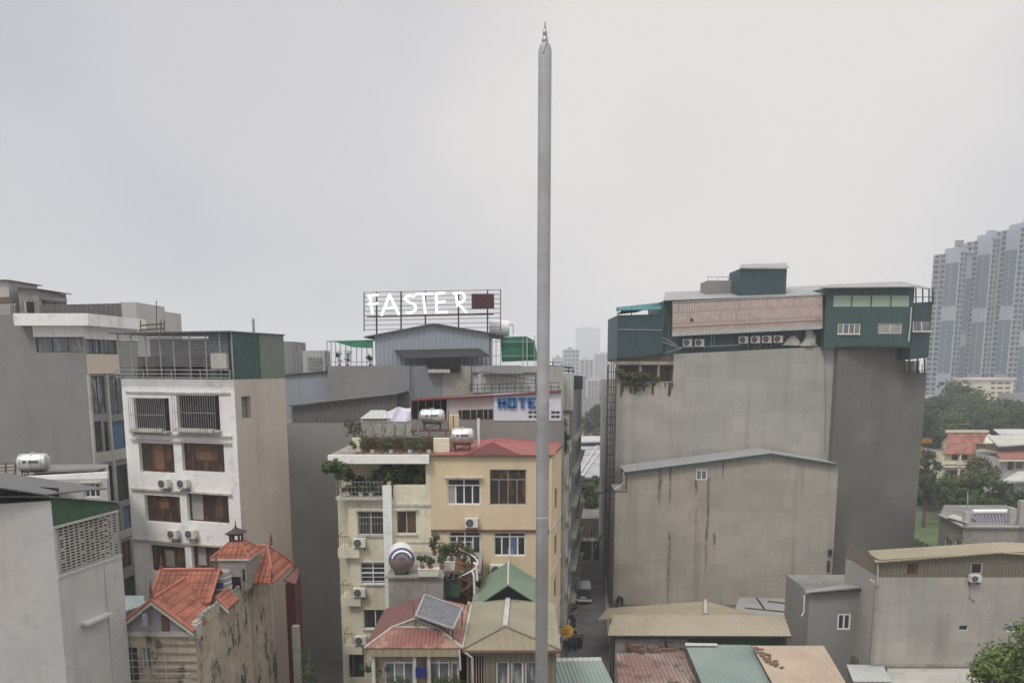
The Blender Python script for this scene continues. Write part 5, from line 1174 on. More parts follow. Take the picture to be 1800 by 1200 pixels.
m = MB(); [Fh.box(m, Fh.uz(x, 1180)[0], Fh.uz(x + 6, 1180)[0], 0, zE - .5, .01, .25) for x in (655, 727 , 752)]; m.build('pillar', 'pale_wall', B)
r = thing('blue_sign', 'small plain dark blue board hanging below the rusty red roof', 'sign', Fh.pt(Fh.uz(741, 1185)[0], Fh.uz(741, 1185)[1], .3)); m = MB(); Fh.box(m, Fh.uz(732, 1175)[0], Fh.uz(751, 1175)[0], Fh.uz(741, 1185)[1], Fh.uz(741, 1167)[1], .3, .36); m.build('board', 'blue_sign', r); m = MB(); [m.bar(Fh.pt(Fh.uz(x, 1160)[0], Fh.uz(x, 1167)[1], .33), Fh.pt(Fh.uz(x, 1160)[0], zE - .4, .33), .02) for x in (735, 748)]; m.build('hanger', 'dark_metal', r)
r = thing('solar_array', 'tilted grey-blue solar panel on the rusty red roof', 'solar panel', P(770, 1085, 39))
q0, q1, q2, q3 = Pz(731, 1084, 12.5), Pz(796, 1107, 12.1), Pz(812, 1071, 12.35), Pz(746, 1047, 12.8)
nn = (q1 - q0).cross(q3 - q0).normalized()
m = MB(); m.hexa([q0, q1, q2, q3], [p + nn * .06 for p in (q0, q1, q2, q3)]); m.build('glass', 'solar_blue', r)
m = MB()
for i in range(11):
    t = i / 10; a, b2 = q0.lerp(q3, t), q1.lerp(q2, t); m.bar(a + nn * .075, b2 + nn * .075, .035 if 0 < i < 10 else .09, nn)
for t in (0, 1): m.bar(q0.lerp(q1, t) + nn * .075, q3.lerp(q2, t) + nn * .075, .08, nn)
m.build('frame', 'galv', r)
m = MB(); [m.bar(p, p - Vector((0, 0, .5 if i < 2 else .9)), .05) for i, p in enumerate((q0, q1, q2, q3))]; m.build('leg', 'dark_metal', r)
r = thing('aerial', 'thin bent wire aerial at the peak of the rusty red roof', 'aerial', rA); m = MB(); m.path([rA, rA + Vector((-.02, 0, .75))], .018); m.path([Pz(748, 1046, 12.4), Pz(752, 1030, 12.6) ], .02); m.build('wire', 'dark_metal', r)
for i, (x, y, s_) in enumerate(((660, 1172, 31), (700, 1195, 32), (775, 1192, 33), (800, 1194, 34))):
    vine('shrub', ['hanging leaves at the left corner under the rusty red roof', 'bushy green shrub below the left windows of the rusty red roof house', 'pale green shrub below the blue board', 'dark shrub by the downpipe at the bottom of the picture'][i], [(*P(x + dx, y + dy, 35.2), .4, .8) for dx, dy in ((-12, 0), (0, -4), (12, 2), (4, 8))], 260, .09, (('foliage', ('leaf_mid', 'leaf_mid', 'leaf_bright', 'leaf_dark')[i]),), s_, [[P(x, y + 60, 35.2), P(x, y, 35.2)]], 'shrub')

# ================================================================== KHAKI ROOF HOUSE
zE = 11.2; e1, e2 = Pz(812, 1141, zE), Pz(986, 1141, zE); Ybk = 44
r1 = Pz(888, 1100, 12.2); Ybk = 41.8; r2 = P(893, 1052, Ybk)
e3, e4 = Vector((P(975, 1050, Ybk).x, Ybk, zE)), Vector((P(822, 1050, Ybk).x, Ybk, zE))
fp = [(e1.x + .2, e1.y + .35), (e2.x - .2, e2.y + .35), (e3.x - .2, 45), (e4.x + .2, 45)]
B = Bld('khaki_roof_house', 'house under a khaki ribbed roof with a raised green gable vent', 'house', fp, 0, zE - .08, 'brown_sheet')
B.win(0, (823, 1152, 851, 1215), nx=6, frame='pink_mesh', pane='void_dark', fw=.035)
for a, b2 in ((872, 895), (898, 920), (923, 946)): B.win(0, (a, 1163, b2, 1215), nx=1, frame='white_frame', pane='glass_pale', fw=.08)
B = B.done()
m = MB(); m.slab([e1, e2, r1], .06); rf = m.build('roof', 'khaki_plain', B)
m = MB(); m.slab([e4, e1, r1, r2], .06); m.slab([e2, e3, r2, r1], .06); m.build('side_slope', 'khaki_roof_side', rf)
m = MB(); [m.tube(a, b2, .05, 6) for a, b2 in ((e1, r1), (e2, r1))]; m.build('hip_caps', 'brown_sheet', rf)
m = MB(); m.bar(r1 + Vector((0, 0, .04)), r2 + Vector((0, 0, .04)), .26, ht=.08); m.build('ridge_caps', 'concrete_light', rf)
pk = P(893, 1027, 41.6); gl, gr = P(840, 1062, 41.6), P(948, 1062, 41.6); pkb, glb, grb = (Vector((p.x, 46.5, p.z + .05)) for p in (pk, gl, gr))
m = MB(); m.slab([gl, pk, pkb, glb], .07); m.slab([pk, gr, grb, pkb], .07); vt = m.build('gable_vent', 'green_gable', B)
m = MB(); k = [Vector((gl.x + .1, 42.0, gl.z - .1)), Vector((gr.x - .1, 42.0, gr.z - .1)), Vector((pk.x, 42.0, pk.z - .1))]; lo = [Vector((k[0].x, 42, zE)), Vector((k[1].x, 42, zE))]
pl = [lo[0], lo[1], k[1], k[2], k[0]]; m.hexa(pl, [p + Vector((0, .1, 0)) for p in pl]); m.build('dark_opening', 'green_dark', vt)
m = MB(); m.tube(pk, pkb, .07, 6); m.bar(pkb, pkb + Vector((0, 0, .9)), .05); m.bar(pkb + Vector((.2, 0, 0)), pkb + Vector((.25, 0, .8)), .04); m.build('ridge_caps', 'concrete_light', vt)
m = MB(); FE = Fac((e1.x, e1.y), (e2.x, e2.y)); FE.box(m, 0, FE.len, zE - .17, zE - .06, .04, -.04); m.build('gutter', 'rail_rust', B)
m = MB(); m.path([FE.pt(.15, zE - .12, .08), FE.pt(.5, zE - .4, .05), FE.pt(.55, zE - 2.5, .05)], .05, 8); m.build('downpipe', 'concrete_light', B)
# ================================================================== ALONG THE LANE
def sidebld(name, label, px0, px1, Y0, Y1, ytop, wall, back=8, wins=(), roofm='roof_concrete', ztop=None, pw='glass_dark'):
    a, b2 = XY(px0, 900, Y0), XY(px1, 900, Y1); zt = ztop or ZZ(px0, ytop, Y0)
    B = Bld(name, label, 'building', [(a[0] - back, Y0), a, b2, (b2[0] - back, Y1)], 0, zt, wall, roofm)
    F = B.F[1]; n = max(1, int((zt - 3) / 3.3))
    for k in range(n):
        for (f0, f1) in wins: B.win(1, (F.len * f0, F.len * f1, 1.3 + k * 3.3, 3.1 + k * 3.3), px=False, nx=2, frame='grey_frame', pane=pw)
    B.done(); return B
B = sidebld('lane_house', 'narrow brownish house squeezed behind the yellow building on the lane', 986, 991, 58.2, 62, 742, 'warm_grey', wins=((.3, .7),))
B = sidebld('lane_house', 'tall white-grey house on the left of the lane with small balconies', 991, 999, 62.2, 70, 738, 'pale_wall', wins=((.1, .3), (.55, .75)), pw='glass_dark')
F = B.F[1]; 
for k in range(6):
    m = MB(); F.box(m, F.len * .05, F.len * .4, .9 + k * 3.3, 1.1 + k * 3.3, .003, .45); F.box(m, F.len * .05, F.len * .4, 1.1 + k * 3.3, 1.9 + k * 3.3, .4, .45); m.build('balcony', 'concrete_light', B.root)
vine('climbing_plant', 'green climber hanging down the white-grey lane house', [(*P(993, y, 62.0), .35, 1.6) for y in (745, 765, 778, 788)] + [(*P(997, 768, 62), .3, 1)], 260, .12, (('foliage', 'leaf_mid'), ('dark_foliage', 'leaf_dark')), 14)
B = sidebld('lane_block', 'grey-green tower block at the far left side of the lane, topped by a pale box', 1004, 1020, 72, 92, 722, 'mid_grey', back=10, wins=((.05, .2), (.3, .45), (.55, .7), (.8, .95)), ztop=ZZ(1012, 680, 80))
F = B.F[1]; z = B.z1
r = B.root; m = MB(); p, q = P(930, 700, 71.9), P(1008, 700, 71.9); m.box(p.x, q.x, 71.6, 76, z - 2, ZZ(990, 656, 71.9)); m.build('pale_box', 'pale_sheet', r)
m = MB(); m.box(q.x, q.x + .9, 72, 78, z + .003, ZZ(1010, 660, 74)); m.build('roof_room', 'dark_metal', r)
m = MB()
for i in range(6): F.box(m, 0, F.len, 1.0 + i * 3.3, 1.25 + i * 3.3, .003, .5)
m.build('floor_band', 'concrete', r)
r = thing('rooftop_rail', 'dark roof frame with rails on top of the pale box by the pole', 'railing', P(985, 656, 73)); m = MB(); m.bar(P(962, 650, 73), P(1010, 652, 73), .12); m.bar(P(962, 643, 73), P(1008, 646, 73), .16); m.bar(P(962, 636, 73), P(988, 637, 73), .06); [m.bar(P(x, 656, 73), P(x, y, 73), .1) for x, y in ((972, 636), (988, 640), (999, 644), (1007, 650))]; m.build('bars', 'dark_metal', r)
# end of the lane: gate, low roofs
r = thing('gate', 'green sheet-metal gate with a white centre post closing the end of the lane', 'gate', P(1042, 990, 93)); m = MB(); p, q = P(1018, 970, 93), P(1068, 970, 93)
m.box(p.x, q.x, 93, 93.15, .02, 2.35); m.build('leaf_panel', 'green_sheet', r); m = MB(); c = P(1041, 970, 92.9); m.box(c.x - .1, c.x + .1, 92.85, 93.25, 0, 2.6); m.build('post', 'white_wall', r); m = MB(); m.box(p.x - .1, q.x + .1, 92.9, 93.2, 2.36, 2.46); m.build('top_rail', 'dark_metal', r)
B = Bld('low_house', 'low tan-roofed house with reddish walls at the end of the lane', 'house', quadfp(XY(1018, 960, 97), XY(1076, 960, 97), 8), 0, 4.6, 'brick_old'); B.win(0, (1038, 930, 1046, 945), nx=2, frame='white_frame'); B = B.done()
m = MB(); m.slab([P(1012, 948, 95.6), P(1058, 952, 95.6), P(1056, 938, 99), P(1012, 934, 99)], .1); m.slab([P(1040, 915, 98), P(1080, 916, 98), P(1078, 908, 104), P(1046, 908, 104)], .1); m.build('roof', 'khaki_plain', B)
m = MB(); p, q = P(1045, 930, 99), P(1077, 930, 99); m.box(p.x, q.x, 99, 104, 4.61, ZZ(1060, 915, 99)); m.build('upper_wall', 'brick_old', B)
r = thing('utility_mast', 'tall dark lattice mast with rungs at the corner of the right-hand wall', 'mast', (P(1072, 900, 78.5).x, 78.5, 0))
cx = P(1072, 900, 78.5).x; m = MB(); zt_ = ZZ(1072, 628, 78.5)
for dx in (-.42, -.1, .12, .42): m.bar((cx + dx, 78.5, 0), (cx + dx, 78.5, zt_ - abs(dx) * 2), .07)
for dx in (-.42, .42): m.bar((cx + dx, 79.3, 0), (cx + dx, 79.3, zt_ - 1), .07)
m.build('upright', 'dark_metal', r); m = MB()
for i in range(30): z = 1 + i * .8; m.bar((cx - .42, 78.5, z), (cx + .42, 78.5, z), .05); m.bar((cx - .42, 79.3, z), (cx + .42, 79.3, z), .04)
m.build('rung', 'dark_metal', r)
m = MB(); [m.bar(P(x, 640 + 70 * k, 78), P(x, 640 + 70 * k + 40, 78), .12) for k, x in enumerate((1069, 1074, 1068, 1075))]; m.build('cable_box', 'dark_metal', r)
m = MB(); [m.path([P(x, 670 + 4 * i, 78.4), P(x - 18, 700 + 4 * i, 100)], .02) for i, x in enumerate((1066, 1070))]; m.build('cable', 'dark_metal', r)
for i, (a_, b2, sag, lb) in enumerate(((P(1068, 905, 78), P(1004, 1010, 60), 1.2, 'black cable bundle sagging across the lane from the mast to the yellow building corner'), (P(1070, 860, 78), P(1022, 845, 90), .8, 'thin cables strung from the mast to the lane-side tower block'), (P(1067, 930, 78), P(1030, 945, 96), .8, 'cables running from the mast toward the gate at the lane end'))):
    r = thing('overhead_cable', lb, 'cable', a_)
    for k in range(3):
        m = MB(); pts = [a_.lerp(b2, t / 10) + Vector((0, 0, -(sag + .25 * k) * 4 * (t / 10) * (1 - t / 10) + .12 * k)) for t in range(11)]; m.path(pts, .028, 5); m.build('wire', 'dark_metal', r)
# van
def van(label, x, y, rz):
    r = thing('van', label, 'van', (0, 0, 0)); L2, W, H = 2.1, .85, 1.75
    m = MB(); prof = [(-L2, .35), (-L2, 1.0), (-L2 + .12, 1.72), (L2 - 1.25, 1.76), (L2 - .62, 1.12), (L2 - .05, .92), (L2, .38)]
    m.hexa([(-W * (.98 if z < 1.2 else .86), y_, z) for y_, z in prof], [(W * (.98 if z < 1.2 else .86), y_, z) for y_, z in prof]); body = m.build('body', 'car_grey', r)
    m = MB(); m.hexa([(-.7, -L2 + .0, 1.05), (.7, -L2 + .0, 1.05), (.62, -L2 + .1, 1.6), (-.62, -L2 + .1, 1.6)], [(-.7, -L2 - .03, 1.05), (.7, -L2 - .03, 1.05), (.62, -L2 + .06, 1.6), (-.62, -L2 + .06, 1.6)]); m.build('rear_window', 'car_glass', r)
    m = MB()
    for s in (-1, 1): m.hexa([(s * .87, -1.7, 1.1), (s * .87, 1.2, 1.1), (s * .79, .75, 1.6), (s * .79, -1.65, 1.6)], [(s * .8, -1.7, 1.1), (s * .8, 1.2, 1.1), (s * .74, .75, 1.6), (s * .74, -1.65, 1.6)])
    m.build('side_window', 'car_glass', r); m = MB(); m.hexa([(-.7, .95, 1.68), (.7, .95, 1.68), (.76, 1.42, 1.2), (-.76, 1.42, 1.2)], [(-.7, .98, 1.72), (.7, .98, 1.72), (.76, 1.46, 1.23), (-.76, 1.46, 1.23)]); m.build('windscreen', 'car_glass', r)
    for sx in (-1, 1):
        for yy in (-1.35, 1.35):
            m = MB(); m.tube((sx * .7, yy, .32), (sx * .88, yy, .32), .32, 16); wh = m.build('wheel', 'tyre', r); m = MB(); m.tube((sx * .87, yy, .32), (sx * .9, yy, .32), .18, 12); m.build('rim', 'galv', wh)
        m = MB(); m.box(sx * .72 - .1, sx * .72 + .1, -L2 - .03, -L2 + .02, .85, 1.1); m.build('tail_light', 'red_paint', r)
    m = MB(); m.box(-.86, .86, -L2 - .1, -L2 + .02, .36, .6); m.box(-.8, .8, L2 - .02, L2 + .08, .36, .6); m.build('bumper', 'white_steel', r)
    m = MB(); m.box(-.25, .25, -L2 - .04, -L2 - .0, .72, .88); m.build('number_plate', 'board_white', r)
    r.location = (x, y, .02); r.rotation_euler = (0, 0, rz); return r
q = Pz(1027, 1058, 0); van('grey van with a pale rear bumper parked on the left side of the lane', q.x, q.y + 1.2, R(-5))
mb = [(1003, 1140), (1010, 1136), (1016, 1139), (1000, 1131), (1022, 1134), (1008, 1128), (1012, 1060), (1014, 1040), (1086, 1064), (1092, 1052), (1074, 1006), (1076, 994), (1006, 1085), (1008, 1097), (1011, 1072), (1090, 1060)]
lbs = ['motorbike nearest the yellow round sign, front of the parked row', 'second motorbike of the row below the yellow round sign', 'third motorbike of the row below the yellow round sign', 'motorbike directly beneath the yellow round sign', 'motorbike at the right end of the row below the yellow round sign', 'motorbike at the back of the row below the yellow round sign', 'motorbike just left of the grey van', 'motorbike ahead of the grey van along the left wall', 'motorbike against the foot of the gable wall, nearer one', 'motorbike against the foot of the gable wall, farther one', 'motorbike at the far right of the lane near the mast, nearer one', 'motorbike at the far right of the lane near the mast, farther one', 'motorbike in the middle of the row along the left wall, between van and yellow sign', 'motorbike just above the yellow round sign along the left wall', 'motorbike right behind the grey van beside the left wall', 'motorbike third in line at the foot of the gable wall']
for i, (x, y) in enumerate(mb): q = Pz(x, y, 0); place('motorbike', 'motorbike', lbs[i], 'motorbike', (q.x, q.y, .02), R([80, 95, 70, 100, 85, 60][i % 6]), 1.0, 'motorbikes parked along the lane')
r = thing('round_sign', 'round yellow sign on a bracket at the foot of the yellow building', 'sign', P(997, 1135, 52)); c = P(996.5, 1109, 52); m = MB(); m.tube(c, c + Vector((.02, .08, 0)), .47, 24); m.build('disc', 'yellow_sign', r); m = MB(); m.tube(c + Vector((0, -.004, 0)), c + Vector((0, .09, 0)), .44, 24); 
m = MB(); m.bar(c + Vector((-.3, -.02, -.16)), c + Vector((.3, -.02, -.16)), .06); [m.bar(c + Vector((x, -.02, .0)), c + Vector((x, -.02, .12)), .05) for x in (-.22, -.08, .06, .2)]; m.build('dark_marks', 'rail_rust', r)
m = MB(); m.bar(c + Vector((0, .1, .3)), c + Vector((-1.2, .1, .3)), .05); m.bar(c + Vector((0, .1, -.4)), Vector((c.x, c.y + .1, 0)), .06); m.build('sign_arm', 'dark_metal', r)
# teal roof at bottom
r = thing('teal_shed', 'low shed with a teal ribbed roof and pale ridge at the bottom beside the pole', 'shed', (P(1015, 1180, 46).x, 46, 0))
z1_ = 6.6; pa, pb, pc, pd = Pz(968, 1162, z1_), Pz(1058, 1160, z1_), Pz(1085, 1215, z1_ - .6), Pz(962, 1215, z1_ - .6)
m = MB(); m.slab([pd, pc, pb, pa], .06); m.build('roof', 'teal_roof', r); m = MB(); m.slab([pa, pb, pb + Vector((0, .6, -.02)), pa + Vector((0, .6, -.02))], .08); m.build('ridge', 'pale_sheet', r)
m = MB(); m.box(pa.x + .1, pb.x - .1, pd.y + .3, pa.y + .4, 0, z1_ - .75); m.build('wall', 'pale_wall', r)

# ================================================================== RIGHT: GABLE WALL, TALL WALLS AND ROOF SHEDS
Y = 75; A = XY(1080, 950, Y); C = XY(1466, 950, Y); zt = ZZ(1100, 862, Y)
B = Bld('gable_wall_building', 'broad blank grey-tan gable wall streaked with dark drips, one tiny window', 'building', quadfp(A, C, 4.5), 0, zt, 'gable_wall', rev=.15).done()
F = Fac(A, C); u0 = F.uz(1103, 850)[0]
pts = [(1103, 862), (1466, 862), (1466, 819), (1352, 798), (1103, 830)]
w0 = F.rect(1224, 823, 1243, 843); m = MB()
zf = lambda px, py: F.uz(px, py)
P0 = [(u0, zt + .003), (w0[0], zt + .003), (w0[0], w0[3]), zf(1223, 815), zf(1103, 830)]
top1, top2 = zf(1224, 816), zf(1243, 813)
F.poly(m, [(u0, zt + .003), (w0[0], zt + .003), top1 if False else (w0[0], top1[1]), zf(1103, 830)], 0, -4.5)
F.poly(m, [(w0[0], zt + .003), (w0[1], zt + .003), (w0[1], w0[2]), (w0[0], w0[2])], 0, -4.5); F.poly(m, [(w0[0], w0[3]), (w0[1], w0[3]), (w0[1], top2[1]), (w0[0], top1[1])], 0, -4.5)
F.poly(m, [(w0[1], zt + .003), (F.len, zt + .003), (F.len, zf(1466, 817)[1]), zf(1352, 796), (w0[1], top2[1])], 0, -4.5); m.build('upper_wall', 'gable_wall', B)
make_window(F, w0, B, frame='white_frame', pane='glass_grey', nx=2, tr=.8, fw=.09, rev=.1)
m = MB(); a_, p_, b_2 = zf(1098, 830), zf(1353, 797), zf(1471, 816); o = .35
for (q, s_) in ((a_, p_), (p_, b_2)): m.slab([F.pt(q[0], q[1] + .12, o), F.pt(s_[0], s_[1] + .12, o), F.pt(s_[0], s_[1] + .12, -4.4), F.pt(q[0], q[1] + .12, -4.4)], .1)
ro = m.build('roof', 'grey_sheet', B); m = MB(); [m.bar(F.pt(q[0], q[1] - .02, .36), F.pt(s_[0], s_[1] - .02, .36), .12, ht=.2) for q, s_ in ((a_, p_), (p_, b_2))]; m.build('verge_trim', 'green_sheet', ro)
m = MB(); F.box(m, -.1, u0, zt, zt + .1, .12, -4); m.box(A[0] + .75, A[0] + 1.1, Y + .2, Y + .5, zt + .11, zt + 1.6); m.build('ledge', 'concrete', B)
m = MB(); u, z = zf(1177, 960); m.path([F.pt(u, z + .8, .06), F.pt(u, z, .06), F.pt(u - .05, zf(1177, 1058)[1], .06)], .06, 6); m.build('drain_pipe', 'concrete', B)
m = MB(); u, _ = zf(1457, 970); F.box(m, u - .1, u + .25, zf(1457, 975)[1], zf(1457, 965)[1], .003, .2); F.box(m, u - .1, u + .1, zf(1457, 1003)[1], zf(1457, 985)[1], .003, .2); m.build('wall_box', 'dark_metal', B)
r = thing('ladder', 'small ladder standing in the notch at the left end of the gable roof', 'ladder', P(1099, 858, 74.7)); m = MB(); [m.bar(P(x, 860, 75.6), P(x, 828, 75.6), .08) for x in (1096, 1101)]; [m.bar(P(1096, y, 75.6), P(1101, y, 75.6), .07) for y in (835, 842, 850)]; m.bar(P(1080, 860, 75.2), P(1096, 848, 75.2), .06); m.build('rails', 'white_steel', r)
# tall wall
Y2 = 80; A = XY(1083, 720, Y2); C = XY(1463, 720, Y2); zt = ZZ(1130, 672, Y2)
B = Bld('tall_wall_building', 'tall blank grey-tan wall with a weedy balcony notch, under the pink screen', 'building', quadfp(A, C, 14), 0, zt, 'grey_render').done()
F = Fac(A, C); m = MB(); u1 = F.uz(1184, 650)[0]; F.poly(m, [(u1, zt + .003), (F.len, zt + .003), (F.len, F.uz(1462, 608)[1]), (u1, F.uz(1184, 622)[1])], 0, -14); m.build('upper_wall', 'grey_render', B)
m = MB(); F.box(m, .0, u1 - .003, zt, zt + .1, .05, -14); m.build('floor', 'concrete', B)
m = MB(); F.box(m, .1, u1 - .01, zt + .1, ZZ(1130, 640, Y2), -1.6, -1.7); m.build('notch_wall', 'clutter_brown', B); m = MB(); F.box(m, 0, u1 - .01, ZZ(1130, 634.9, Y2), ZZ(1130, 624, Y2), -.3, -8); m.build('notch_ceiling', 'clutter_brown', B); m = MB(); rd = random.Random(5)
for i in range(16): u = F.uz(rd.uniform(1088, 1180), 670)[0]; F.box(m, u, u + rd.uniform(.1, .35), zt - rd.uniform(.2, 1.6), zt + .1, .004 + i * .002, .02 + i * .002)
m.build('hanging_roots', 'dry_stain', B)
m = MB(); [F.box(m, F.uz(x, 650)[0], F.uz(x + 4, 650)[0], zt + .1, ZZ(1130, 636, Y2), -.1, -.25) for x in (1083, 1124, 1156)]; F.box(m, 0, u1 - .01, ZZ(1130, 641, Y2), ZZ(1130, 635, Y2), .05, -1.7); m.build('notch_frame', 'concrete', B)
vine('dry_weeds', 'dry brown weeds spilling over the notch in the tall wall', [(*P(x, y, Y2 - .2), rr, .8) for x, y, rr in ((1092, 655, .5), (1102, 660, .6), (1114, 662, .6), (1127, 660, .6), (1140, 663, .5), (1120, 672, .5), (1132, 676, .4), (1100, 672, .4), (1155, 666, .35), (1122, 684, .25))], 900, .13, (('foliage', 'leaf_dry'), ('brown_foliage', 'leaf_dry'), ('green_foliage', 'leaf_mid')), 31)
m = MB()
# darker wall right
A3 = (C[0] + .004, 79.4); C3 = XY(1618, 800, 82); zt3 = ZZ(1530, 655, 80.5)
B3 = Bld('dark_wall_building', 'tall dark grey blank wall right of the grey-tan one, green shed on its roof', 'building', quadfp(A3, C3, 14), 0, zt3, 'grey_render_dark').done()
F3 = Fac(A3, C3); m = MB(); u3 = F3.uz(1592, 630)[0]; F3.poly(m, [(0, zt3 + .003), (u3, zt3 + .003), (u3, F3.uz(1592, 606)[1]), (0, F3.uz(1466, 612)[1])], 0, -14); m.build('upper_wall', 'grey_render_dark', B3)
zb = ZZ(1320, 617, Y2)
# left green shed
r = thing('green_shed', 'teal-green sheet shed with a sagging turquoise canopy at the left roof corner', 'shed', P(1120, 632, Y2))
p, q = P(1085, 590, Y2), P(1166, 590, Y2); m = MB(); m.hexa([(p.x, Y2 - .1, ZZ(1085, 630, Y2)), (q.x, Y2 - .1, ZZ(1166, 622, Y2)), (q.x, Y2 + 8, ZZ(1166, 622, Y2)), (p.x, Y2 + 8, ZZ(1085, 630, Y2))], [(p.x, Y2 - .1, ZZ(1085, 554, Y2)), (q.x, Y2 - .1, ZZ(1166, 552, Y2)), (q.x, Y2 + 8, ZZ(1166, 552, Y2)), (p.x, Y2 + 8, ZZ(1085, 554, Y2))]); m.build('wall', 'teal_dark', r)
m = MB(); m.bar(P(1085, 579, Y2 - .15), P(1164, 580, Y2 - .15), .08); m.build('trim_line', 'galv', r)
m = MB(); m.slab([P(1083, 545, Y2 - .5), P(1163, 543, Y2 - .5), P(1163, 531, Y2 + 4), P(1083, 540, Y2 + 4)], .08); m.slab([P(1085, 552, Y2 - .3), P(1120, 548, Y2 - .3), P(1163, 532, Y2 + 2), P(1100, 540, Y2 + 2)], .05); m.build('canopy', 'teal_canopy', r)
m = MB(); [m.bar(P(x, 554, Y2), P(x, 542, Y2), .08) for x in (1086, 1110, 1140, 1162)]; m.build('post', 'teal_dark', r)
m = MB(); [m.bar(P(1164, 592, Y2 - .5), P(1190, 607, Y2 - .5), .06), m.bar(P(1164, 600, Y2 - .5), P(1197, 612, Y2 - .5), .06), m.bar(P(1168, 620, Y2 - .5), P(1198, 612, Y2 - .5), .06)]; m.build('brace', 'galv', r)
# main shed
r = thing('long_green_shed', 'long green shed behind the pink ribbed screen along the roof', 'shed', P(1310, 615, Y2))
p, q = P(1166, 560, Y2 + .4), P(1452, 560, Y2 + .4); m = MB(); zA, zB = ZZ(1166, 528, Y2), ZZ(1450, 517, Y2); y0, y1 = Y2 + .5, Y2 + 9
m.hexa([(p.x + .004, y0, ZZ(1170, 624, Y2)), (q.x, y0, ZZ(1450, 609, Y2)), (q.x, y1, ZZ(1450, 609, Y2)), (p.x + .004, y1, ZZ(1170, 624, Y2))], [(p.x + .004, y0, zA), (q.x, y0, zB), (q.x, y1, zB), (p.x + .004, y1, zA)]); m.build('wall', 'green_sheet', r)
m = MB(); m.slab([(p.x - .2, y0 - .9, zA), (q.x, y0 - .9, zB), (P(1450, 500, y1).x, y1, zB + 1.85), (P(1169, 510, y1).x, y1, zA + 1.7)], .08); m.build('roof', 'grey_sheet', r)
m = MB(); Fq = Fac((P(1182, 550, Y2 - .6).x, Y2 - .6), (P(1447, 550, Y2 - .6).x, Y2 - .6)); Fq.ppoly(m, [(1182, 589), (1446, 576), (1446, 518), (1182, 531)], 0, .05); m.build('pink_screen', 'pink_mesh', r)
m = MB()
for k in (0, 1, 4):
    ya, yb = 589 - k * 14.5, 576 - k * 14.5; m.bar(P(1182, ya, Y2 - .7), P(1446, yb, Y2 - .7), .08 if k in (0, 4) else .05)
m.build('screen_frame', 'pale_wall', r); m = MB(); rd = random.Random(17)
for i in range(62):
    x = 1185 + i * 4.22
    for (ya, yb) in ((547, 535), (567, 553)):
        if rd.random() < .12: continue
        o_ = rd.uniform(-1, 1.5); m.bar(P(x, ya + 1 - (x - 1182) * .049 + o_, Y2 - .66), P(x, yb - 1 - (x - 1182) * .049, Y2 - .66), .12, (0, 1, 0), .05)
m.build('slats', 'pink_slat', r)
m = MB(); Fq.ppoly(m, [(1181, 591), (1443, 578), (1443, 571), (1181, 584)], .07, .15); m.build('lower_strip', 'pale_sheet', r)
m = MB(); m.tube(P(1216, 562, Y2 - .73), P(1216, 562, Y2 - .6), .16, 10); m.build('round_hole', 'void_dark', r)
m = MB(); p2, q2 = P(1300, 500, Y2 + 1), P(1382, 500, Y2 + 1); m.box(p2.x, q2.x, Y2 + 1, Y2 + 5, ZZ(1340, 522, Y2 + 1), ZZ(1340, 472, Y2 + 1)); hb = m.build('hoist_room', 'teal_dark', r)
m = MB(); zz = ZZ(1340, 472, Y2 + 1); m.slab([(p2.x - .1, Y2 + .8, zz + .06), (q2.x + .15, Y2 + .8, zz + .12), (P(1382, 463, Y2 + 5.2).x, Y2 + 5.2, zz + 1.15), (P(1302, 464, Y2 + 5.2).x, Y2 + 5.2, zz + 1.0)], .08); m.build('roof', 'grey_sheet', hb)
m = MB(); p2, q2 = P(1243, 500, Y2 + 4), P(1302, 500, Y2 + 4); m.box(p2.x, q2.x, Y2 + 4, Y2 + 7, ZZ(1270, 518, Y2 + 4), ZZ(1270, 493, Y2 + 4)); m.build('grey_room', 'clutter_grey', r)
m = MB(); m.bar(P(1243, 487, Y2 + 4), P(1300, 487, Y2 + 4), .06); [m.bar(P(x, 494, Y2 + 4), P(x, 485, Y2 + 4), .05) for x in (1245, 1262, 1280, 1298)]; m.build('rail', 'galv', r)
m = MB(); m.bar(P(1190, 611, Y2 - .1), P(1300, 606, Y2 - .1), .07); m.path([P(1450, 612, Y2 - .1), P(1452, 700, Y2 - .1), P(1450, 795, Y2 - .1)], .05); m.bar(P(1250, 608, Y2 - .1), P(1250, 590, Y2 - .1), .05); m.bar(P(1255, 608, Y2 - .1), P(1255, 590, Y2 - .1), .05); m.build('pipe', 'galv', r)
for i, (x, y) in enumerate(((1208, 611), (1229, 611), (1306, 606), (1327, 605.5), (1347, 605), (1367, 604.5))):
    q = P(x, y, Y2 + .1); place('air_conditioner', 'air_conditioner', ['leftmost air conditioner under the pink screen, seen side-on', 'second air conditioner from the left under the pink screen', 'first of four close-set air conditioners under the pink screen', 'second of four close-set air conditioners under the pink screen', 'third of four close-set air conditioners under the pink screen', 'fourth of four close-set air conditioners under the pink screen'][i], 'air conditioner', q, R(-4), (1.15, 1, 1.25), 'air conditioners under the pink screen')
r = thing('rock_garden', 'small pale rockwork peak standing on the wall top at the right of the air conditioners', 'rockwork', P(1420, 608, Y2 - .1)); m = MB(); c = P(1421, 608, Y2 + .1); rd = random.Random(2); rings = []
for k, (rr_, h) in enumerate(((.8, 0), (.72, .5), (.62, 1.0), (.5, 1.5), (.42, 2.0), (.2, 2.4))): rings.append([c + Vector((rr_ * math.cos(a * .785) * rd.uniform(.65, 1.25), rr_ * .5 * math.sin(a * .785), h)) for a in range(8)])
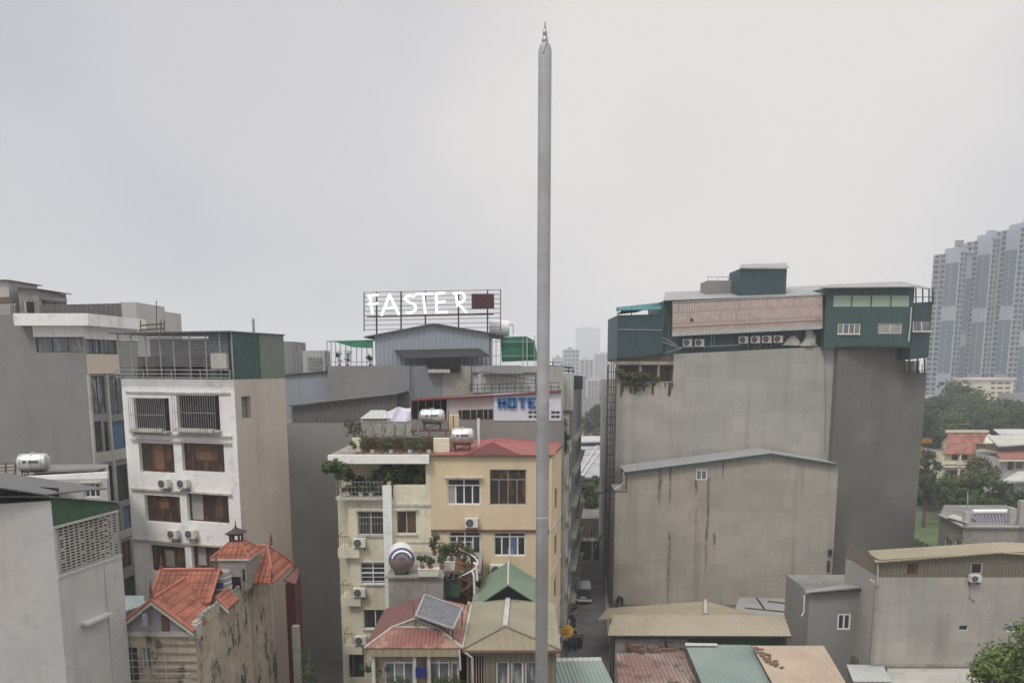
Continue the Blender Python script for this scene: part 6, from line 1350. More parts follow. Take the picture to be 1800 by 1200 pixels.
loft(m, rings); c2 = P(1393, 607, Y2 + .1); loft(m, [[c2 + Vector((rr_ * math.cos(a * .785) * rd.uniform(.8, 1.2), .3 * math.sin(a * .785), h + rd.uniform(-.1, .1))) for a in range(8)] for rr_, h in ((.9, 0), (.8, .4), (.5, .8), (.15, .95))]); m.build('rock', 'concrete_light', r)
# right green shed
r = thing('green_rooftop_storey', 'two-level green sheet storey with pale blinds above small windows, right of the pink screen', 'shed', P(1530, 612, 79.6))
FA = Fac((P(1451, 560, 79.1).x, 79.1), (P(1604, 560, 79.1).x, 79.1)); q = FA
m = MB(); hs = [FA.rect(1473, 569, 1512, 587), FA.rect(1544, 568, 1585, 586), FA.rect(1463, 517, 1601, 541)]
z0 = FA.uz(1530, 610)[1]; z1 = FA.uz(1530, 505)[1]; FA.wall(m, 0, FA.len, z0, z1, hs, .12); m.build('wall', 'green_sheet', r, recalc=False)
m = MB(); FA.poly(m, [(0, z0 - .1), (FA.len, z0 + .2), (FA.len, z0 + .21), (0, z0)], 0, -8); a0, b0 = FA.pt(FA.len - .01, z0, -.01), FA.pt(FA.len - .01, z0, -8); m.box(a0.x - .15, a0.x, a0.y, a0.y + 8, z0, z1); m.box(FA.A.x, FA.A.x + .15, a0.y, a0.y + 8, z0, z1); m.build('side_wall', 'green_sheet_side', r)
make_window(FA, hs[0], r, nx=4, frame='white_frame', pane='glass_grey', rev=.12, sill=.12, fw=.08); make_window(FA, hs[1], r, nx=2, frame='white_frame', pane='curtain', rev=.12, fw=.05)
wn = make_window(FA, hs[2], r, nx=4, frame='green_sheet', pane='blind_green', rev=.12, fw=.12)
zt = z1; m = MB(); e = [P(1442, 506, 78.5), P(1606, 505, 78.5), P(1642, 511, 78.5), P(1642, 511, 87), P(1590, 495, 85), P(1450, 503, 87)]
m.slab([P(1442, 505, 78.4), P(1606, 503, 78.4), P(1585, 494.5, 83.5), P(1455, 500, 85)], .1); m.slab([P(1606, 503, 78.4), P(1642, 509, 80), P(1625, 503, 87), P(1585, 494.5, 83.5)], .1); m.build('roof', 'grey_sheet', r)
m = MB(); pa, pb = P(1605, 560, 79.5), P(1637, 560, 80.5); FB = Fac((pa.x, 79.5), (pb.x, 80.5))
FB.poly(m, [(0, FB.uz(1605, 632)[1]), (FB.len, FB.uz(1636, 628)[1]), (FB.len, FB.uz(1636, 530)[1]), (0, FB.uz(1605, 532)[1])], 0, -3); m.build('right_panel', 'teal_dark', r)
m = MB(); [m.bar(P(x, 535, 80), P(x, 506, 80), .1) for x in (1610, 1622, 1633, 1640)]; m.bar(P(1605, 522, 80), P(1640, 522, 80), .06); m.build('post', 'dark_metal', r)
m = MB(); FB.box(m, *[FB.uz(x, 573)[0] for x in (1606, 1634)], FB.uz(1620, 582)[1], FB.uz(1620, 565)[1], .01, .05); sw = m.build('side_window', 'glass_grey', r); m = MB(); m.bar(P(1604, 582.5, 79.3), P(1636, 582.5, 80.3), .12); [m.bar(P(x, 582, 79.5), P(x, 565, 79.5), .07) for x in (1605, 1620)]; m.build('frame', 'white_frame', sw)
m = MB(); m.path([P(1602, 540, 78.9), P(1600, 575, 78.9), P(1597, 600, 78.9)], .05, 6); m.build('downpipe', 'white_steel', r)
r = thing('balcony_railing', 'small railed corner ledge below the green storey, by the blue towers', 'railing', P(1612, 656, 81)); m = MB()
for x in range(1591, 1631, 5): m.bar(P(x, 657, 81), P(x, 640 if x % 2 else 652, 81), .06)
m.bar(P(1590, 652, 81), P(1630, 651, 81), .07); [m.bar(P(x, 656, 81.5), P(x, 628, 81.5), .12) for x in (1598, 1613, 1625)]; m.build('bars', 'dark_metal', r)
m = MB(); [m.box(P(x, 645, 82).x, P(x + 12, 645, 82).x, 82, 82.3, ZZ(1600, 655, 82), ZZ(1600, 634, 82)) for x in (1590, 1604)]; m.build('back_panel', 'pale_sheet', r)

# ================================================================== LOWER RIGHT ROOFS
r = thing('market_shed', 'wide low shed with layered khaki ribbed roofs in front of the gable wall', 'shed', (P(1240, 1100, 58).x, 58, 0))
ze = 4.6; e1, e2, h1, h2 = Pz(1068, 1116, ze), Pz(1391, 1117, ze), Pz(1078, 1080, ze + .6), Pz(1378, 1080, ze + .6)
m = MB(); m.slab([e1, e2, h2, h1], .07); m.build('front_roof', 'khaki_roof', r)
gz = 5.1; a1, a2, a3, a4, a5 = P(1051, 1088, 59.3), P(1240, 1081, 59.3), P(1425, 1117, 59.3), P(1240, 1056, 68), P(1068, 1070, 68)
m = MB(); m.slab([P(1051, 1088, 60), P(1238, 1079, 60), P(1238, 1056, 66), P(1068, 1068, 66)], .08); m.slab([P(1242, 1079, 60), P(1425, 1118, 60), P(1400, 1098, 66), P(1242, 1056, 66)], .08); m.build('rear_roof', 'khaki_plain', r)
m = MB(); m.bar(P(1240, 1078, 59.9), P(1240, 1054, 66), .25, ht=.15); m.build('ridge', 'concrete_light', r)
m = MB(); y_ = e1.y + .5; m.box(e1.x + .5, e2.x - .3, y_, y_ + .15, 0, ze - .12); m.build('front_wall', 'green_plain', r)
m = MB(); m.box(e1.x + .7, e2.x - .5, y_ + .2, y_ + 2, 0, ze - .7); m.build('hall', 'clutter_brown', r)
m = MB(); m.bar(e1 + Vector((0, .0, -.08)), e2 + Vector((0, 0, -.08)), .12); [m.bar(e1 + Vector((x, .15, 0)), Vector((e1.x + x, e1.y + .15, 0)), .1) for x in (.3, 4.5, 9, 13.6)]; m.build('gutter', 'dark_metal', r)
r = thing('rubble_roof', 'grey ribbed roof scraps and junk between the khaki shed and the small grey house', 'roof', P(1400, 1095, 63)); m = MB(); m.slab([P(1290, 1075, 66), P(1420, 1090, 66), P(1412, 1052, 73), P(1300, 1049, 73)], .08); m.build('sheet', 'grey_sheet', r); m = MB(); [m.bar(P(a, b2, 65), P(c, d, 66), .12) for a, b2, c, d in ((1310, 1068, 1412, 1078), (1350, 1056, 1415, 1064), (1404, 1055, 1414, 1085), (1330, 1050, 1345, 1072))]; m.build('beam', 'clutter_brown', r)
m = MB(); [m.bar((P(x, 1075, 70).x, 70, 0), P(x, 1062, 70), .15) for x in (1300, 1405)]; m.build('post', 'dark_metal', r)
r = thing('rusty_roof_shed', 'low shed under a badly rusted ribbed roof at the bottom of the picture', 'shed', (P(1130, 1180, 52).x, 52, 0)); z_ = 3.6
a, b2, c, d = Pz(1083, 1148, z_), Pz(1202, 1143, z_), Pz(1236, 1225, z_ - .3), Pz(1088, 1225, z_ - .3); m = MB(); m.slab([d, c, b2, a], .06); m.build('roof', 'rust_roof', r)
m = MB(); m.hexa([(d.x + .1, d.y + .2, 0), (c.x - .1, c.y + .2, 0), (b2.x - .1, b2.y - .1, 0), (a.x + .1, a.y - .1, 0)], [(d.x + .1, d.y + .2, z_ - .45), (c.x - .1, c.y + .2, z_ - .45), (b2.x - .1, b2.y - .1, z_ - .15), (a.x + .1, a.y - .1, z_ - .15)]); m.build('wall', 'brick_old', r)
m = MB(); rd = random.Random(8)
for i in range(18): p = Pz(rd.uniform(1100, 1215), rd.uniform(1133, 1150), z_); m.box(p.x, p.x + rd.uniform(.2, .9), p.y, p.y + .3, z_ - .1, z_ + rd.uniform(.1, .5))
m.build('debris', 'rail_rust', r)
m = MB(); p, q = Pz(1083, 1140, 3.6), Pz(1206, 1132, 3.6); m.box(p.x, q.x, p.y + .5, p.y + .7, 0, 4.2); m.build('back_wall', 'concrete', r)
r = thing('junk_heap', 'heap of rusty scrap in the gap left of the teal roof', 'junk', Pz(1218, 1180, 2.2)); m = MB()
for i in range(46): p = Pz(rd.uniform(1204, 1240), rd.uniform(1146, 1210), 2.4); s = rd.uniform(.08, .3); m.hexa([p + Vector((-s, -s, -2.4)), p + Vector((s, -s * .5, -2.4)), p + Vector((s * .8, s, -2.4)), p + Vector((-s, s, -2.4))], [p + Vector((-s * .7, -s * .3, s)), p + Vector((s * .9, -s, s * .3)), p + Vector((s, s * .4, s)), p + Vector((-s * .4, s, s * .5))])
m.build('scrap', 'clutter_brown', r)
def roofshed(name, label, cat, pts, z, mat, wall='brick_old', t=.07, zs=None):
    zs = zs or [z] * len(pts); q = [Pz(x, y, zz) for (x, y), zz in zip(pts, zs)]; c = sum(q, Vector()) / len(q); r = thing(name, label, cat, (c.x, c.y, 0))
    m = MB(); m.slab(q, t); m.build('roof', mat, r); m = MB(); k = [c + (p - c) * .93 for p in q]; m.hexa([(p.x, p.y, 0) for p in k], [(p.x, p.y, p.z - t - .06) for p in k]); m.build('wall', wall, r); return r, q
r, q = roofshed('teal_roof_shed', 'low shed with a flat pale teal sheet roof beside the tan roof', 'shed', ((1240, 1215), (1362, 1215), (1320, 1133), (1204, 1131)), 4.1, 'teal_roof', zs=[3.9, 3.9, 4.2, 4.2])
m = MB(); m.slab([Pz(1205, 1134, 4.32), Pz(1262, 1134, 4.32), Pz(1260, 1130, 4.34), Pz(1204, 1129, 4.34)], .04); m.build('pale_patch', 'pale_sheet', r)
r, q = roofshed('tan_roof_shed', 'low shed with a smooth tan sheet roof, peeling at its left edge', 'shed', ((1366, 1215), (1496, 1215), (1448, 1134), (1322, 1134)), 4.4, 'tan_roof', zs=[4.2, 4.2, 4.5, 4.5])
m = MB(); rd = random.Random(6)
for i in range(40): t = rd.random(); x, y = 1322 + t * 38 + rd.uniform(0, 16), 1137 + t * 36; p = Pz(x, y, 4.5 - t * .1); s = rd.uniform(.06, .2); m.slab([p + Vector((-s, -s, .02)), p + Vector((s, -s * .6, .03)), p + Vector((s, s, .02)), p + Vector((-s * .7, s * .5, .025))], .02)
m.build('peeling_flakes', 'rail_rust', r)
# small grey house
Y = 56; A = XY(1420, 1100, Y); C = XY(1537, 1100, Y); D0 = XY(1411, 1035, 61); zt = ZZ(1480, 1041, Y)
B = Bld('small_grey_house', 'small dark grey rendered house with one white double window', 'house', quadfp(A, C, 5), 0, zt, 'warm_grey'); B.win(0, (1472, 1078, 1495, 1106), nx=2, frame='white_frame', pane='glass_dark', fw=.12, rev=.1); B.done()
m = MB(); m.slab([P(1416, 1041, Y - .3), P(1540, 1028, Y - .3), P(1526, 1013, 61), P(1410, 1020, 61)], .12); m.build('roof', 'grey_sheet', B.root); F = Fac(A, C); m = MB(); F.poly(m, [(0, zt + .003), (F.len, zt + .003), (F.len, F.uz(1537, 1030)[1]), (0, F.uz(1420, 1042)[1] + .02)], 0, -.15); m.build('upper_wall', 'warm_grey', B.root)
m = MB(); m.bar(F.pt(-.05, zt + .05, .38), F.pt(F.len, F.uz(1537, 1030)[1], .38), .1); m.build('gutter', 'dark_metal', B.root); m = MB(); m.path([P(1414, 1045, Y - .3), P(1413, 1075, Y - .3), P(1409, 1082, Y - .3)], .05); m.build('downpipe', 'white_steel', B.root)
# long house with khaki roof
Y = 53; A = XY(1541, 1080, Y); C = (A[0] + 14, Y); zt = ZZ(1600, 1014, Y)
B = Bld('long_grey_house', 'long grey-rendered house with a brown metal upper band and khaki roof', 'house', quadfp(A, C, 5.5), 0, zt, 'grey_render', rev=.12)
B.win(0, (1685, 1098, 1702, 1108), nx=1, frame='trim', pane='glass_dark'); B.win(0, (1770, 1098, 1791, 1110), nx=2, frame='white_frame', pane='blue_curtain'); B = B.done(); F = Fac(A, C)
zt2 = F.uz(1800, 969)[1]; hs = [F.rect(1595, 989, 1614, 1009), F.rect(1707, 989, 1727, 1008)]
m = MB(); ub = F.len; zq = F.uz(1600, 984)[1]; F.wall(m, 0, ub, zt + .003, zq, hs, .12); F.poly(m, [(0, zq), (ub, zq), (ub, zt2), (F.uz(1760, 968)[0], F.uz(1760, 970)[1]), (0, zq + .01)], 0, -.1); sb = m.build('metal_band', 'brown_sheet', B, recalc=False)
m = MB(); m.poly([(A[0], Y, zt), (A[0], Y, zq), (A[0], Y + 5.5, zq), (A[0], Y + 5.5, zt)]); m.build('end_wall', 'brown_sheet', B)
make_window(F, hs[0], B, frame='brown_frame', pane='glass_brown', nx=3, rev=.12); make_window(F, hs[1], B, frame='trim', pane='void_dark', nx=1, rev=.12)
m = MB(); R0, R1, R2 = P(1539, 987, Y - .35), P(1760, 970, Y - .35), P(1830, 974, Y - .35); m.slab([R0, R1, P(1760, 952, 59), P(1526, 967, 59)], .1); m.slab([R1, P(1960, 985, Y - .35), P(1960, 962, 59), P(1760, 952, 59)], .1); m.build('roof', 'khaki_plain', B)
m = MB(); m.path([P(1543, 990, Y - .2), P(1543, 1028, Y - .2), P(1530, 1018, Y + .6)], .06); m.build('downpipe', 'concrete_light', B)
m = MB(); F.box(m, 0, F.len, ZZ(1600, 1170, Y), ZZ(1600, 1166, Y), .003, .12); F.box(m, -.25, -.003, 0, zt - .3, .1, -.2); m.build('base_trim', 'concrete', B)
q = P(1713, 1022, Y - .25); place('air_conditioner', 'air_conditioner', 'air conditioner under the dark square window of the brown metal band', 'air conditioner', q + Vector((0, 0, -.08)), 0, (.95, 1, .85), 'air conditioners on outside walls')
m = MB(); m.path([P(1706, 1026, Y - .05), P(1704, 1050, Y - .05), P(1714, 1056, Y - .05)], .03); m.build('stain_pipe', 'concrete', B)
r, q = roofshed('concrete_annex', 'low concrete annex along the foot of the long grey house', 'annex', ((1558, 1225), (1735, 1225), (1706, 1174), (1560, 1172)), 2.4, 'concrete_light', 'concrete')
r, q = roofshed('grey_roof_shed', 'tiny shed with a streaky pale roof at the bottom between tan roof and annex', 'shed', ((1500, 1197), (1568, 1197), (1552, 1168), (1488, 1167)), 2.6, 'pale_sheet', 'concrete')
m = MB(); rd = random.Random(12)
r = thing('junk_heap', 'dark scrap pile at the corner between the small and the long grey house', 'junk', P(1535, 1155, 54)); 
for i in range(24): p = Pz(rd.uniform(1500, 1552), rd.uniform(1148, 1160), 2.0); s = rd.uniform(.08, .28); m.hexa([p + Vector((-s, -s, -2)), p + Vector((s, -s * .5, -2)), p + Vector((s, s, -2)), p + Vector((-s, s, -2))], [p + Vector((-s * .7, -s * .3, s)), p + Vector((s * .9, -s, s * .3)), p + Vector((s, s * .4, s)), p + Vector((-s * .4, s, s * .5))])
m.build('scrap', 'clutter_brown', r)
# concrete terrace house right
Y = 72; A = XY(1693, 940, Y); C = (A[0] + 12, Y); A0 = XY(1650, 930, 78); zt = ZZ(1740, 927, Y)
B = Bld('terrace_roof_house', 'old concrete house with a flat roof terrace holding solar heaters, right edge', 'house', [A0, A, C, (C[0], 84), XY(1656, 930, 84)], 0, zt, 'concrete', parapet=0)
B.win(0, (1660, 946, 1672, 962), nx=2, frame='white_frame'); B.win(0, (1678, 948, 1688, 962), nx=2, frame='white_frame'); B = B.done()
m = MB(); Fs = [Fac(A0, A), Fac(A, C)]; [f.box(m, 0, f.len - .0, zt, zt + .15, .25, -.3) for f in Fs]; Fs[1].box(m, 0, Fs[1].len, zt - 2.0, zt - 1.85, .003, .2); m.build('cornice', 'concrete', B)
m = MB(); [m.box(P(x, 915, 73.5).x, P(x + 9, 915, 73.5).x, 73.5, 74, zt, ZZ(x, y, 73.5)) for x, y in ((1696, 900), (1775, 893), (1792, 880))]; m.bar(P(1701, 902, 73.7), P(1701, 865, 73.7), .08); m.build('chimney', 'concrete_light', B)
m = MB(); m.slab([P(1665, 908, 75), P(1700, 918, 73), P(1700, 905, 80), P(1680, 900, 81)], .1); m.build('roof_sheet', 'concrete_light', B)
r = thing('solar_heater', 'solar water heater with a white tank tube above dark panels on the concrete terrace', 'solar heater', P(1742, 925, 74)); m = MB(); m.tube(P(1709, 899, 75.8), P(1776, 899, 75.8), .26, 14); m.build('tank', 'white_steel', r)
q0, q1, q2, q3 = P(1722, 926, 73.6), P(1774, 926, 73.6), P(1774, 903, 75.6), P(1708, 903, 75.6); m = MB(); m.slab([q0, q1, q2, q3], .08); m.build('collector', 'solar_purple', r); m = MB()
for i in range(12): t = i / 11; m.bar(q0.lerp(q1, t) + Vector((0, 0, .03)), q3.lerp(q2, t) + Vector((0, 0, .03)), .05)
for i in range(5): t = i / 4; m.bar(q0.lerp(q3, t) + Vector((0, 0, .03)), q1.lerp(q2, t) + Vector((0, 0, .03)), .05)
m.build('frame', 'galv', r)

# ================================================================== FAR RIGHT: VILLAS, TREES, TOWERS
m = MB(); p = [Pz(1600, 975, 0.004), Pz(1668, 975, .004), Pz(1668, 905, .004), Pz(1600, 905, .004)]; m.poly([(v.x, v.y, .02) for v in p]); 
rd = random.Random(3)
for i in range(1500):
    x = rd.uniform(p[0].x, p[1].x); y = rd.uniform(p[0].y, p[2].y); s = .12; a = rd.uniform(0, 3); m.add([(x - s * math.cos(a), y - s * math.sin(a), .02), (x + s * math.cos(a), y + s * math.sin(a), .02), (x + .05, y, .45)], [(0, 1, 2)])
tag(m.build('grass', 'grass', recalc=False), kind='stuff')
# villa 1
Y = 140; A = XY(1654, 800, Y); C = XY(1722, 800, Y); ze = ZZ(1690, 796, Y)
B = Bld('red_roof_villa', 'cream villa with a tall faded red roof and open balcony among the trees', 'villa', quadfp(A, C, 11), 0, ze, 'cream_wall', rev=.6)
B.win(0, (1673, 798, 1686, 808), nx=2, frame='brown_frame'); B.win(0, (1690, 798, 1702, 808), nx=2, frame='brown_frame'); B.win(0, (1710, 792 + 6, 1716, 812), nx=1, frame='brown_frame'); B.win(0, (1662, 826, 1700, 840), nx=4, frame='trim')
B = B.done(); F = Fac(A, C); m = MB(); zr = ZZ(1690, 759, 145); rl, rr_ = P(1666, 760, 145).x, P(1736, 760, 145).x
zm, ym = ZZ(1690, 780, 141.5), 142
m.slab([F.pt(-.3, ze, 1), F.pt(F.len * .8, ze, 1), (P(1716, 780, ym).x, ym, zm), (P(1665, 780, ym).x, ym, zm)], .2); m.slab([(P(1665, 780, ym).x, ym, zm), (P(1726, 780, ym).x, ym, zm), (rr_, 145, zr), (rl, 145, zr)], .2); ro = m.build('roof', 'villa_tiles', B)
m = MB(); m.slab([(rl - .3, 144.7, zr + .2), (rr_, 144.7, zr + .2), (rr_ + 2.5, 151, zr - 4.2), (rl, 151, zr - 4)], .3); m.build('rear_slope', 'roof_concrete', ro)
m = MB(); m.bar((rl - .5, 144.8, zr + .15), (rr_, 144.8, zr + .15), .5); m.build('ridge_beam', 'cream_wall', ro)
m = MB(); m.hexa([(rl + .3, 142.4, ze), (rr_ + 1.5, 142.4, ze), (rr_ + 1.5, 150, ze), (rl + .3, 150, ze)], [(rl + .3, 143, zm), (rr_ + .5, 143, zm), (rr_ + .5, 145, zr - .4), (rl + .3, 145, zr - .4)]); m.build('gable_wall', 'cream_wall', B)
m = MB(); F.box(m, -.3, F.len * .72, ZZ(1680, 815, Y), ZZ(1680, 809, Y), .8, .0); F.box(m, -.3, F.len * .75, ZZ(1680, 820, Y), ZZ(1680, 817, Y), 1, 0); m.build('balcony', 'cream_wall', B)
m = MB(); F.box(m, -.3, .1, 0, ze, 1, .6); F.box(m, 3.0, 3.3, 0, ze, 1, .6); m.build('column', 'cream_wall', B)
# villa 2
Y = 132; A = XY(1757, 830, Y); C = (A[0] + 12, Y); ze = ZZ(1790, 806, Y); B = Bld('red_band_villa', 'two-tier villa with narrow red tiled eaves at the right edge', 'villa', quadfp(A, C, 9), 0, ze, 'pale_wall', rev=.5); B.win(0, (1771, 808, 1782, 826), nx=1, frame='trim'); B.win(0, (1786, 808, 1797, 824), nx=2, frame='trim', pane='glass_grey'); B = B.done()
F = Fac(A, C); m = MB(); z1 = ZZ(1790, 793, Y + 2); m.slab([F.pt(-.8, ze, 1), F.pt(F.len, ze, 1), F.pt(F.len, z1, -2.5), F.pt(.6, z1, -2.5)], .2); ro = m.build('roof', 'villa_tiles', B); m = MB(); m.slab([F.pt(-.8, ze - .05, 1.1), F.pt(F.len, ze - .05, 1.1), F.pt(F.len, ze - .05, .5), F.pt(-.8, ze - .05, .5)], .3); m.build('fascia', 'cream_wall', ro)
m = MB(); F.box(m, 1.2, F.len, z1 - .1, ZZ(1790, 785, Y + 2), -2.6, -8); m.build('upper_storey', 'clutter_brown', B); m = MB(); z2 = ZZ(1790, 783, Y + 2); m.slab([F.pt(.3, z2, -1.6), F.pt(F.len, z2 + .8, -1.6), F.pt(F.len, z2 + 1.5, -9), F.pt(3.0, z2 + 1.2, -9)], .25); m.build('upper_roof', 'concrete_light', B)
m = MB(); m.slab([P(1760, 845, 118), P(1830, 845, 118), P(1830, 826, 126), P(1790, 828, 126)], .2); lo = m.build('porch_roof', 'concrete_light', B); m = MB(); p = P(1768, 850, 120); m.box(p.x, p.x + 8, 119, 126, 0, 5.2); m.build('porch_wall', 'pale_wall', B)
# villa 3 grey roofs
Y = 152; A = XY(1752, 790, Y); C = (A[0] + 15, Y); B = Bld('grey_roof_villa', 'villa with steep pale grey roofs behind the two-tier one', 'villa', quadfp(A, C, 9), 0, ZZ(1780, 796, Y), 'mid_grey').done(); F = Fac(A, C); z0, z1 = B and ZZ(1780, 796, Y), ZZ(1780, 757, Y + 3)
m = MB(); m.slab([F.pt(-.8, z0, .8), F.pt(6.5, z0, .8), F.pt(5, z1 - .8, -3), F.pt(2.6, z1 - .8, -3)], .2); m.slab([F.pt(1.8, z1 - .6, -2.2), F.pt(F.len, z1 - .6, -2.2), F.pt(F.len, z1 + .3, -4), F.pt(1.5, z1 + .3, -4)], .2); m.slab([F.pt(6.5, z0, .8), F.pt(F.len, z0, .8), F.pt(F.len, z1 - 1, -3), F.pt(5, z1 - .8, -3)], .2); m.build('roof', 'pale_sheet', B)
m = MB(); F.box(m, 3.6, 8, z0 + .3, z1 - 1.2, 1, .2); m.build('dormer', 'dark_metal', B)
# trees right
TR = [(1632, 735, 150, 26, 'leaf_far', 'hazy tree just right of the dark wall, below the towers'), (1660, 720, 210, 40, 'leaf_far', 'large dark tree at the foot of the left blue tower'), (1690, 700, 240, 46, 'leaf_dark', 'tallest dark tree against the blue towers'), (1712, 712, 200, 38, 'leaf_mid', 'greener tree right of the tallest dark one'), (1740, 728, 190, 34, 'leaf_mid', 'broad tree in front of the white five-storey block'), (1775, 726, 200, 36, 'leaf_far', 'tree right of the white five-storey block'), (1800, 730, 195, 34, 'leaf_dark', 'tree at the right edge of the skyline wood'), (1640, 752, 170, 26, 'leaf_dark', 'dark tree left of the red roofed villa'), (1670, 744, 180, 30, 'leaf_mid', 'tree crown just behind the red roofed villa'), (1715, 742, 185, 32, 'leaf_dark', 'tree behind the right gable of the red roofed villa'), (1755, 748, 175, 26, 'leaf_dark', 'tree between the two villas'), (1648, 690 + 30, 260, 34, 'leaf_far', 'distant tree at the base of the left blue tower'),
      (1634, 800, 128, 22, 'leaf_dark', 'dark tree under the orange-flowering one'), (1630, 846, 112, 26, 'leaf_dark', 'bushy tree left below the red roofed villa'), (1668, 850, 118, 30, 'leaf_mid', 'tree in front of the red roofed villa balcony'), (1702, 850, 112, 26, 'leaf_mid', 'tree screening the lower right corner of the red roofed villa'), (1728, 822, 116, 34, 'leaf_dry', 'pale brownish tree between the villas'), (1735, 848, 108, 32, 'leaf_mid', 'green tree above the solar heater'), (1765, 862, 105, 30, 'leaf_dark', 'dark tree right above the solar heater'), (1690, 872, 98, 30, 'leaf_dark', 'dark tree behind the terrace chimneys'), (1655, 868, 128, 30, 'leaf_mid', 'bushy tree above the grass patch'), (1632, 880, 126, 26, 'leaf_dark', 'dark tree against the edge of the dark grey wall'), (1725, 880, 92, 26, 'leaf_mid', 'low tree just behind the solar heater'), (1795, 872, 94, 28, 'leaf_dark', 'tree at the right edge above the concrete terrace')]
for i, (x, y, D, wpx, mt_, lb) in enumerate(TR):
    wpx *= 1.2; p = P(x, y - wpx * .5, D); rad = wpx * D / FPX; h = max(3.5, p.z)
    hz = min(.85, max(.45, 1 - 2.2 * rad / h)); tree('tree', lb, (p.x, p.y, 0), h, rad, mt_, 1700, .06 * rad + .11, 12, 200 + i, group='trees around the villas', crown0=min(.7, hz))
p = P(1632, 762, 133); tree('flowering_tree', 'tree covered in orange-yellow flowers at the edge of the dark grey wall', (p.x, p.y, 0), p.z, 1.9, 'leaf_orange', 500, .26, 6, 301, crown0=.62)
p = P(1760, 1120, 38); t = tree('tree', 'bright green leafy tree in the bottom right corner', (P(1812, 1200, 37).x, 37, 0), 12.4, 2.7, 'leaf_bright', 9000, .12, 30, 302, crown0=.5, sz=.7)
p = P(1700, 1185, 38); tree('tree', 'smaller green tree at the bottom edge left of the corner tree', (P(1752, 1185, 36.5).x, 36.5, 0), 10.3, 1.6, 'leaf_bright', 3500, .11, 14, 303, crown0=.5)
r = vine('shrub', 'straggly green shrub at the foot of the grey wall by the stained house', [(*P(x, y, 42), rr, 1.2) for x, y, rr in ((540, 1150, .3), (543, 1170, .45), (540, 1190, .5), (548, 1195, .4))], 240, .1, (('foliage', 'leaf_mid'),), 33, None, 'shrub')
# towers
def tower(label, x0, x1, ytop, D, turn, seed, floors, W=None, depth=22):
    A, C = XY(x0, 600, D), XY(x1, 600, D + turn); F = Fac(A, C); zt = ZZ((x0 + x1) / 2, ytop, D + turn / 2); fp = quadfp(A, C, depth)
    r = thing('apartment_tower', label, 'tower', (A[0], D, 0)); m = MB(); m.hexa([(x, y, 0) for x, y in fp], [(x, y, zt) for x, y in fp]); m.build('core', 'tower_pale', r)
    fl = zt / floors; sides = [F, Fac(fp[3], fp[0])]; gl = MB(); sl = MB(); bl = MB()
    for si, f in enumerate(sides):
        nb = max(3, int(f.len / 3.4)); bw = f.len / nb
        for j in range(nb):
            strip = (j % 5 in (2, 3)); 
            if strip:
                z = fl * (2 + si * 5)
                while z < zt - 3 * fl:
                    z2 = min(z + fl * 10, zt - 2 * fl); f.box(bl, j * bw + .003, (j + 1) * bw - .003, z, z2, .01, .5 + .1 * (j % 2)); z = z2 + fl * 3
                if j % 5 == 3:
                    for k in range(2, floors - 1, 1): f.box(sl, j * bw - .25, j * bw + .25, k * fl, k * fl + fl * .5, .62, .75)
                continue
            for k in range(1, floors):
                f.box(gl, j * bw + bw * .14, j * bw + bw * .80, k * fl + fl * .22, k * fl + fl * .86, .02, .08)
                if j % 5 in (0, 4): f.box(sl, j * bw + .05, (j + 1) * bw - .05, k * fl - .15, k * fl + fl * .17, .05, 1.0)
                elif j % 2: f.box(sl, j * bw + bw * .1, j * bw + bw * .84, k * fl - .1, k * fl + .1, .05, .6)
            f.box(sl, j * bw - .15, j * bw + .15, 0, zt, .03, .9)
    g = gl.build('window_grid', 'tower_glass', r); g['kind'] = 'stuff'; s = sl.build('balcony_slabs', 'tower_pale', r); s['kind'] = 'stuff'; bl.build('blue_strip', 'tower_blue', r)
    m = MB(); c = F.pt(F.len / 2, zt, -depth / 2); F.box(m, F.len * .12, F.len * .8, zt, zt + 3, -3, -depth + 4); F.box(m, F.len * .3, F.len * .55, zt + 3.003, zt + 5.5, -5, -depth + 7); F.box(m, -.4, F.len + .4, zt - .5, zt + .8, .9, .0); m.build('roof_structure', 'tower_pale', r); return r, F, zt
r, F, zt = tower('left apartment tower with dull blue strips, beside the green rooftop storey', 1674, 1718, 444, 430, 9, 1, 30, depth=15)
m = MB(); p = F.pt(F.len * .22, zt, -4); m.bar(p, p + Vector((0, 0, 5)), .8); m.box(p.x - 2, p.x + 2, p.y - 1, p.y + 1, p.z + 4, p.z + 7); m.build('roof_sign', 'clutter_grey', r)
tower('middle apartment tower stepping up behind the left one', 1728, 1768, 420, 425, 6, 2, 33, depth=15)
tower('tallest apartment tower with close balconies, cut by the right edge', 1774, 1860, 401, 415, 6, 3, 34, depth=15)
Y = 380; A, C = XY(1714, 690, Y), XY(1781, 690, Y + 6)
B = Bld('white_block', 'pale five-storey block in front of the blue-striped towers', 'building', quadfp(A, C, 14), 0, ZZ(1745, 668, Y), 'cream_wall', rev=.5)
for j, (x0, x1) in enumerate(((1742, 1750), (1753, 1764), (1767, 1776))):
    for k in range(5): B.win(0, (x0, 671 + k * 8.6, x1, 675.5 + k * 8.6), nx=1, frame='trim', fw=.15)
B = B.done(); F = Fac(A, C); m = MB(); F.box(m, -.8, F.len + .8, B and ZZ(1745, 668, Y), ZZ(1745, 665, Y), .8, -14); m.build('cornice', 'tan_panel', B)
Bld('low_block', 'low dark-roofed block at the right edge beside the pale five-storey block', 'building', quadfp(XY(1783, 700, 370), XY(1860, 700, 370), 12), 0, ZZ(1790, 692, 370), 'mid_grey').done()
Bld('low_block', 'low pale block peeping over the trees at the foot of the left tower', 'building', quadfp(XY(1630, 700, 330), XY(1652, 700, 330), 12), 0, ZZ(1640, 694, 330), 'pale_wall').done()

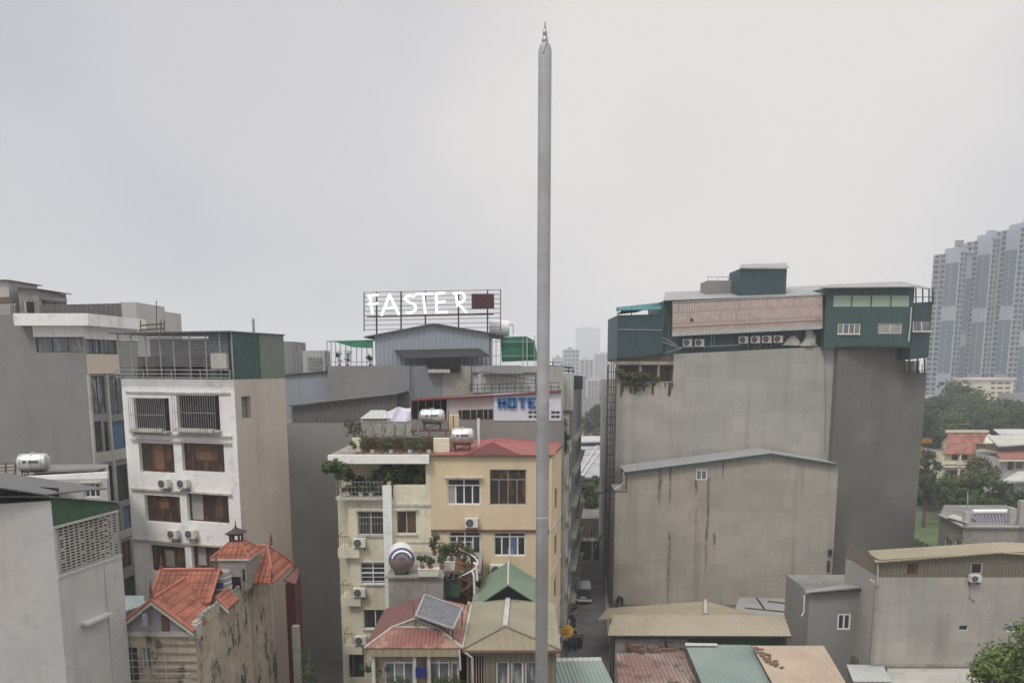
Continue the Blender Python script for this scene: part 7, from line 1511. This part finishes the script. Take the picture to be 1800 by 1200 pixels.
# ================================================================== FAR CENTRE
r = thing('warehouse', 'large flat-roofed grey warehouse seen down the lane', 'warehouse', (16, 150, 0)); zW = 8.0
pa, pb, pc, pd = Pz(1005, 838, zW), Pz(1095, 838, zW), Pz(1085, 768, zW), Pz(1000, 768, zW); m = MB(); m.slab([pa, pb, pc, pd], .3); m.build('roof', 'deck_grey', r); m = MB(); m.hexa([(p.x, p.y, 0) for p in (pa + Vector((.5, .5, 0)), pb + Vector((-.5, .5, 0)), pc, pd)], [(p.x, p.y, zW - .4) for p in (pa + Vector((.5, .5, 0)), pb + Vector((-.5, .5, 0)), pc, pd)]); m.build('wall', 'mid_grey', r)
m = MB(); 
for (x0, y0, x1, y1) in ((1018, 832, 1052, 780), (1024, 836, 1062, 782), (1020, 790, 1080, 786), (1010, 800, 1050, 798)): m.bar(Pz(x0, y0, zW + .1), Pz(x1, y1, zW + .1), .35, ht=.2)
m.build('roof_ribs', 'pale_sheet', r)
r = thing('low_roof', 'pale flat roof beyond the warehouse', 'roof', P(1050, 770, 185)); m = MB(); m.slab([Pz(1018, 776, 9), Pz(1085, 774, 9), Pz(1085, 766, 9), Pz(1018, 766, 9)], .3); m.build('sheet', 'pale_sheet', r); m = MB(); p = Pz(1050, 772, 9); m.box(p.x - 4, p.x + 4, p.y, p.y + 6, 0, 8.6); m.build('wall', 'mid_grey', r)
for i, (x, y, D, wpx, lb) in enumerate(((1030, 738, 200, 22, 'hazy tree low beside the lane-end tower block'), (1048, 722, 210, 26, 'hazy rounded tree in the middle of the far clump'), (1066, 706, 215, 28, 'tallest hazy tree next to the lattice mast'), (1085, 700, 218, 28, 'hazy tree half hidden behind the tall wall'), (1058, 745, 190, 28, 'hazy tree in front of the far clump'))):
    p = P(x, y - wpx * .4, D); tree('tree', lb, (p.x, p.y, 0), p.z, wpx * D / FPX, 'leaf_far', 900, .5, 9, 400 + i, group='far trees beyond the warehouse', crown0=.3)
for i, (x, y, D, wpx, mt_, lb) in enumerate(((1028, 866, 106, 27, 'leaf_mid', 'green tree at the end of the lane, left'), (1048, 858, 108, 29, 'leaf_mid', 'green tree at the end of the lane, middle'), (1066, 868, 106, 27, 'leaf_dark', 'dark tree at the end of the lane behind the mast'), (1040, 890, 104, 20, 'leaf_dark', 'low dark tree above the tan roofs at the lane end'))):
    p = P(x, y - wpx * .9, D); tree('tree', lb, (p.x, p.y, 0), p.z, wpx * D / FPX, mt_, 1000, .2, 9, 420 + i, group='trees at the end of the lane', crown0=.3)
def farblock(label, x0, x1, yt, D, mat='far_grey', rows=0, cols=0):
    A, C = XY(x0, 640, D), XY(x1, 640, D); zt = ZZ(x0, yt, D); r = thing('city_block', label, 'building', (A[0], D, 0)); F = Fac(A, C); fp = quadfp(A, C, 20); m = MB(); m.hexa([(x, y, 0) for x, y in fp], [(x, y, zt) for x, y in fp]); m.build('wall', mat, r)
    if rows:
        m = MB(); fl = zt / rows; bw = F.len / cols
        for j in range(cols):
            for k in range(rows): F.box(m, j * bw + bw * .2, j * bw + bw * .8, k * fl + fl * .3, k * fl + fl * .75, .0, .3)
        m.build('window_grid', 'tower_glass', r)['kind'] = 'stuff'
    m = MB(); F.box(m, F.len * .3, F.len * .6, zt, zt + 2.5, -5, -12); m.build('roof_room', mat, r)
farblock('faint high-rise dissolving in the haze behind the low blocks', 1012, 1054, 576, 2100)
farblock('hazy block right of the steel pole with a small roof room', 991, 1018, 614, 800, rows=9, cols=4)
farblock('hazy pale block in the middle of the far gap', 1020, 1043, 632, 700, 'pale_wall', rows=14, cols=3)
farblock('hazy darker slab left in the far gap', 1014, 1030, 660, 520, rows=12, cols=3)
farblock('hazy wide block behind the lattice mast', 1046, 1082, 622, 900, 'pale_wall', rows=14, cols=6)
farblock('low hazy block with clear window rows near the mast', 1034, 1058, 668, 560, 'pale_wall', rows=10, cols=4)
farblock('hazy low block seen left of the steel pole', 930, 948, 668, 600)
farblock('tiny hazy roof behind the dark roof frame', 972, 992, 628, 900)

# ================================================================== HAZE
m = MB(); m.box(-1600, 1600, -70, 3100, -1, 150)
hm = bpy.data.materials.new('haze'); hm.use_nodes = True; hn = hm.node_tree.nodes; hn.remove(hn['Principled BSDF'])
pv = hn.new('ShaderNodeVolumePrincipled'); pv.inputs['Color'].default_value = (.93, .95, .97, 1); pv.inputs['Density'].default_value = .00064; pv.inputs['Anisotropy'].default_value = 0.0
hm.node_tree.links.new(pv.outputs[0], hn['Material Output'].inputs['Volume'])
tag(m.build('haze', hm), kind='stuff')
# prototypes away
for pr in PROTO.values():
    for ch in list(pr.children_recursive): bpy.data.objects.remove(ch)
    bpy.data.objects.remove(pr)
